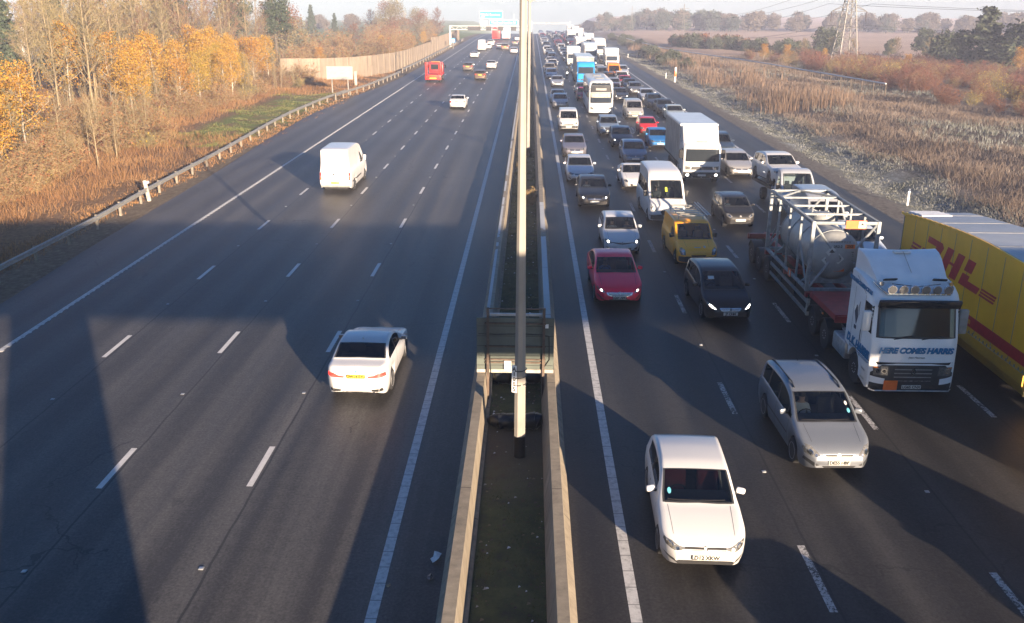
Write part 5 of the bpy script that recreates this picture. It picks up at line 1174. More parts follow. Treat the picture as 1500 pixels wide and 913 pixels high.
def recovery_truck():
    """silver cab in front of a tilted flatbed; the car on the bed is a thing of its own"""
    P = []
    S = dict(L=2.35, W=2.0, H=2.35, r=.34, ax=(.95, 9), tum=.14, low=.30, cr=.45, cw=.76, rc=.12, rcw=.97, rail=.42, er=.09,
        top=[(0, .74), (.03, .94), (.09, 1.05), (.3, 1.16), (.6, 1.26), (.75, 1.32), (1.05, 1.66), (1.4, 2.08), (1.65, 2.25), (2.0, 2.33), (2.25, 2.33), (2.35, 2.26)],
        belt=[(0, .7), (.1, .95), (.35, 1.07), (.8, 1.2), (1.4, 1.26), (2.3, 1.26), (2.35, 1.25)], cowl=.72, wst=1.48, sw=[(1.28, 1.98)], mirror_y=1.2, mirror_dz=.22, mirror_h=.34, mirror_mat='trim', seaty=1.85, rear_seat=False, cabin=True, plate=(.52, ''))
    S['ax'] = (.95, 2.9); S['panels'] = [('headlight', [([(.9, 1.05), (.93, .9), (.8, .8), (.66, .84)], 'lens', 'F', True)]), ('grille', [(rect(-.45, .66, .45, .86), 'dark', 'F', False)])]
    keep = [p for p in make_car(S) if p.name != 'underbody']
    keep = [p for p in keep if not (p.name == 'wheel' and min(v.co.y for v in p.subs[0].me.vertices) > 1.0)]
    for p in keep:
        if p.name == 'cabin': pass
    for p in keep:
        for q in [p]+p.subs: q.me.transform(Matrix.Translation((0, 1.175, 0)))
    P += keep
    bed = MB(); bed.box((0, 4.7, 1.05), (2.2, 4.6, .12), 'steel', (-.05, 0, 0)); 
    for s in (-1, 1): bed.box((s*1.10, 4.7, 1.02), (.07, 4.6, .20), 'dark', (-.05, 0, 0)); bed.box((s*.4, 4.2, .75), (.10, 5.0, .22), 'dark')
    bed.box((0, 2.5, 1.35), (2.0, .08, .6), 'dark'); P.append(Part('flatbed', bed.mesh('flatbed')))
    for s in (-1, 1): P.append(wheel(s*.88, 4.9, .36, .3, 'steel'))
    return P

def breakdown_wagon():
    """red wagon seen from behind with two tall red ramps standing at its tail; tail at y = 0, nose away"""
    P = []
    b = MB(); b.box((0, 3.2, 1.0), (2.3, 6.2, .14), 'red_bright', None, .02); b.box((0, .12, .72), (2.35, .22, .62), 'red_bright', None, .04); P.append(Part('flatbed', b.mesh('flatbed')))
    for s in (-1, 1):
        r = MB(); r.box((s*.98, .30, 1.95), (.34, .10, 1.9), 'red_bright', (.12, 0, 0), .02)
        for k in range(5): r.box((s*.98, .25+.02*k, 1.25+k*.35), (.30, .12, .05), 'dark')
        P.append(Part('loading_ramp', r.mesh('loading_ramp')))
        t = MB(); t.box((s*.92, .0, .80), (.40, .03, .20), 'tail'); t.box((s*.92, -.012, .80), (.12, .03, .12), 'amber'); P.append(Part('tail_light', t.mesh('tail_light')))
    P.append(single('rear_board', ((0, .0, .62), (1.0, .02, .16), 'plate_yellow'), ((-.0, .0, .98), (1.1, .03, .12), 'orange_sign')))
    c = MB(); c.box((0, 5.6, 1.75), (2.1, 1.9, 1.5), 'red_paint', None, .12); c.box((0, 4.64, 1.95), (1.5, .02, .75), 'dark_glass'); P.append(Part('cab', c.mesh('cab')))
    fr = MB()
    for s in (-1, 1): fr.tube([(s*1.0, 4.4, 1.05), (s*1.0, 4.4, 2.65), (0, 4.4, 2.65)], .06, 8, 'red_bright')
    fr.box((0, 4.4, 2.72), (1.3, .2, .12), 'amber', None, .03); P.append(Part('head_frame', fr.mesh('head_frame')))
    ch = MB(); ch.box((0, 3.3, .7), (1.1, 6.0, .3), 'dark'); ch.box((0, .16, .42), (1.6, .1, .1), 'dark'); P.append(Part('chassis', ch.mesh('chassis')))
    for s in (-1, 1):
        P.append(wheel(s*.95, 1.5, .42, .32, 'steel')); P.append(wheel(s*.95, 5.4, .42, .28, 'steel')); P.append(truck_mirror(s*1.1, 6.0, 1.95, 'dark', .5))
    return P

# ---------------------------------------------------------------- terrain, carriageways, markings
def crest(y): return 0 if y < 300 else (-1e-4*(y-300)**2 if y < 520 else -4.84-.044*(y-520))
def sstep(a, b, x): t = max(0, min(1, (x-a)/(b-a))); return t*t*(3-2*t)
def zroad(x, y): return crest(y)
def zland(x, y):
    k = sstep(24, 70, x) if x > 0 else sstep(24, 60, -x)*.75
    z = crest(y)*(1-k)
    if x > 0: z += 1.0*sstep(24.5, 36, x)*(1-.6*sstep(140, 230, y)) - .25*sstep(21, 23.5, x)*(1-sstep(23.5, 26, x)) - 1.2*sstep(45, 75, x)
    else: z += .5*sstep(25, 50, -x) - .12*sstep(21, 23, -x)*(1-sstep(23, 25, -x))
    return z
def sheet(name, xs, ys, zf, mat, dz=0, kind='structure', skip=None):
    vs = [(x, y, zf(x, y)+dz) for y in ys for x in xs]; n = len(xs); b = MB()
    b.add(vs, [(j*n+i, j*n+i+1, (j+1)*n+i+1, (j+1)*n+i) for j in range(len(ys)-1) for i in range(n-1)], mat, True)
    return tag(link(name, b.mesh(name, 0)), kind=kind)
def spaced(a, b, n): return [a+(b-a)*k/n for k in range(n+1)]
YR = spaced(-45, 300, 23)+spaced(310, 760, 45)
def edge_l(y):      # outer edge of the left hard shoulder, widening into a lay-by
    pts = [(-45, -20.3), (33, -20.3), (41, -20.8), (60, -21.4), (80, -22.4), (96, -22.9), (115, -22.2), (131, -20.8), (150, -20.2), (800, -20.2)]
    for (a, b), (c, d) in zip(pts, pts[1:]):
        if a <= y <= c: return lerp(b, d, (y-a)/(c-a))
    return -20.2
gx = [-700, -400, -250, -160, -110, -85, -70, -60, -52, -45, -40, -36, -33, -30, -28, -26, -25, -24, -23, -22, -21, -20, 0, 20, 21, 22, 23, 24, 25, 26, 28, 30, 33, 36, 40, 45, 52, 60, 70, 85, 110, 160, 250, 400, 700]
gy = spaced(-48, 300, 58)+spaced(310, 620, 31)+[660, 700, 760, 820, 900, 1000]
rnd = random.Random(5)
def zground(x, y):
    z = zland(x, y)
    if abs(x) > 24.5: z += .10*math.sin(x*.9+y*.31)+.08*math.sin(y*.73-x*.4)
    return z if abs(x) > 20.5 else min(z, crest(y))-.04
ground = sheet("ground", gx, gy, zground, 'ground_soil', -.012)
def strip(name, x0f, x1f, mat, dz, n=3):
    b = MB(); vs = []
    ys = sorted(set(YR+spaced(20, 160, 40)))
    for y in ys:
        a, c = x0f(y), x1f(y)
        for i in range(n+1): vs.append((lerp(a, c, i/n), y, crest(y)+dz))
    m = n+1; b.add(vs, [(j*m+i, j*m+i+1, (j+1)*m+i+1, (j+1)*m+i) for j in range(len(ys)-1) for i in range(n)], mat, True)
    return tag(link(name, b.mesh(name, 0)), kind='structure')
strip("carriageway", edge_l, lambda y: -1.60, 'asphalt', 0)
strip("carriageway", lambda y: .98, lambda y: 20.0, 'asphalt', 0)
strip("central_reserve", lambda y: -1.62, lambda y: 1.0, 'reserve_soil', -.012, 6)

def road_paint():
    b = MB(); e = MB()
    def quad(x, w, y0, y1, B, mat, dz=.005):
        B.add([(x-w/2, y0, crest(y0)+dz), (x+w/2, y0, crest(y0)+dz), (x+w/2, y1, crest(y1)+dz), (x-w/2, y1, crest(y1)+dz)], [(0, 1, 2, 3)], mat)
    starts = {LINES_L[0]: 27.8, LINES_L[1]: 19.3, LINES_L[2]: 19.5, LINES_R[0]: 33.0, LINES_R[1]: 32.1, LINES_R[2]: 24.0}
    for x, s in starts.items():
        y = s-63
        while y < 440:
            if y > -40:
                if x > 0:
                    quad(x, .16, y, y+2.3, b, 'worn_paint')
                else: quad(x, .15, y, y+2.1, b, 'road_paint')
                b.box((x, y+5.6, crest(y)+.012), (.10, .10, .02), 'steel', None, .006)   # reflecting stud
            y += 9
    for x, w, mat in ((EDGE_L1, .22, 'edge_paint'), (EDGE_R0, .22, 'edge_paint'), (EDGE_L0, .18, 'edge_paint'), (EDGE_R1, .18, 'edge_paint')):
        ys = spaced(-40, 300, 34)+spaced(310, 560, 25)
        for y0, y1 in zip(ys, ys[1:]): quad(x, w, y0, y1, e, mat)
    r_ = random.Random(2)
    y = -10
    while y < 130:          # raised ribs on the left edge line
        e.box((EDGE_L0+.07, y, .008), (.12, .12, .014), 'edge_paint'); y += .45
    tag(link("lane_markings", b.mesh("lane_markings", 0)), kind='structure'); tag(link("edge_lines", e.mesh("edge_lines", 0)), kind='structure')
road_paint()

# haze: one closed box round everything on the ground
hz = MB(); hz.box((0, 475, 1), (1420, 1070, 64), 'haze_air'); hob = link("haze", hz.mesh("haze", 0)); tag(hob, kind='stuff'); hob.visible_shadow = True

# ---------------------------------------------------------------- central reserve: barriers, lamp columns, sign
def barrier(name, prof, label):
    ys = spaced(-12, 300, 26)+spaced(310, 520, 21); n = len(prof); b = MB(); vs = []
    for y in ys: vs += [(x, y, z+crest(y)) for x, z in prof]
    fs = [(j*n+i, j*n+(i+1) % n, (j+1)*n+(i+1) % n, (j+1)*n+i) for j in range(len(ys)-1) for i in range(n)]+[tuple(range(n)), tuple(range((len(ys)-1)*n, len(ys)*n))[::-1]]
    b.add(vs, fs, 'concrete'); return tag(link(name, b.mesh(name, 0)), label, 'barrier')
barrier('concrete_barrier', [(-1.68, -.05), (-1.66, .10), (-1.52, .28), (-1.44, .90), (-1.21, .90), (-1.14, .12), (-1.06, .10), (-1.06, -.05)], 'stained concrete barrier on the left of the central reserve, sunlit on its inner face')
barrier('concrete_barrier', [(.43, -.05), (.43, .10), (.58, .90), (.80, .90), (.86, .28), (1.0, .10), (1.02, -.05)], 'concrete barrier on the right of the central reserve, its inner face in shadow')

def lamp_column():
    P = []; r = .152
    p = MB(); p.tube([(0, 0, .55), (0, 0, 2.6), (0, 0, 7.5), (0, 0, 11.6)], [r, r*.95, r*.66, r*.55], 8, 'pole_paint', smooth=False, rot=math.pi/8); P.append(Part('pole', p.mesh('pole')))
    s = MB(); s.tube([(0, 0, -.05), (0, 0, .58)], [r*1.03, r*1.03], 12, 'black_sleeve'); P.append(Part('base_sleeve', s.mesh('base_sleeve')))
    for k in (-1, 1):
        a = MB(); a.tube([(0, 0, 11.2), (k*.25, 0, 11.75), (k*.9, 0, 12.0), (k*1.9, 0, 12.08)], [.07, .06, .05, .045], 8, 'pole_paint'); 
        l = MB(); l.box((k*2.25, 0, 12.10), (.85, .30, .14), 'lantern', (0, -k*.05, 0), .05); l.box((k*2.28, 0, 12.03), (.55, .22, .06), 'lens', (0, -k*.05, 0))
        P.append(Part('bracket_arm', a.mesh('bracket_arm'), [Part('lantern', l.mesh('lantern'))]))
    return P
LC = lamp_column()
num = MB(); num.box((-.145, -.090, 1.62+.55), (.13, .02, .72), 'white_paint', (0, 0, -.4))
numt = []
for k, c in enumerate('A1005'): numt.append(Part('number_lettering', moved(text_mesh('number_lettering', c, .15, 'ink', .003), (-.149, -.108, 2.44-k*.135), -.4)))
bands = MB()
for z in (2.02, 2.22, 2.40): bands.tube([(.16*math.cos(t), .16*math.sin(t), z+.02*math.cos(t)) for t in [k*math.pi/8 for k in range(17)]], .012, 5, 'black_plastic')
labs = ['tall pale lamp column in the foreground with a numbered strip and black foot sleeve', 'second lamp column along the reserve, just right of the foreground column']
for i, y in enumerate([21.3, 70.8, 120.2, 169.6, 219, 268.5, 318]):
    extra = [Part('number_strip', num.mesh('number_strip'), numt), Part('strap', bands.mesh('strap'))] if i == 0 else []
    lab = labs[i] if i < 2 else 'far lamp column of the row along the reserve, only its top showing over the nearer columns'
    spawn('lamp_column', lab, 'lamp column', LC+extra, (-.17+.05*(i > 0), y, crest(y)), 0, 'lamp columns along the central reserve')

def reserve_sign():
    P = []; y = 24.7
    b = MB(); b.box((-.345, y, 1.77), (2.22, .05, 1.66), 'sign_back')
    for z in (1.15, 1.45, 1.75, 2.05, 2.35): b.box((-.345, y-.028, z), (2.2, .012, .012), 'trim')
    b.box((-.345, y-.03, .98), (2.22, .06, .10), 'post_concrete'); b.box((.52, y-.034, 2.36), (.16, .01, .12), 'white_paint')
    P.append(Part('panel', b.mesh('panel')))
    r = MB()
    for z in (1.25, 1.34, 1.74, 2.44): r.box((-.345, y-.06, z), (1.75, .04, .045), 'rust_brown')
    P.append(Part('rail', r.mesh('rail')))
    for x in (-1.13, .47):
        p = MB(); p.box((x, y-.10, 1.45), (.075, .075, 2.95), 'rust_brown'); P.append(Part('post', p.mesh('post')))
    t = MB(); t.tube([(-1.13, y-.10, 2.90), (.47, y-.10, 2.90)], .022, 6, 'rust_brown'); t.box((-.33, y+.1, 2.66), (1.5, .08, .07), 'steel'); P.append(Part('top_frame', t.mesh('top_frame')))
    c = MB(); c.tube([(-1.4, y-.04, 2.12), (-.9, y-.045, 2.10), (-.2, y-.04, 2.13), (.4, y-.04, 2.10), (.62, y-.04, 2.06), (.64, y-.04, 1.35), (.5, y-.05, 1.12)], .014, 5, 'black_plastic'); c.tube([(-1.08, y-.1, 1.5), (-1.04, y-.2, .8), (-1.0, y-.3, .1)], .016, 5, 'black_plastic'); c.box((-.56, y-.07, 1.17), (.20, .08, .26), 'white_paint'); P.append(Part('cable_and_box', c.mesh('cable_and_box')))
    root = spawn('road_sign', 'back of a grey-green sign on two brown posts between the concrete barriers', 'road sign', P, (0, 0, 0))
reserve_sign()
def wrapped_roll(y, seed, lab):
    g = random.Random(seed); pts = []; rs = []
    for k in range(22): x = -1.04+1.46*k/21; pts.append((x, y+g.uniform(-.05, .05), .20+g.uniform(-.03, .05))); rs.append((.19+g.uniform(-.05, .06))*(.6 if k in (0, 21) else 1))
    b = MB(); b.tube(pts, rs, 10, 'black_plastic'); o = tag(link('wrapped_roll', b.mesh('wrapped_roll', 60)), lab, 'wrapped roll')
wrapped_roll(22.9, 3, 'lumpy roll of black plastic lying across the reserve, nearer one below the sign'); wrapped_roll(26.0, 4, 'lumpy roll of black plastic lying across the reserve, farther one under the sign')
g = random.Random(11)
def scrap(name, x, y, z, s, mat, label, seed):
    q = random.Random(seed); b = MB(); vs = []; n = 9
    for k in range(n): a = 2*math.pi*k/n; rr = s*q.uniform(.5, 1); vs.append((rr*math.cos(a)*.6, rr*math.sin(a), q.uniform(.01, s*.35)))
    vs.append((0, 0, s*.4)); b.add(vs, [(k, (k+1) % n, n) for k in range(n)], mat, False)
    o = tag(link(name, b.mesh(name, 0)), label, 'litter'); o.location = (x, y, z)
scrap('litter_rag', -1.86, 16.6, .006, .24, 'cloth_white', 'crumpled white rag on the tarmac against the left concrete barrier', 1)
scrap('litter_scrap', -1.92, 15.9, .006, .13, 'black_plastic', 'black scrap of plastic on the tarmac beside the left concrete barrier', 2)
scrap('litter_scrap', -2.72, 15.6, .006, .08, 'wood_bare', 'small tan scrap beside the white edge line at the bottom', 5)
lb = MB(); q = random.Random(4)
for k in range(900):
    x = q.uniform(-1.0, .40) if q.random() < .4 else (q.uniform(-1.02, -.7) if q.random() < .5 else q.uniform(.05, .4)); y = q.uniform(14, 75)**1.0; s = q.uniform(.008, .045)
    lb.add([(x-s, y-s, .008), (x+s, y-s*.4, .02), (x+s*.6, y+s, .01), (x-s*.5, y+s*.8, .03)], [(0, 1, 2, 3)], q.choice(['cloth_white', 'post_concrete', 'bark_dark', 'bark_dark', 'bark_dark', 'rust_brown', 'rust_brown', 'rust_brown', 'wood_bare', 'wood_bare']))
tag(link('litter_specks', lb.mesh('litter_specks', 0)), 'specks of litter and dead leaves scattered over the reserve soil', 'litter', kind='stuff')

# ---------------------------------------------------------------- the footbridge the picture is taken from (its shadow falls across the road)
P = []
d = MB(); d.box((0, -1.66, 7.9), (74, 3.2, 1.36), 'post_concrete'); P.append(Part('deck', d.mesh('deck')))
for y in (-.16, -3.16):
    p = MB(); p.box((0, y, 9.21), (74, .16, 1.26), 'post_concrete'); P.append(Part('parapet', p.mesh('parapet')))
p = MB(); p.box((-.10, -1.66, 3.6), (2.5, .9, 7.25), 'post_concrete', None, .05); P.append(Part('pier', p.mesh('pier')))
for x in (-26, 26):
    p = MB(); p.box((x, -1.66, 3.4), (2.5, .9, 7.6), 'post_concrete', None, .05); P.append(Part('pier', p.mesh('pier')))
spawn('footbridge', 'concrete footbridge over the motorway whose long shadow crosses every lane', 'bridge', P)

# ---------------------------------------------------------------- left verge: crash barrier, posts, boards, fence
def even(pts, step):
    seg = [math.dist(a, b) for a, b in zip(pts, pts[1:])]; tot = sum(seg); n = int(tot/step); out = []
    for k in range(n+1):
        d = k*step; i = 0
        while i < len(seg)-1 and d > seg[i]: d -= seg[i]; i += 1
        t = min(1, d/seg[i]); out.append(tuple(lerp(p, q, t) for p, q in zip(pts[i], pts[i+1])))
    return out
WB = [(-21.7, 20), (-21.85, 36), (-22.0, 45), (-22.5, 54), (-23.0, 69), (-23.8, 84), (-24.1, 93), (-23.9, 106), (-23.2, 118)]
def crash_barrier():
    rail = MB(); prof = [(.0, .49), (.06, .52), (.06, .56), (.0, .60), (.0, .63), (.06, .67), (.06, .71), (.0, .74), (-.025, .74), (-.025, .49)]
    pts = even(WB, 1.0); n = len(prof); vs = []
    for x, y in pts: vs += [(x+p[0], y, p[1]) for p in prof]
    fs = [(j*n+i, j*n+(i+1) % n, (j+1)*n+(i+1) % n, (j+1)*n+i) for j in range(len(pts)-1) for i in range(n)]+[tuple(range(n)), tuple(range((len(pts)-1)*n, len(pts)*n))[::-1]]
    rail.add(vs, fs, 'galvanised'); P = [Part('rail', rail.mesh('rail', 0))]
    for x, y in even(WB, 3.2): P.append(Part('post', MB().box((x-.10, y, .36), (.13, .10, .78), 'wood_post').box((x-.03, y, .62), (.10, .10, .2), 'galvanised').mesh('post')))
    spawn('crash_barrier', 'long galvanised crash barrier on short posts beside the left hard shoulder', 'crash barrier', P)
    pts = [(-23.2, 112), (-21.9, 127), (-21.3, 140), (-20.9, 152)]; rail = MB(); vs = []; pp = even(pts, 1.0)
    for x, y in pp: vs += [(x+p[0], y, p[1]) for p in prof]
    fs = [(j*n+i, j*n+(i+1) % n, (j+1)*n+(i+1) % n, (j+1)*n+i) for j in range(len(pp)-1) for i in range(n)]
    rail.add(vs, fs, 'galvanised'); P = [Part('rail', rail.mesh('rail', 0))]
    for x, y in even(pts, 3.2): P.append(Part('post', MB().box((x-.10, y, .36), (.13, .10, .78), 'wood_post').mesh('post')))
    spawn('crash_barrier', 'shorter crash barrier farther along, ending beside the white marker post', 'crash barrier', P)
    pts = [(-21.3, 158), (-21.0, 190), (-21.0, 260), (-21.0, 300)]; rail = MB(); vs = []; pp = even(pts, 3.0)
    for x, y in pp: vs += [(x+p[0], y, p[1]) for p in prof]
    fs = [(j*n+i, j*n+(i+1) % n, (j+1)*n+(i+1) % n, (j+1)*n+i) for j in range(len(pp)-1) for i in range(n)]
    rail.add(vs, fs, 'galvanised'); P = [Part('rail', rail.mesh('rail', 0))]+[Part('post', MB().box((x-.10, y, .36), (.13, .10, .78), 'wood_post').mesh('post')) for x, y in even(pts, 4.8)]
    spawn('crash_barrier', 'distant crash barrier running along the foot of the timber fence', 'crash barrier', P)
crash_barrier()
tag(link('marker_post', MB().box((0, 0, .55), (.20, .16, 1.25), 'post_concrete', (0, -.12, 0), .02).box((.09, -.02, 1.06), (.16, .17, .14), 'white_gloss', (0, -.12, 0)).mesh('marker_post')), 'leaning concrete post standing out above the left crash barrier', 'post').location = (-22.45, 52.9, 0)
tag(link('marker_post', MB().box((0, 0, .95), (.36, .2, 1.95), 'post_concrete', None, .03).mesh('marker_post')), 'white upright marker post near the end of the left crash barrier', 'post').location = (-24.7, 133, 0)
P = [Part('panel', MB().box((-24.3, 120, 2.62), (3.35, .06, 1.62), 'board_grey').mesh('panel'))]
for x in (-25.35, -23.3): P.append(Part('leg', MB().box((x, 120.1, .95), (.12, .12, 2.4), 'galvanised').mesh('leg')))
spawn('notice_board', 'blank pale board on two legs on the green verge before the timber fence', 'board', P)
FP = [(-36.5, 138), (-31.5, 141), (-28.2, 146), (-25.4, 152), (-23.6, 162), (-22.8, 175), (-22.5, 200), (-22.4, 225)]
def fence(pts, h, lab):
    P = []; b = MB()
    pp = even(pts, 1.5)
    for (x0, y0), (x1, y1) in zip(pp, pp[1:]):
        z = zland(x0, y0); d = Vector((x1-x0, y1-y0, 0)).normalized(); nx, ny = -d.y*.03, d.x*.03
        vs = [(x0-nx, y0-ny, z-.2), (x1-nx, y1-ny, z-.2), (x1-nx, y1-ny, z+h), (x0-nx, y0-ny, z+h), (x0+nx, y0+ny, z-.2), (x1+nx, y1+ny, z-.2), (x1+nx, y1+ny, z+h), (x0+nx, y0+ny, z+h)]
        b.add(vs, [(0, 1, 2, 3), (5, 4, 7, 6), (3, 2, 6, 7), (0, 4, 5, 1), (1, 5, 6, 2), (4, 0, 3, 7)], 'fence_boards')
    P.append(Part('boards', b.mesh('boards', 0)))
    for x, y in pp[::2]: P.append(Part('fence_post', MB().box((x+.05, y-.07, zland(x, y)+h/2-.05), (.12, .12, h), 'fence_boards').mesh('fence_post')))
    spawn('timber_fence', lab, 'fence', P)
fence(FP, 3.1, 'tall pale timber noise fence curving along the left side behind the notice board')
fence([(-23.4, 225.2), (-22.4, 232), (-22.2, 262), (-22.1, 296)], 3.6, 'taller far end of the timber fence beyond the gantry foot')
b = MB(); b.box((-89, 152, 4.9), (22, 12, 5.0), 'wall_render'); bd = Part('wall', b.mesh('wall')); b = MB(); b.box((-89, 152, 7.6), (23, 13, .5), 'roof_sheet'); b2 = MB(); 
for k in range(4): b2.box((-97+k*5.5, 145.98, 4.8), (2.2, .06, 1.2), 'dark_glass')
spawn('white_building', 'long pale building with a brown roof edge glimpsed through the bare trees', 'building', [bd, Part('roof', b.mesh('roof')), Part('window', b2.mesh('window'))])

# ---------------------------------------------------------------- gantries
def gantry_left():
    P = []; Y = 258; z1 = 5.35
    P.append(Part('post', MB().box((-21.7, Y, 2.6), (.5, .5, 5.6), 'gantry_white').mesh('post'))); P.append(Part('post', MB().box((-.5, Y, 2.6), (.45, .5, 5.6), 'gantry_white').mesh('post')))
    t = MB(); 
    for z in (z1, z1-.95): t.box((-11.1, Y, z), (21.4, .2, .16), 'gantry_white'); t.box((-11.1, Y+.9, z), (21.4, .2, .16), 'gantry_white')
    for k in range(18): x = -21.6+k*1.2; t.tube([(x, Y, z1-.95 if k % 2 else z1), (x+1.2, Y, z1 if k % 2 else z1-.95)], .06, 5, 'gantry_white')
    P.append(Part('truss', t.mesh('truss')))
    for x, w in ((-15.2, 3.4), (-11.3, 1.4), (-8.1, 1.4), (-4.6, 1.4)): P.append(Part('signal_box', MB().box((x, Y-.25, z1-.62), (w, .3, 1.1), 'signal_black').mesh('signal_box')))
    def panel(x0, x1, za, zb, txt, sz, arrow=False):
        w = x1-x0; s = [Part('sign_lettering', moved(text_mesh('sign_lettering', txt, sz, 'white_paint', .01), ((x0+x1)/2+(.4 if arrow else 0), Y-.32, (za+zb)/2)))]
        if arrow: s.append(Part('arrow', MB().prism([(x0+.35, za+.15), (x0+.75, za+.9), (x0+.35, za+.9), (x0+.35, za+1.3), (x0+1.25, za+1.2), (x0+1.2, za+.3)], 'Y', Y-.33, Y-.31, 'white_paint').mesh('arrow')))
        b = MB(); b.box(((x0+x1)/2, Y-.2, (za+zb)/2), (w, .1, zb-za), 'white_paint'); b.box(((x0+x1)/2, Y-.27, (za+zb)/2), (w-.16, .05, zb-za-.16), 'sign_blue')
        P.append(Part('sign_panel', b.mesh('sign_panel'), s))
    panel(-13.7, -7.6, 7.3, 9.2, 'A1 Services', .85, True); panel(-11.1, -3.4, 5.62, 6.95, 'North and London A1', .72)
    P.append(Part('small_panel', MB().box((-12.6, Y-.2, 6.2), (1.9, .1, 1.2), 'white_paint').box((-12.7, Y-.26, 6.25), (1.2, .04, .12), 'ink').mesh('small_panel')))
    sp = MB()
    for x in (-13, -9, -4.5): sp.box((x, Y-.1, 6.9), (.12, .1, 4.2 if x < -8 else 3.0), 'gantry_white')
    P.append(Part('sign_support', sp.mesh('sign_support')))
    spawn('overhead_gantry', 'white sign gantry with blue panels and dark signal boxes over the left carriageway', 'gantry', P, (0, 0, 0))
    P = []; Y = 470; z0 = crest(Y)
    for x in (.3, 19.2): P.append(Part('post', MB().box((x, Y, z0+2.9), (.5, .5, 6.0), 'gantry_white').mesh('post')))
    P.append(Part('truss', MB().box((9.8, Y, z0+5.0), (19, .5, .5), 'gantry_white').mesh('truss')))
    for x, w in ((2.3, 1.2), (5.1, 1.3), (7.7, 1.3), (11.5, 4.0)): P.append(Part('signal_box', MB().box((x, Y-.4, z0+4.95), (w, .3, .62), 'grey_dirty').mesh('signal_box')))
    spawn('overhead_gantry', 'pale hazy gantry seen from behind across the far queue on the right', 'gantry', P)
gantry_left()
P = [Part('post', MB().box((-19.9, 245, .9), (.1, .1, 1.8), 'galvanised').mesh('post')), Part('panel', MB().box((-19.9, 244.9, 2.1), (1.1, .05, 1.1), 'sign_blue').prism([(-20.2, 1.75), (-19.6, 1.75), (-19.6, 2.4), (-20.2, 2.4)], 'Y', 244.84, 244.87, 'white_paint').mesh('panel'))]
spawn('verge_sign', 'small blue square sign in front of the fence by the gantry foot', 'road sign', P)

# ---------------------------------------------------------------- right verge: marker posts, rail fence, pylons
def delineator(x, y, lab):
    P = [Part('post', MB().box((0, 0, .45), (.13, .10, .9), 'white_gloss', None, .02).mesh('post')), Part('cap', MB().box((0, 0, .95), (.13, .10, .16), 'dark_blue', None, .02).mesh('cap'))]
    spawn('marker_post', lab, 'post', P, (x, y, zland(x, y)), 0, 'marker posts on the right verge')
delineator(22.4, 53.9, 'white marker post with a dark cap on the frosted verge above the yellow trailer'); delineator(21.45, 149.6, 'white marker post farther along the right verge next to the red and white pole'); delineator(21.3, 208, 'tiny white marker post far along the right verge')
P = [Part('pole', MB().box((0, 0, 1.1), (.26, .22, 2.2), 'white_gloss', None, .03).mesh('pole')), Part('red_panel', MB().box((0, -.02, 1.25), (.30, .26, .8), 'orange_sign', None, .02).mesh('red_panel'))]
spawn('telephone_post', 'red and white pole standing on the right verge among the reeds', 'post', P, (21.9, 143, zland(21.9, 143)))
RF = [(42.0, 112), (38.5, 140), (34.5, 175), (31.0, 215), (29.0, 262), (27.5, 330)]
def rail_fence():
    P = []; pts = even(RF, 3.0); h = 1.35
    t = MB(); t.tube([(x, y, zland(x, y)+h) for x, y in pts], .09, 6, 'cloth_white'); P.append(Part('top_rail', t.mesh('top_rail')))
    b = MB()
    for (x0, y0), (x1, y1) in zip(pts, pts[1:]):
        for k in range(5):
            x, y = lerp(x0, x1, k/5), lerp(y0, y1, k/5); b.box((x, y, zland(x, y)+.62), (.035, .03, 1.25), 'bark_dark')
    P.append(Part('palings', b.mesh('palings')))
    for x, y in pts[::1]: P.append(Part('fence_post', MB().box((x+.06, y, zland(x, y)+.65), (.09, .09, 1.3), 'bark_dark').mesh('fence_post')))
    spawn('rail_fence', 'low fence with a frost-white top rail running back along the right bank', 'fence', P)
rail_fence()
def pylon():
    P = []; H = 25.0; L = MB(); hw = lambda z: lerp(1.95, .62, min(1, z/14)) if z < 14 else lerp(.62, .12, (z-14)/(H-14))
    for sx in (-1, 1):
        for sy in (-1, 1): L.tube([(sx*hw(z), sy*hw(z), z) for z in (0, 7, 14, H)], [.13, .12, .10, .06], 5, 'pylon_steel')
    P.append(Part('legs', L.mesh('legs')))
    B = MB(); zs = [0, 2.6, 5, 7.2, 9, 10.5, 12, 13.2, 14.4, 15.8, 17.2, 18.6, 20.2, 22]
    for z0, z1 in zip(zs, zs[1:]):
        a, c = hw(z0), hw(z1)
        for s in (-1, 1):
            B.tube([(-a, s*a, z0), (c, s*c, z1)], .058, 4, 'pylon_steel'); B.tube([(a, s*a, z0), (-c, s*c, z1)], .058, 4, 'pylon_steel'); B.tube([(s*a, -a, z0), (s*c, c, z1)], .058, 4, 'pylon_steel'); B.tube([(s*a, a, z0), (s*c, -c, z1)], .058, 4, 'pylon_steel')
            B.tube([(-c, s*c, z1), (c, s*c, z1)], .058, 4, 'pylon_steel'); B.tube([(s*c, -c, z1), (s*c, c, z1)], .058, 4, 'pylon_steel')
    P.append(Part('bracing', B.mesh('bracing')))
    for z, w in ((10.2, 3.6), (14.2, 4.2), (18.2, 3.4)):
        a = MB(); h = hw(z)
        for s in (-1, 1):
            for y in (-h, h): a.tube([(s*h, y, z), (s*w, 0, z)], .06, 4, 'pylon_steel'); a.tube([(s*h, y, z+1.1), (s*w, 0, z)], .058, 4, 'pylon_steel')
        subs = [Part('insulator', MB().tube([(s*w, 0, z-.05), (s*w, 0, z-1.9)], .10, 6, 'insulator').mesh('insulator')) for s in (-1, 1)]
        P.append(Part('cross_arm', a.mesh('cross_arm'), subs))
    return P
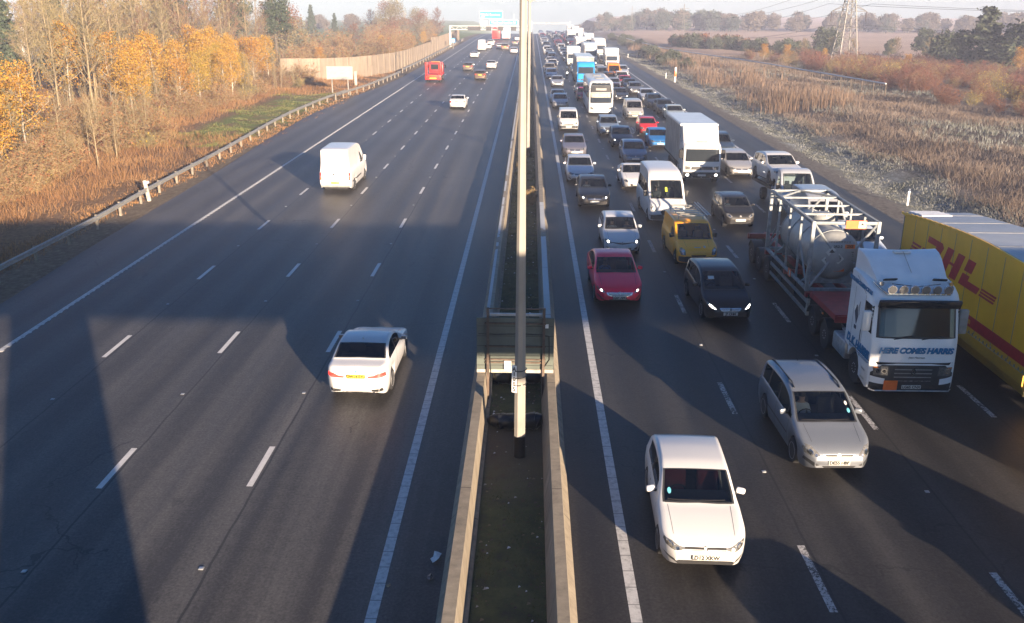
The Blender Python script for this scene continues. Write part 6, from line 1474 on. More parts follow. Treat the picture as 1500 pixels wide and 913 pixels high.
PY = pylon(); PYF = [Part('legs', MB().tube([(-1.9, 0, 0), (-.7, 0, 12), (-.1, 0, 25)], .13, 4, 'pylon_steel').tube([(1.9, 0, 0), (.7, 0, 12), (.1, 0, 25)], .13, 4, 'pylon_steel').mesh('legs')), Part('bracing', MB().tube([(-1.9, 0, 0), (1.3, 0, 6), (-.7, 0, 12), (.4, 0, 18)], .06, 4, 'pylon_steel').tube([(1.9, 0, 0), (-1.3, 0, 6), (.7, 0, 12), (-.4, 0, 18)], .06, 4, 'pylon_steel').mesh('bracing')), Part('cross_arm', MB().tube([(-3.6, 0, 18.5), (3.6, 0, 18.5)], .12, 4, 'pylon_steel').tube([(-3.6, 0, 22), (3.6, 0, 22)], .12, 4, 'pylon_steel').mesh('cross_arm'))]; PYS = [(62.3, 190), (62, 500), (40, 760)]
pl_lab = ['steel lattice pylon standing in the red scrub on the right', 'faint lattice pylon far off in the pale field', 'fainter lattice pylon on the skyline above the far trees']
for (x, y), l in zip([(62.3, 190), (47.5, 300), (44, 420), (41, 520)], pl_lab+['faintest thin pylon on the skyline left of the far wood']):
    spawn('pylon', l, 'pylon', PY if y < 200 else PYF, (x, y, zland(x, y)-.1), R(8), 'pylons carrying the power line', scale=1.0 if y < 200 else .44)
def cables():
    for z, w in ((8.3, 3.6), (12.3, 4.2), (16.3, 3.4)):
        for s in (-1, 1):
            a = Vector((62.3+s*w, 190, z-.9)); c = Vector((150+s*w, 60, z-.9+3)); d = Vector((47.5+s*w*.44, 300, z*.44))
            for p, q in ((a, c), (a, d)):
                b = MB(); b.tube([p.lerp(q, t/14)-Vector((0, 0, 5.0*4*(t/14)*(1-t/14)*.5)) for t in range(15)], .028, 4, 'trim')
                tag(link('power_cable', b.mesh('power_cable')), 'thin dark power cable sagging from the arms of the nearest pylon', 'cable', 'power cables slung between the pylons')
cables()

# ---------------------------------------------------------------- vegetation
def raw_mesh(name, v, f, mats, mi=None, smooth=False):
    """numpy arrays to a mesh: v (n,3), f (m,3)"""
    me = bpy.data.meshes.new(name); v = np.asarray(v, np.float32); f = np.asarray(f, np.int32)
    k = f.shape[1]
    me.vertices.add(len(v)); me.vertices.foreach_set('co', v.ravel())
    me.loops.add(f.size); me.loops.foreach_set('vertex_index', f.ravel())
    me.polygons.add(len(f)); me.polygons.foreach_set('loop_start', np.arange(0, f.size, k, dtype=np.int32))
    for m in mats: me.materials.append(M[m])
    if mi is not None: me.polygons.foreach_set('material_index', np.asarray(mi, np.int32))
    me.update(calc_edges=True); me.validate(); return me
class Leaves:
    """leaf and twig faces, gathered in numpy"""
    def __init__(s, seed): s.r = np.random.default_rng(seed); s.v = []; s.f = []; s.m = []; s.n = 0; s.mats = []
    def slot(s, m):
        if m not in s.mats: s.mats.append(m)
        return s.mats.index(m)
    def quads(s, c, size, mat, flat_=0.0):
        c = np.asarray(c, float); n = len(c)
        if not n: return
        a = s.r.normal(size=(n, 3)); a /= np.linalg.norm(a, axis=1)[:, None]
        b = s.r.normal(size=(n, 3)); b -= a*(a*b).sum(1)[:, None]; b /= np.linalg.norm(b, axis=1)[:, None]
        sz = size*s.r.uniform(.6, 1.3, (n, 1)); a *= sz; b *= sz*.62
        v = np.stack([c-a, c-b*.9, c+a, c+b*.9], 1).reshape(-1, 3)
        q = np.arange(n)[:, None]*4+s.n
        s.v.append(v); s.f.append(np.hstack([q, q+1, q+2])); s.f.append(np.hstack([q, q+2, q+3])); s.m += [s.slot(mat)]*(2*n); s.n += 4*n
    def twigs(s, p, d, w, mat):
        """thin tapering strips from p along d"""
        p = np.asarray(p, float); d = np.asarray(d, float); n = len(p)
        if not n: return
        u = np.cross(d, s.r.normal(size=(n, 3))); u /= np.linalg.norm(u, axis=1)[:, None]+1e-9; u *= w
        mid = p+d*.5+s.r.normal(size=(n, 3))*np.linalg.norm(d, axis=1)[:, None]*.06
        v = np.stack([p-u, p+u, mid+u*.7, mid-u*.7, p+d], 1).reshape(-1, 3); q = np.arange(n)[:, None]*5+s.n
        s.v.append(v); s.f += [np.hstack([q, q+1, q+2]), np.hstack([q, q+2, q+3]), np.hstack([q+3, q+2, q+4])]
        s.m += [s.slot(mat)]*(3*n); s.n += 5*n
    def mesh(s, name): return raw_mesh(name, np.vstack(s.v), np.vstack(s.f), s.mats, s.m)

def make_tree(seed, H, r0, style, twig='twig_brown', leaf=None, nleaf=0, lsize=.10, bark='wood_bare', spread=1.0, start=.3, nb=20, up=.8, ntw=9, tww=.012, lean=.03):
    g = random.Random(seed); wood = MB(); L = Leaves(seed); tp = []; td = []; tips = []
    pts = [Vector((0, 0, -.15))]
    for k in range(1, 9): pts.append(Vector((pts[-1].x+g.gauss(0, lean)*H*.12, pts[-1].y+g.gauss(0, lean)*H*.12, H*.92*k/8)))
    wood.tube(pts, [r0*(1-.9*k/8)+.012 for k in range(9)], 7, bark)
    def at(t): i = min(7, int(t*8)); return pts[i].lerp(pts[i+1], t*8-i)
    for b in range(nb):
        t = start+(1-start)*((b+g.random())/nb)**.9; base = at(min(t, .985)); az = b*2.4+g.uniform(-.4, .4)
        if style == 'slender': ln = H*.20*spread*(1.15-.75*t)*g.uniform(.7, 1.3); el = up+g.uniform(-.2, .2)
        elif style == 'round': q = (t-start)/(1-start); ln = H*.46*spread*math.sqrt(max(.08, 1-(q*1.35-.55)**2))*g.uniform(.8, 1.15)*(1-.45*q); el = .35+.75*q+g.uniform(-.15, .15)
        else: ln = H*.26*spread*(1.1-.9*t)*g.uniform(.8, 1.2); el = up+g.uniform(-.15, .15)
        d = Vector((math.cos(az)*math.cos(el), math.sin(az)*math.cos(el), math.sin(el))); bp = [base]
        for k in range(4): d = (d+Vector((g.gauss(0, .13), g.gauss(0, .13), .07+g.gauss(0, .06)))).normalized(); bp.append(bp[-1]+d*ln/4)
        rr = max(.010, r0*(1-.85*t)*.45); wood.tube(bp, [rr, rr*.8, rr*.6, rr*.4, .007], 5, bark, caps=False)
        for s2 in range(6):
            u = .25+.75*(s2+g.random())/6; i = min(3, int(u*4)); q = bp[i].lerp(bp[i+1], u*4-i); l2 = ln*.45*(1.2-u*.6)*g.uniform(.6, 1.2)
            d2 = (d+Vector((g.gauss(0, .7), g.gauss(0, .7), g.gauss(.15, .4)))).normalized(); e = q+d2*l2
            wood.tube([q, q.lerp(e, .5)+Vector((0, 0, .03*l2)), e], [rr*.38+.004, rr*.25+.004, .004], 4, bark, caps=False)
            for s3 in range(ntw):
                w = g.random(); p3 = q.lerp(e, w); d3 = (d2+Vector((g.gauss(0, .75), g.gauss(0, .75), g.gauss(.1, .45)))).normalized()*l2*g.uniform(.35, .9)
                tp.append(p3); td.append(d3); tips.append((p3, d3))
    L.twigs(tp, td, tww, twig)
    if leaf and nleaf:
        for nm, share in leaf:
            c = []
            for _ in range(int(nleaf*share)):
                p3, d3 = g.choice(tips); q = p3+d3*g.uniform(.3, 1.1)
                if q.z < H*(start-.1): continue
                c.append(q+Vector((g.gauss(0, .24), g.gauss(0, .24), g.gauss(0, .22))))
            L.quads(c, lsize, nm)
    return [Part('trunk', wood.mesh('trunk', 0)), Part('crown', L.mesh('crown'))]

def make_bush(seed, r, h, twig, leaf=None, nleaf=0, nst=26, lsize=.08, w=.010):
    g = random.Random(seed); L = Leaves(seed); p = []; d = []; lc = []
    for k in range(nst):
        az = g.uniform(0, 6.28); base = Vector((r*.45*g.random()*math.cos(az), r*.45*g.random()*math.sin(az), -.05)); el = g.uniform(.75, 1.5)
        tip = base+Vector((math.cos(az)*math.cos(el)*r*1.3, math.sin(az)*math.cos(el)*r*1.3, math.sin(el)*h*g.uniform(.6, 1.05)))
        p.append(base); d.append(tip-base)
        for j in range(16):
            u = g.uniform(.15, 1); q = base.lerp(tip, u); e = Vector((g.gauss(0, .5), g.gauss(0, .5), g.gauss(.45, .35)))*h*.26*g.uniform(.5, 1.2); p.append(q); d.append(e)
            for m in range(3): q2 = q+e*g.random(); p.append(q2); d.append(Vector((g.gauss(0, .6), g.gauss(0, .6), g.gauss(.35, .4)))*h*.14)
            lc.append(q+e*g.uniform(.5, 1.1))
    L.twigs(p, d, w, twig)
    if leaf and nleaf: L.quads([g.choice(lc)+Vector((g.gauss(0, .09), g.gauss(0, .09), g.gauss(0, .09)))*h*.6 for _ in range(nleaf)], lsize, leaf)
    return L.mesh('shrub')

def make_conifer(seed, H, Rb, n, leaf='needle', ls=.28, layers=15, irregular=.25):
    g = random.Random(seed); wood = MB(); wood.tube([(0, 0, -.2), (g.gauss(0, .1), 0, H*.5), (0, 0, H*.98)], [H*.022, H*.015, .02], 7, 'bark_dark'); L = Leaves(seed); c = []
    for k in range(layers):
        t = (k+.5)/layers; z = H*(.06+.92*t); R0 = Rb*(1-t)**.8*(1+irregular*g.uniform(-1, .6))+.12
        nb = max(4, int(9*(1-t)+4))
        for b in range(nb):
            az = g.uniform(0, 6.28); ln = R0*g.uniform(.65, 1.15); wood.tube([(0, 0, z), (ln*.6*math.cos(az), ln*.6*math.sin(az), z-.02*ln), (ln*math.cos(az), ln*math.sin(az), z-.16*ln)], [.05, .03, .012], 4, 'bark_dark', caps=False)
            m = int(n/(layers*nb)*(.4+1.6*(1-t)))+3
            for _ in range(m):
                u = g.random()**.6; c.append((u*ln*math.cos(az)+g.gauss(0, .22*Rb/3), u*ln*math.sin(az)+g.gauss(0, .22*Rb/3), z-.16*ln*u*u+g.gauss(0, H*.018)))
    L.quads(c, ls, leaf); return [Part('trunk', wood.mesh('trunk', 0)), Part('crown', L.mesh('crown'))]

def make_clump(seed, H, Rr, leaf, n, ls, nb=11, trunk=True, squash=.6, zb=.16):
    """broad crown of many leaf clumps on a forked trunk, from zb*H up"""
    g = random.Random(seed); wood = MB(); L = Leaves(seed); mats = leaf if isinstance(leaf, list) else [leaf]
    wood.tube([(0, 0, -.2), (.03*H*g.uniform(-1, 1), 0, H*.3), (0, 0, H*.75)], [H*.03, H*.022, H*.010], 7, 'bark_dark'); a = (1-zb)/2*H; zc = zb*H+a
    for b in range(nb):
        az = b*2.4+g.uniform(-.5, .5); t = -.85+1.7*(b+g.random())/nb; w = math.sqrt(max(.05, 1-t*t))*(1-.12*t); rr = Rr*w*g.uniform(.35, .78); ce = Vector((rr*math.cos(az), rr*math.sin(az), zc+a*t*.85))
        wood.tube([(0, 0, max(.1, ce.z-.18*H)), tuple(ce*.6+Vector((0, 0, ce.z*.38))), tuple(ce)], [H*.012, H*.008, .02], 5, 'bark_dark', caps=False); br = Rr*g.uniform(.30, .52)*(.75+.35*w)
        pts = L.r.normal(size=(n//nb, 3)); pts /= np.linalg.norm(pts, axis=1)[:, None]; pts *= (L.r.random((len(pts), 1))**.40)*br*L.r.uniform(.8, 1.25, (len(pts), 1)); pts[:, 2] *= squash+.25
        L.quads(pts+np.array(ce), ls*g.uniform(.8, 1.1), mats[b % len(mats)])
    return [Part('trunk', wood.mesh('trunk', 0)), Part('crown', L.mesh('crown'))]

VR = random.Random(77)
def plant(name, label, cat, parts, x, y, s=1.0, group=None, z=None):
    sc = s if not isinstance(s, tuple) else s
    return spawn(name, label, cat, parts, (x, y, (zland(x, y) if z is None else z)), VR.uniform(0, 6.28), group, None, sc)

# left wood: slender bare trees, golden birches in front, pines behind
BARE = [make_tree(100+k, 13.5, .13, 'slender', ('twig_brown', 'twig_olive', 'twig_olive', 'twig_brown', 'twig_red')[k], nb=26, ntw=10, start=.28, tww=.013, bark=('wood_bare', 'wood_bare', 'wood_bare', 'bark_dark', 'wood_bare')[k], spread=(1, 1.2, 1.35, 1.1, 1.5)[k]) for k in range(5)]
GOLD = [make_tree(200+k, (6.6, 7.2, 6.0, 5.2)[k], .075, 'slender', 'twig_brown', ([('leaf_gold', .8), ('leaf_orange', .2)], [('leaf_gold', .5), ('leaf_orange', .5)], [('leaf_lime', .7), ('leaf_gold', .3)], [('leaf_orange', .8), ('leaf_gold', .2)])[k], (5200, 3600, 5400, 4200)[k], .072, 'bark_birch', (1.5, 1.8, 1.35, 1.9)[k], (.16, .25, .12, .18)[k], 22, .55, 8, .010, .05) for k in range(4)]
BUSHY = [make_bush(300, 1.3, 1.9, 'twig_tan', 'leaf_rust', 300), make_bush(301, 1.5, 2.2, 'twig_tan', 'leaf_crimson', 420), make_bush(302, 1.2, 1.6, 'twig_olive', 'leaf_lime', 120), make_bush(303, 1.6, 2.6, 'twig_tan', 'leaf_rust', 420), make_bush(304, 1.0, 1.2, 'twig_tan')]
PINE = [make_clump(400, 15, 3.4, 'needle', 6500, .20, 18, squash=.25, zb=.35), make_conifer(401, 13, 2.7, 5200)]
ROUND = [make_tree(500, 12, .24, 'round', 'twig_brown', [('leaf_rust', 1)], 900, .12, 'wood_bare', 1.0, .22, 30, .7, 11, .018), make_tree(501, 11, .22, 'round', 'twig_olive', None, 0, .1, 'wood_bare', .9, .22, 28, .7, 11, .018), make_tree(502, 10, .2, 'round', 'twig_red', [('leaf_rust', 1)], 700, .12, 'bark_dark', 1.0, .15, 28, .7, 11, .018)]

ROUND.append(make_clump(503, 12, 5.6, ['leaf_olive', 'leaf_olive', 'leaf_rust'], 9000, .17, 22, squash=.6, zb=.12))
def inview(x, y, m=3): return x > -(.585*y+1.2)-m
n = 0
for _ in range(900):
    y = VR.uniform(58, 165); x = -VR.uniform(37, 88)
    if not inview(x, y) or x > -38-.04*(y-60)-VR.uniform(0, 3) or (y > 126 and x > -43): continue
    if x/y < -.535 and y > 66 and VR.random() < .85: continue
    if any(abs(x-a)+abs(y-b)*.6 < 2.1 for a, b in globals().setdefault('_bare', [])): continue
    _bare.append((x, y)); k = VR.randrange(5)
    plant('bare_tree', ('slender bare tree with brown twigs in the roadside wood on the left', 'slender bare tree with olive twigs in the roadside wood on the left', 'tall bare tree with spreading olive twigs in the wood on the left', 'dark-barked bare tree in the roadside wood on the left', 'broad bare tree with reddish twigs in the wood on the left')[k], 'tree', BARE[k], x, y, VR.uniform(.72, 1.08), 'bare trees of the left wood')
    n += 1
    if n >= 135: break
gold = [(-36.3, 62, 0, 1.1), (-34.2, 58.5, 3, .85), (-41.5, 92, 1, 1.1), (-38.9, 91.5, 1, 1.0), (-39.6, 95, 2, .75), (-37.2, 99, 3, .95), (-39.6, 106, 0, 1.0), (-37.5, 110, 2, .95), (-36.8, 104, 2, .95), (-36.0, 113, 0, .9), (-36.2, 118, 2, .8), (-35.4, 108, 0, .85), (-38.6, 131, 3, 1.15), (-37.6, 135, 0, .95), (-41.5, 138, 3, 1.1), (-46.5, 84, 3, .8), (-43.5, 98, 3, .9), (-37.8, 88, 0, 1.0), (-40.2, 100, 0, 1.15), (-41.8, 104, 3, 1.1), (-39.5, 112, 0, 1.1), (-38.6, 117, 2, 1.0), (-40.5, 120, 0, 1.15), (-42, 116, 1, 1.1), (-39.5, 125, 0, .95), (-35.8, 65, 1, .95), (-38.5, 66, 0, 1.15), (-33.6, 56, 0, .9), (-44.5, 90, 1, 1.2), (-43, 110, 3, 1.15), (-41, 128, 0, 1.0)]
for i, (x, y, k, s) in enumerate(gold):
    lab = ('golden-leaved birch at the front of the left wood', 'thin white-stemmed birch with amber leaves at the edge of the left wood', 'yellow-green birch at the front of the left wood', 'orange-leaved young birch at the edge of the left wood')[k]
    plant('birch_tree', lab, 'tree', GOLD[k], x, y, s, 'autumn birches along the left wood')
for i, (x, y, k, s, lab) in enumerate([(-57, 150, 0, 1.0, 'dark pine rising behind the golden birches'), (-49, 158, 0, .92, 'dark pine with flat tufts near the right end of the left wood'), (-70, 140, 1, 1.15, 'dark conifer deep in the left wood'), (-45, 168, 0, .85, 'dark pine beside the big rusty round tree'), (-66, 118, 1, 1.1, 'dark spruce among the bare trees on the left')]): plant('pine_tree', lab, 'tree', PINE[k], x, y, s)
rd = [(-45, 172, 3, .92, 'round rusty-twigged tree at the right end of the left wood'), (-42, 288, 3, 1.02, 'big round olive tree behind the far end of the fence'), (-35, 300, 3, .82, 'rust-tinted round tree right of the big olive tree'), (-31, 318, 2, .9, 'small reddish tree nearest the gantry post'), (-50, 300, 2, .8, 'low reddish tree left of the big olive tree'), (-62, 240, 1, .85, 'thin pale round tree standing in the green field'), (-38, 205, 2, .62, 'reddish thicket tree behind the middle of the fence'), (-33, 216, 2, .55, 'small reddish thicket tree just over the fence top')]
for x, y, k, s, lab in rd: plant('round_tree', lab, 'tree', ROUND[k], x, y, s)
for x, y, s, lab in [(-70, 305, .78, 'tall hazy conifer on the skyline left of the road'), (-64, 312, .58, 'shorter hazy conifer beside the tall one'), (-47, 330, .5, 'dark hazy conifer at the foot of the big olive tree')]: plant('conifer_tree', lab, 'tree', PINE[1], x, y, s)
for i, (x, y, k, s) in enumerate([(-37.5, 168, 3, .62), (-33.5, 215, 0, .62), (-30.5, 240, 3, .75), (-28.5, 252, 0, .6), (-27.5, 275, 3, .5)]): plant('birch_tree', 'small golden birch showing over the timber fence', 'tree', GOLD[k], x, y, s, 'golden birches behind the timber fence')
for i in range(34):
    x, y = -VR.uniform(27, 46), VR.uniform(150, 296)
    if x > -24-(y < 165)*12: continue
    plant('thicket_bush', 'leafless reddish thicket bush behind the timber fence', 'bush', BUSHY[3 if i % 3 else 0], x, y, VR.uniform(1.2, 2.1), 'thicket shrubs behind the timber fence')
cnt = 0
for _ in range(260):
    y = VR.uniform(46, 132); x = -VR.uniform(30, 42)
    if not inview(x, y, 0) or (78 < y < 122 and x > -34): continue
    plant('sapling', ('thin bare sapling standing in the scrub of the left bank', 'straggly bare sapling with olive twigs on the left bank')[cnt % 2], 'tree', BARE[(0, 1)[cnt % 2]], x, y, (VR.uniform(.26, .45), VR.uniform(.26, .45), VR.uniform(.22, .42)), 'saplings on the left bank'); cnt += 1
    if cnt >= 60: break
cnt = 0
for _ in range(700):
    y = VR.uniform(40, 134); x = -VR.uniform(29, 46)
    if not inview(x, y, 1) or x > -28.5-2*math.sin(y*.12) or (y > 78 and y < 122 and x > -33.5): continue
    k = VR.choice([0, 0, 1, 1, 2, 3, 3, 4, 4, 0, 3]); 
    plant('shrub', ('brown leafless shrub on the left bank', 'crimson-leaved shrub on the left bank', 'olive shrub with a few yellow leaves on the left bank', 'tall russet shrub on the left bank', 'small twiggy brown shrub on the left bank')[k], 'shrub', BUSHY[k], x, y, VR.uniform(.65, 1.15), 'shrubs of the left bank'); cnt += 1
    if cnt >= 190: break

def blades(name, n, area, hf, mat, label, seed, w=.012, tuft=.22, per=9, lean=.35, keep=None):
    r = np.random.default_rng(seed); nt_ = n//per; xs = []; ys = []
    x0, x1, y0, y1 = area
    t = r.random(nt_); cy_ = y0+(y1-y0)*t**1.55; cx = r.uniform(x0, x1, nt_)
    if keep is not None: k = np.array([keep(a, b) for a, b in zip(cx, cy_)]); cx, cy_ = cx[k], cy_[k]
    cx = np.repeat(cx, per); cyy = np.repeat(cy_, per); m = len(cx)
    ox = r.normal(0, tuft, m); oy = r.normal(0, tuft, m); X = cx+ox; Y = cyy+oy
    if abs(x0) < 2: X = np.clip(X, x0, x1)
    Z = np.array([crest(b)-.005 if abs(a) < 2 else zground(a, b)-.02 for a, b in zip(X, Y)])
    Hh = hf(cx, cyy)*r.uniform(.5, 1.2, m); dirx = ox/tuft*.5+r.normal(0, .6, m); diry = oy/tuft*.5+r.normal(0, .6, m)
    base = np.stack([X, Y, Z], 1); tip = base+np.stack([dirx*lean*Hh, diry*lean*Hh, Hh], 1); mid = base*.5+tip*.5+np.stack([-dirx*.08*Hh, -diry*.08*Hh, Hh*.06], 1)
    a = r.uniform(0, 6.28, m); ww = (w*(1+Y/70))[:, None]; u = np.stack([np.cos(a), np.sin(a), np.zeros(m)], 1)*ww
    v = np.stack([base-u, base+u, mid+u*.7, mid-u*.7, tip], 1).reshape(-1, 3); q = np.arange(m)[:, None]*5
    f = np.vstack([np.hstack([q, q+1, q+2]), np.hstack([q, q+2, q+3]), np.hstack([q+3, q+2, q+4])])
    tag(link(name, raw_mesh(name, v, f, [mat])), label, 'grass', kind='stuff')
blades('dry_grass', 190000, (-60, -23.2, 26, 165), lambda x, y: np.where(x > -26.5, .20, .50)+.22*np.sin(x*.8+y*.27)*np.sin(y*.41-x*.3), 'blade_dry', 'tangled dry brown grass covering the left bank', 21, w=.0065, tuft=.42, lean=.62, per=7, keep=lambda x, y: inview(x, y, 1) and not (x > -31.5 and 80 < y < 119))
blades('green_grass', 22000, (-33, -24.4, 74, 121), lambda x, y: .13+0*x, 'blade_green', 'mown green grass on the left verge under the pale board', 22, keep=lambda x, y: x > -31-2.2*math.sin(y*.33)-1.2*math.sin(y*1.1) and math.sin(x*1.3+y*.4)*math.sin(y*.7-x) > -.55, tuft=.35, w=.008, lean=.5)
blades('thin_grass', 9000, (-24.6, -21.9, 26, 130), lambda x, y: .15+0*x, 'blade_dry', 'sparse dry grass under the left crash barrier', 23, keep=lambda x, y: x < -22.7 or y > 75)
def invR(x, y): return x < .58*y+5
blades('frosted_grass', 42000, (21.6, 27.5, 38, 230), lambda x, y: .09+.10*np.clip((x-22)/4, 0, 1), 'blade_frost', 'short frosted grass on the right verge', 24, keep=lambda x, y: invR(x, y) and x > 21.6+.8*math.sin(y*.5), tuft=.2, lean=.5)
blades('rough_grass', 170000, (26, 56, 40, 205), lambda x, y: .42+.18*np.sin(x*.7+y*.21)*np.sin(y*.33-x*.2), 'blade_right', 'long faded brown grass on the right bank', 25, w=.0065, tuft=.42, lean=.62, per=7, keep=lambda x, y: invR(x, y) and (x < 46 or y > 190) and math.sin(x*.31+y*.11)+math.sin(y*.17-x*.13) < .9)
blades('frosted_tussocks', 30000, (30, 50, 50, 170), lambda x, y: .40+0*x, 'blade_frost', 'frost-whitened tussocks among the brown grass of the right bank', 26, keep=lambda x, y: invR(x, y) and math.sin(x*.31+y*.11)+math.sin(y*.17-x*.13) >= .15)
blades('reeds', 8500, (25.5, 36, 100, 260), lambda x, y: 1.45+0*x, 'blade_reed', 'tall straw-coloured reeds in front of the rail fence on the right', 27, keep=lambda x, y: x < 36-.03*(y-110) and math.sin(y*.19)+math.sin(y*.07+x) > -.3, lean=.16, w=.009, tuft=.7, per=5)

blades('moss_and_weeds', 16000, (-1.02, .40, 12, 75), lambda x, y: .045+.05*np.clip(np.sin(x*5+y*1.7)*np.sin(y*.9-x*3), 0, 1), 'moss_blade', 'low moss and weeds growing in patches on the central reserve', 28, w=.006, tuft=.09, per=8, lean=.8, keep=lambda x, y: math.sin(x*3.1+y*.8)+math.sin(y*1.9-x*2.3) > -.35 and not 19.5 < y < 23)
# right bank scrub, evergreens, hedges and the far wood
REDB = [make_bush(600, 1.7, 2.3, 'twig_red', 'leaf_rust', 420, 30), make_bush(601, 1.9, 2.6, 'twig_red', 'leaf_crimson', 520, 30), make_bush(602, 1.5, 1.9, 'twig_brown', 'leaf_rust', 120, 26), make_bush(603, 1.6, 2.1, 'twig_olive', 'leaf_lime', 240, 26)]
cnt = 0
for _ in range(1500):
    y = VR.uniform(80, 200); x = VR.uniform(40, 100)
    lo = 45+.02*(120-y) if y > 112 else 44+(112-y)*.02+VR.uniform(0, 1.5)
    if not invR(x, y-4) or x < lo or x > .60*y+8: continue
    k = VR.choice([0, 0, 1, 2, 2, 3]); s = VR.uniform(.75, 1.2)*(1.0 if y > 105 else .8)
    plant('scrub_bush', ('russet scrub bush on the right bank', 'dark crimson scrub bush on the right bank', 'bare brown scrub bush on the right bank', 'yellow-olive scrub bush on the right bank')[k], 'bush', REDB[k], x, y, s, 'scrub bushes of the right bank'); cnt += 1
    if cnt >= 285: break
for x, y, k, s, lab in [(81, 158, 3, .92, 'orange-leaved tree standing in the red scrub near the right edge'), (56, 182, 0, .45, 'small yellow sapling left of the near pylon'), (69.5, 176, 3, .55, 'small orange sapling right of the near pylon'), (45.5, 186, 3, .6, 'pale orange tree nearest the rail fence'), (51, 190, 3, .58, 'pale orange tree second from the rail fence')]: plant('autumn_tree', lab, 'tree', GOLD[k], x, y, s)
EV = [make_clump(700, 7, 3.6, 'leaf_dark', 6000, .24, 18, squash=.7, zb=.05), make_conifer(701, 12, 4.2, 7000, 'leaf_dark', .34, 16), make_clump(702, 6, 2.3, 'leaf_dark', 3600, .22, 13, squash=.5, zb=.10)]
for x, y, k, s, lab in [(71, 230, 0, 1.0, 'dark rounded evergreen beside the near pylon'), (95, 232, 2, 1.15, 'dark flat-topped evergreen standing between the pylon and the big conifers'), (87.5, 234, 2, .72, 'small dark pointed evergreen in the scrub'), (84, 178, 1, (1.45, 1.45, .96), 'tall broad dark conifer at the right edge, highest of the clump'), (89, 172, 0, (1.5, 1.5, 1.35), 'big rounded dark tree at the extreme right edge'), (79.5, 182, 0, (1.15, 1.15, 1.05), 'rounded dark tree on the left of the right-hand clump'), (94, 180, 1, (1.4, 1.4, .9), 'dark conifer behind the right-hand clump')]: plant('evergreen_tree', lab, 'tree', EV[k], x, y, s)
BR = [make_tree(720, 5.2, .10, 'round', 'twig_brown', None, 0, .1, 'bark_dark', 1.0, .08, 24, .7, 10, .02)]
for x, y, s in [(78, 205, 1.0), (84, 200, .9), (97, 200, 1.15), (66, 210, .9), (61, 214, .8), (110, 205, 1.1), (89, 214, .95), (72, 214, .9)]: plant('scrub_tree', 'grey-brown bare bushy tree between the scrub and the pale field', 'tree', BR[0], x, y, s, 'bare bushy trees before the pale field')
TUFT = make_bush(640, .55, 1.0, 'twig_tan', None, 0, 26)
plant('weed_clump', 'dry straw-coloured weeds growing against the right barrier in the reserve', 'weeds', TUFT, .12, 52.5, 1.0, None, 0)
plant('weed_clump', 'small dry weeds in the far part of the reserve', 'weeds', TUFT, -.6, 64, .7, None, 0)
HD = [make_clump(730, 3.0, 2.4, 'leaf_dark', 2000, .20, 11, zb=.0), make_clump(731, 3.0, 2.4, ['leaf_far', 'leaf_rust'], 2000, .20, 11, zb=.0)]
for i in range(34):
    t = i/33; x = lerp(38, 66, t)+VR.uniform(-2, 2); y = lerp(262, 226, t)+VR.uniform(-7, 7); k = 0 if VR.random() < .6 else 1
    plant('hedge_bush', ('dark green hedge bush along the near edge of the pale field', 'brown hedge bush along the near edge of the pale field')[k], 'shrub', HD[k], x, y, VR.uniform(.75, 1.2), 'hedge bushes before the pale field')
for i in range(26):
    x = 26.5+VR.uniform(-1.0, 3.5); y = VR.uniform(165, 330); plant('verge_bush', 'dark bush on the bank between the right verge and the rail fence', 'shrub', HD[0], x, y, VR.uniform(.4, .75), 'verge bushes below the rail fence')
FAR = [make_clump(740+k, 8.5, 4.4, (['leaf_far'], ['leaf_farcon', 'leaf_far'], ['leaf_farcon'])[k], 2400, .42, 16, zb=.06) for k in range(3)]
for i in range(78):
    x = lerp(37, 262, (i+VR.random()*.8)/78); y = 452+VR.uniform(0, 45)-.10*(x-40); k = VR.choice([1, 2, 2]) if x < 95 else VR.choice([0, 0, 0, 1])
    if 46 < x < 51 and y < 470: continue
    plant('wood_tree', ('hazy bare-crowned tree in the far wood beyond the pale field', 'hazy mixed green tree in the far wood beyond the pale field', 'hazy bluish evergreen in the far wood beyond the pale field')[k], 'tree', FAR[k], x, y, VR.uniform(.72, 1.12)*(1.1 if x < 95 else 1), 'trees of the far wood')
for x, y, s in [(30, 500, .8), (27, 540, .7), (34, 520, .75)]: plant('wood_tree', 'lone hazy tree clump left of the far wood, above the far queue', 'tree', FAR[0], x, y, s, 'lone clump beside the far wood')
for i in range(20):
    x = -VR.uniform(24, 110); y = VR.uniform(345, 430); plant('wood_tree', 'hazy tree on the left skyline beyond the big olive tree', 'tree', FAR[0], x, y, VR.uniform(.5, .8), 'hazy trees of the left skyline')

# ---------------------------------------------------------------- traffic
K = build_kinds()
LN = {4: 4.05, 3: 7.80, 2: 11.45, 1: 15.1}
def car(kind, label, x, y, color, name='parked_car', cat='car', group=None, rz=0.0, away=False, scale=1.0):
    """y is the end that faces the bridge"""
    me = K[kind]; L = LEN[kind]*(scale if isinstance(scale, (int, float)) else scale[1])
    return spawn(name, label, cat, me, (x, y+L/2, crest(y+L/2)), (math.pi if away else 0)+rz, group, color, scale)
LEN = {}
for k, parts in K.items():
    ys = [v.co.y for p in parts if p.name == 'body' for v in p.me.vertices]; LEN[k] = max(ys)-min(ys)
SIL = (.36, .38, .41, .45); LSIL = (.50, .52, .55, .5); WHT = (.53, .53, .53, 1); BLK = (.012, .013, .016, .9); NAVY = (.015, .025, .05, .6); BLUG = (.12, .18, .26, .55); GRY = (.14, .15, .165, .55); RED = (.42, .014, .022, .95); GRYP = (.17, .165, .20, .55); BLU = (.02, .16, .42, .7); ORG = (.70, .20, .02, 1); YEL = (.95, .38, .025, 1)
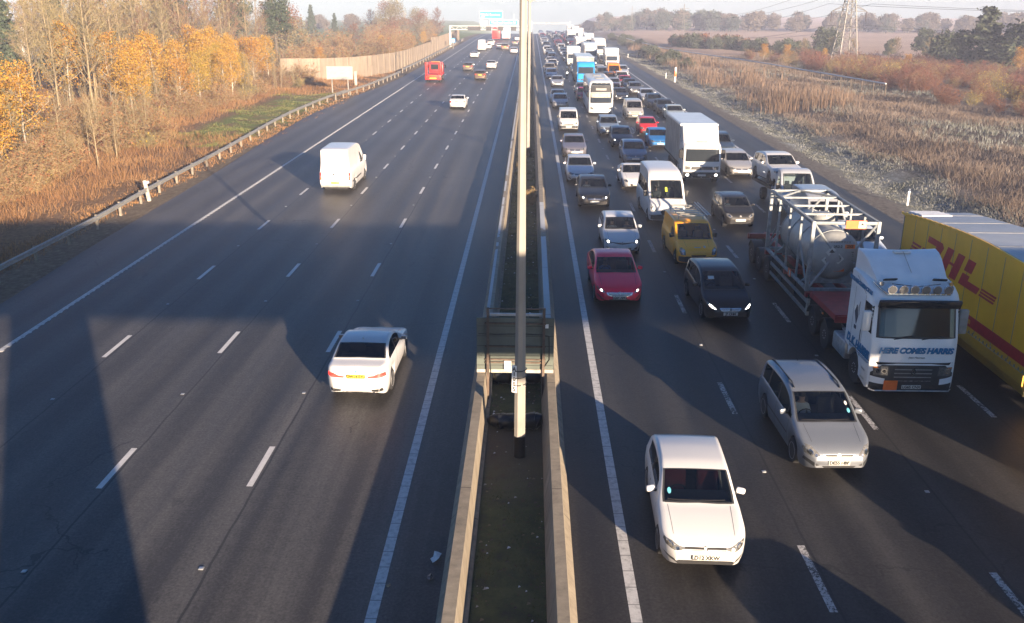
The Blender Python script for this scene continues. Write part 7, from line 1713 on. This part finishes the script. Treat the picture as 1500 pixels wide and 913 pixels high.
# fast lane beside the reserve
car('white_hatch', 'white three-door hatchback nearest the camera, its plate reading LD12 XKW', 3.72, 16.1, WHT, rz=-.03)
car('crimson_liftback', 'crimson liftback with a broad chrome grille and lit headlamps', 3.48, 33.6, (.84, .014, .06, 1), rz=.02)
car('white_supermini', 'white small hatchback with a black moustache grille behind the crimson liftback', 4.35, 41.2, WHT)
car('saloon_lit', 'black saloon behind the white small hatchback in the fast lane', 3.74, 51.4, BLK)
car('saloon', 'pale silver saloon partly hidden behind the black saloon', 3.35, 59.2, LSIL)
car('saloon', 'mauve-grey saloon next up the queue from the pale silver saloon', 3.45, 69.7, GRYP)
car('small_van', 'white compact van by the reserve with a bright strip in its windscreen', 3.57, 84.8, WHT, 'compact_van', 'van')
car('hatch', 'silver-blue hatchback just ahead of a white car in the fast lane', 3.41, 104.1, SIL)
car('saloon', 'white saloon tucked close behind the silver-blue hatchback', 3.3, 109.6, WHT)
car('saloon_lit', 'silver car with lit lamps, beyond the white saloon in the fast lane', 3.83, 131.9, SIL)
car('hatch', 'pale blue-silver hatchback beside the reserve well up the fast lane', 3.33, 146.9, LSIL)
car('suv', 'beige-roofed dark off-roader in the fast lane up the queue', 3.25, 157, (.30, .26, .20, .9), 'off_roader')
# third lane
car('silver_mpv', 'silver people carrier with roof rails, its plate reading DE55 HBF', 7.62, 20.3, (.17, .19, .22, .55), 'people_carrier', rz=.03)
car('black_mpv', 'black people carrier with lit swept headlamps beside the tank trailer', 7.28, 31.7, BLK, 'people_carrier', rz=.045)
car('yellow_van', 'mustard yellow van with a ladder on its roof rack', 7.40, 39.2, YEL, 'yellow_van', 'van', rz=.05)
car('minibus', 'tall white minibus with lit headlamps behind the yellow van', 7.31, 47.5, WHT, 'minibus', 'van', rz=.02)
car('coupe', 'low white coupe half hidden behind the tall minibus', 6.75, 57.0, WHT)
car('hatch', 'blue-grey hatchback in the third lane ahead of the white lorry', 7.72, 66.7, BLUG)
car('hatch_lit', 'near-black hatchback with pale headlamps behind the blue-grey one', 7.55, 74.8, NAVY)
car('suv', 'steel-blue off-road estate in front of the white coach', 7.06, 81.8, (.22, .28, .36, .5), 'off_roader', scale=.94)
spawn('coach', 'big white coach with a black upper windscreen panel', 'coach', coach(), (7.42, 97.6, 0))
CAR_A = dict()
car('hatch', 'red car mostly hidden at the left shoulder of the coach', 6.55, 112.5, RED)
car('saloon', 'dark grey car following the red one behind the coach', 6.7, 119.5, GRY)
# second lane
spawn('articulated_lorry', 'white tractor unit lettered HERE COMES HARRIS pulling a red skeletal trailer', 'lorry', harris_rig(), (11.3, 25.1, 0))
spawn('tank_container', 'grey chemical tank inside an open steel frame carried on the red trailer', 'tank', tank_container(), (11.3, 32.05, 1.21))
car('city_car', 'small black five-door car between the yellow van and the tank frame', 10.95, 46.9, BLK, rz=.04)
BOXL = box_lorry()
spawn('box_lorry', 'white cab lorry with a grey curtain-sided box and a high air deflector', 'lorry', BOXL, (11.15, 59.2, 0), 0, None, WHT)
car('hatch', 'bright blue small hatchback half hidden by the white lorry', 10.55, 74.6, BLU, scale=.95)
car('city_car', 'bright red small car beside the steel-blue off-road estate', 10.56, 82.4, RED)
car('small_van', 'silver compact van in the second lane to the right of the coach', 10.62, 94.2, (.42, .41, .39, .6), 'compact_van', 'van')
car('saloon_lit', 'black saloon just behind the coach in the second lane', 10.95, 112.2, BLK)
car('hatch', 'dark maroon car beyond the black saloon, right of the coach', 10.8, 119.5, (.07, .02, .03, .7))
# first lane
spawn('articulated_lorry', 'yellow curved-roof trailer with big red letters at the right edge', 'lorry', express_trailer(), (15.55, 17.0, 0))
car('hatch_lit', 'pale blue-white hatchback glimpsed behind the chemical tank', 15.1, 39.3, (.50, .56, .62, .8))
car('white_panel_van', 'silver panel van mostly hidden behind the tank frame', 14.75, 43.8, (.36, .38, .40, .6), 'panel_van', 'van', scale=(.96, .80, .80))
spawn('recovery_lorry', 'silver recovery lorry with a tilted flatbed behind the tank frame', 'lorry', recovery_truck(), (15.0, 50.0, 0), 0, None, LSIL)
o = car('suv', 'white off-roader riding on the recovery lorry bed', 14.75, 52.35, WHT, 'carried_car'); o.location.z = 1.12; o.rotation_euler = (-.05, 0, .05)
car('estate', 'silver estate car beside the white lorry in the first lane', 14.3, 61.7, (.42, .41, .40, .5))
car('suv', 'dark blue off-roader behind the silver estate', 14.7, 69.9, (.03, .05, .08, .7), 'off_roader')
car('saloon', 'pale green-silver saloon leading the group beyond the white lorry', 14.6, 92.6, (.42, .46, .44, .6))
car('saloon', 'black saloon directly behind the pale green-silver one', 14.4, 98.6, BLK)
car('hatch', 'black hatchback third in the group beyond the white lorry', 14.1, 104.8, NAVY)
car('saloon', 'light silver saloon at the inside of the first lane beyond two black cars', 14.1, 111.6, LSIL)
car('hatch_lit', 'dark hatchback with bright lamps behind the light silver saloon', 13.7, 121.2, GRY)
car('saloon', 'dark saloon close behind the bright-lamped dark hatchback', 13.6, 127.2, NAVY)
car('hatch', 'red hatchback behind the dark saloon in the first lane', 13.5, 132.8, RED)
car('suv', 'white boxy off-roader behind the red hatchback', 13.6, 138.5, WHT, 'off_roader')
car('white_panel_van', 'orange panel van up the first lane', 13.0, 146.0, ORG, 'panel_van', 'van', scale=(1, .85, .9))
# the motorcycle filtering between the lanes
mc = []
b = MB(); b.box((0, .0, .62), (.32, .9, .38), 'dark', None, .1); b.box((0, .35, .86), (.28, .6, .12), 'trim', None, .04); b.tube([(-.38, -.45, 1.05), (0, -.52, .98), (.38, -.45, 1.05)], .02, 6, 'steel'); b.tube([(0, -.5, 1.0), (0, -.72, .34)], .04, 6, 'steel'); mc.append(Part('frame', b.mesh('frame')))
mc.append(Part('headlight', MB().lathe([(-.70, .09), (-.62, .11), (-.52, .06)], 12, 'beam_lamp', 'Y', (0, 0, .92)).mesh('headlight')))
for y in (-.72, .68): mc.append(Part('wheel', MB().lathe([(-.06, .25), (-.06, .30), (0, .33), (.06, .30), (.06, .25)], 18, 'tyre', 'X', (0, y, .33)).lathe([(-.02, .26), (.02, .26)], 14, 'steel', 'X', (0, y, .33)).mesh('wheel')))
spawn('motorcycle', 'motorcycle with a bright headlamp filtering between the lanes', 'motorcycle', mc, (5.75, 148, 0))
def rider():
    bm = bmesh.new(); me = bpy.data.meshes.new('person'); V = [(0, .32, .98), (0, .22, 1.25), (0, .10, 1.48), (0, .06, 1.60), (-.2, .10, 1.46), (-.36, -.12, 1.22), (-.35, -.42, 1.08), (.2, .10, 1.46), (.36, -.12, 1.22), (.35, -.42, 1.08), (-.2, .05, .92), (-.26, -.10, .60), (-.24, .20, .32), (.2, .05, .92), (.26, -.10, .60), (.24, .20, .32)]
    E_ = [(0, 1), (1, 2), (2, 3), (2, 4), (4, 5), (5, 6), (2, 7), (7, 8), (8, 9), (0, 10), (10, 11), (11, 12), (0, 13), (13, 14), (14, 15)]
    Rr = [.16, .17, .17, .07, .09, .07, .05, .09, .07, .05, .11, .085, .07, .11, .085, .07]
    me.from_pydata(V, E_, []); o = bpy.data.objects.new('tmp', me); COL.objects.link(o); o.modifiers.new('s', 'SKIN'); o.modifiers.new('u', 'SUBSURF').levels = 1
    for i, r in enumerate(Rr): me.skin_vertices[0].data[i].radius = (r, r)
    me.skin_vertices[0].data[0].use_root = True
    bpy.context.view_layer.update(); m2 = bpy.data.meshes.new_from_object(o.evaluated_get(bpy.context.evaluated_depsgraph_get())); bpy.data.objects.remove(o); m2.materials.clear(); m2.materials.append(M['post_concrete']); m2.name = 'person'
    return m2
rd_ = link('person', rider()); tag(rd_, 'rider in a pale jacket and helmet on the filtering motorcycle', 'person'); rd_.location = (5.75, 148, 0)
hl = MB(); hl.lathe([(1.58, .05), (1.62, .13), (1.72, .155), (1.82, .13), (1.88, .03)], 14, 'white_gloss', 'Z', (0, .04, 0)); link('helmet', hl.mesh('helmet'), rd_)

# just outside the bottom right corner: their shadows reach into the picture
car('hatch', 'car just out of frame whose rounded shadow lies right of the nearest white hatchback', 8.25, 7.2, GRY)
car('suv', 'car just out of frame whose shadow lies right of the silver people carrier', 12.6, 10.4, GRY, 'off_roader')

# lorries far up the queue
WHL = flat(box_lorry(8.5, 4.0, 3.3, 'white_gloss', 'white_gloss', True, artic=True), 'lorry'); SML = flat(box_lorry(5.0, 3.5, 2.6, 'white_gloss', 'white_gloss', False), 'lorry')
BLUEL = box_lorry(11.5, 4.0, 3.45, 'curtain_grey', 'grey_dirty', False, artic=True)
spawn('articulated_lorry', 'lorry with a bright blue cab and deflector and a pale grey trailer', 'lorry', BLUEL, (7.75, 131.5, 0), 0, None, (.015, .24, .62, 1))
def flatcar(k): 
    if k not in FLAT: FLAT[k] = flat(K[k], 'car')
    return FLAT[k]
FLAT = {}
placed = {4: 163, 3: 150, 2: 128, 1: 153}
def far(mesh, name, label, cat, lane, y, color, group, L, scale=1.0):
    x = LN[lane]-(.35 if lane == 1 else 0)+FR.uniform(-.25, .25); spawn(name, label, cat, mesh, (x, y+L/2, crest(y+L/2)), FR.uniform(-.012, .012), group, color, scale)
FR = random.Random(31)
lane_nm = {4: 'the fast lane', 3: 'the third lane', 2: 'the second lane', 1: 'the slow lane'}
lor = {2: [(127.5, SML, 'lorry with a pale face and dark windscreen right of the blue-cabbed lorry', (.55, .52, .48, 1), 8), (172, WHL, 'white lorry seen above the roof of the pale-faced lorry', WHT, 12), (205, WHL, None, WHT, 12), (238, WHL, None, (.6, .25, .2, 1), 12), (268, WHL, None, WHT, 12), (300, SML, None, WHT, 8), (330, WHL, None, WHT, 12)],
       1: [(166, SML, 'short white box lorry nearest in the slow lane, beyond the orange van', WHT, 8), (197, WHL, 'tall white lorry next to the short box lorry in the slow lane', WHT, 12), (232, WHL, None, WHT, 12), (260, SML, None, (.6, .3, .25, 1), 8), (285, WHL, None, WHT, 12), (315, WHL, None, WHT, 12), (350, WHL, None, WHT, 12)],
       3: [(172, SML, None, WHT, 8), (214, SML, None, WHT, 8), (262, WHL, None, WHT, 12)], 4: [(238, SML, None, WHT, 8)]}
pal = [(WHT, 'white'), (WHT, 'white'), (SIL, 'silver'), (SIL, 'silver'), (LSIL, 'pale silver'), (GRY, 'grey'), (BLK, 'black'), (NAVY, 'navy'), (BLUG, 'blue-grey'), (RED, 'red')]
kinds = ['hatch', 'hatch_lit', 'saloon', 'saloon_lit', 'estate', 'suv', 'small_van', 'city_car', 'hatch', 'hatch_lit']
for lane in (4, 3, 2, 1):
    y = placed[lane]; L_ = sorted(lor.get(lane, []), key=lambda q: q[0])
    while y < 425:
        nx = [q for q in L_ if q[0] >= y-.01]
        if nx and nx[0][0]-y < 6.2:
            q = nx[0]; zone = 'farther up the queue in' if q[0] < 250 else 'in the hazy far queue of'
            far(q[1], 'box_lorry', q[2] or f'hazy {"white" if q[3] == WHT else "reddish"} lorry {zone} {lane_nm[lane]}', 'lorry', lane, q[0], q[3], 'far lorries in the queue', q[4]); y = q[0]+q[4]+FR.uniform(3, 5); L_.remove(q); continue
        k = FR.choice(kinds); c, cn = FR.choice(pal); zone = 'farther up the queue in' if y < 250 else 'in the hazy far queue of'; nmk = {'small_van': 'compact van', 'suv': 'off-roader', 'estate': 'estate car'}.get(k, 'saloon' if 'saloon' in k else 'hatchback')
        far(flatcar(k), {'small_van': 'compact_van', 'suv': 'off_roader'}.get(k, 'queued_car'), f'small {cn} {nmk} {zone} {lane_nm[lane]}', 'van' if k == 'small_van' else 'car', lane, y, c, f'far {cn} {nmk}s in the queue', LEN[k]); y += LEN[k]+FR.uniform(2.6, 6.5)

# left carriageway: seen from behind
car('white_saloon', 'white saloon driving away with red tail lamps and a yellow plate', -4.92, 24.5, WHT, 'moving_car', away=True, rz=-.02)
car('white_panel_van', 'white panel van seen from behind in the middle of the left carriageway', -11.84, 55.4, WHT, 'panel_van', 'van', away=True)
car('saloon', 'white-silver saloon driving away beyond the panel van', -8.0, 102.5, (.62, .62, .61, .85), 'moving_car', away=True)
spawn('breakdown_lorry', 'red breakdown lorry with two upright ramps in the left slow lane', 'lorry', breakdown_wagon(), (-14.3, 138.5, 0))
car('hatch', 'bronze small hatchback driving away, right of the red breakdown lorry', -7.64, 143.2, (.11, .07, .045, .7), 'moving_car', away=True)
car('hatch', 'dark beige hatchback driving away, left of the bronze one', -10.78, 162.5, (.11, .09, .075, .7), 'moving_car', away=True)
for k, lab, x, y, c, nm in [('saloon', 'white car driving away ahead of the bronze hatchback', -7.0, 168, WHT, 'moving_car'), ('coupe', 'low white car near the hard shoulder line on the left carriageway', -12.1, 203, WHT, 'moving_car'), ('white_panel_van', 'white box van far up the left carriageway', -12.0, 233, WHT, 'panel_van'), ('hatch', 'white car peeping out right of the far box van', -10.9, 243, WHT, 'moving_car'), ('suv', 'white off-roader farther on than the far box van', -11.0, 262, WHT, 'moving_car'), ('suv', 'tan off-roader on the far left carriageway', -6.4, 237, (.17, .12, .09, .8), 'moving_car'), ('hatch', 'white hatchback just left of the tan off-roader', -7.9, 243, WHT, 'moving_car'), ('hatch', 'black and white car in the far outside lane beside the lamp columns', -4.4, 268, GRY, 'moving_car'), ('hatch', 'silver car peeping from behind the second lamp column', -3.9, 222, LSIL, 'moving_car'), ('saloon', 'tiny white car at the far end of the left carriageway', -4.2, 300, WHT, 'moving_car')]:
    o = spawn(nm, lab, 'van' if 'van' in nm else 'car', flatcar(k), (x, y+LEN[k]/2, crest(y)), math.pi, 'vehicles far up the left carriageway', c)
RL = MB(); RL.box((0, 4, 2.2), (2.5, 8, 3.4), 'red_bright', None, .05); RL.box((0, 4, .7), (2.2, 7.6, .6), 'dark'); RL.box((0, -.02, .8), (2.0, .05, .2), 'tail')
o = tag(link('box_lorry', RL.mesh('box_lorry')), 'small red lorry seen from behind far up the left carriageway', 'lorry'); o.location = (-11.0, 304, 0)
RL = MB(); RL.box((0, 4, 2.2), (2.5, 8, 3.2), 'white_gloss', None, .05); RL.box((0, 4, .7), (2.2, 7.6, .6), 'dark'); RL.box((0, -.02, .8), (2.0, .05, .2), 'tail')
o = tag(link('box_lorry', RL.mesh('box_lorry')), 'cream lorry seen from behind, right of the far red lorry', 'lorry'); o.location = (-7.8, 304, 0)

# ---------------------------------------------------------------- drivers seen through the nearer windscreens
def seated(name, shirt):
    """head, neck, torso and arms reaching for the wheel as one skinned mesh; seat height at z = 0, facing -Y"""
    V = [(0, 0, .05), (0, .02, .28), (0, .03, .44), (0, .01, .55), (0, -.01, .64), (0, -.01, .76), (-.17, .02, .43), (-.23, -.10, .22), (-.15, -.34, .26), (.17, .02, .43), (.23, -.10, .22), (.15, -.34, .26)]
    E_ = [(0, 1), (1, 2), (2, 3), (3, 4), (4, 5), (2, 6), (6, 7), (7, 8), (2, 9), (9, 10), (10, 11)]; Rr = [.15, .155, .12, .055, .095, .075, .08, .055, .04, .08, .055, .04]
    me = bpy.data.meshes.new('tmp'); me.from_pydata(V, E_, []); o = bpy.data.objects.new('tmp', me); COL.objects.link(o); o.modifiers.new('s', 'SKIN'); o.modifiers.new('u', 'SUBSURF').levels = 2
    for i, r in enumerate(Rr): me.skin_vertices[0].data[i].radius = (r, r*.82)
    me.skin_vertices[0].data[0].use_root = True
    bpy.context.view_layer.update(); m2 = bpy.data.meshes.new_from_object(o.evaluated_get(bpy.context.evaluated_depsgraph_get())); bpy.data.objects.remove(o)
    m2.materials.clear(); m2.materials.append(M[shirt]); m2.materials.append(M['skin'])
    for p in m2.polygons: p.use_smooth = True; p.material_index = 1 if (p.center.z > .52 or p.center.y < -.29) else 0
    m2.name = name; return m2
HAIR = MB(); HAIR.lathe([(.70, .088), (.76, .092), (.80, .078), (.845, .03)], 12, 'bark_dark', 'Z', (0, .012, 0)); hair_me = HAIR.mesh('hair')
smat('shirt_blue', (.06, .16, .40), .9); smat('shirt_pale', (.45, .46, .47), .9)
PEOPLE = {c: seated('person', c) for c in ('shirt_blue', 'shirt_pale', 'jacket', 'hivis')}
def driver(x, y, z, shirt, label):
    o = tag(link('person', PEOPLE[shirt]), label, 'person'); o.location = (x, y, z); link('hair', hair_me, o)
driver(3.12, 35.95, .52, 'shirt_blue', 'driver in a blue top at the wheel of the crimson liftback')
driver(6.93, 33.75, .60, 'jacket', 'driver in a dark top at the wheel of the black people carrier')
driver(7.26, 22.35, .62, 'shirt_pale', 'driver in a pale top at the wheel of the silver people carrier')
driver(4.00, 43.15, .52, 'shirt_pale', 'driver in a pale top in the white small hatchback')
driver(4.70, 43.15, .52, 'jacket', 'passenger in a dark top in the white small hatchback')
driver(6.90, 49.6, .90, 'hivis', 'driver in a yellow vest in the tall white minibus')
driver(7.03, 41.2, .72, 'jacket', 'driver in a dark jacket in the mustard yellow van')
driver(3.38, 53.6, .50, 'shirt_pale', 'driver in a pale top in the black saloon')
driver(10.6, 48.55, .52, 'shirt_pale', 'driver in a pale top in the small black car')
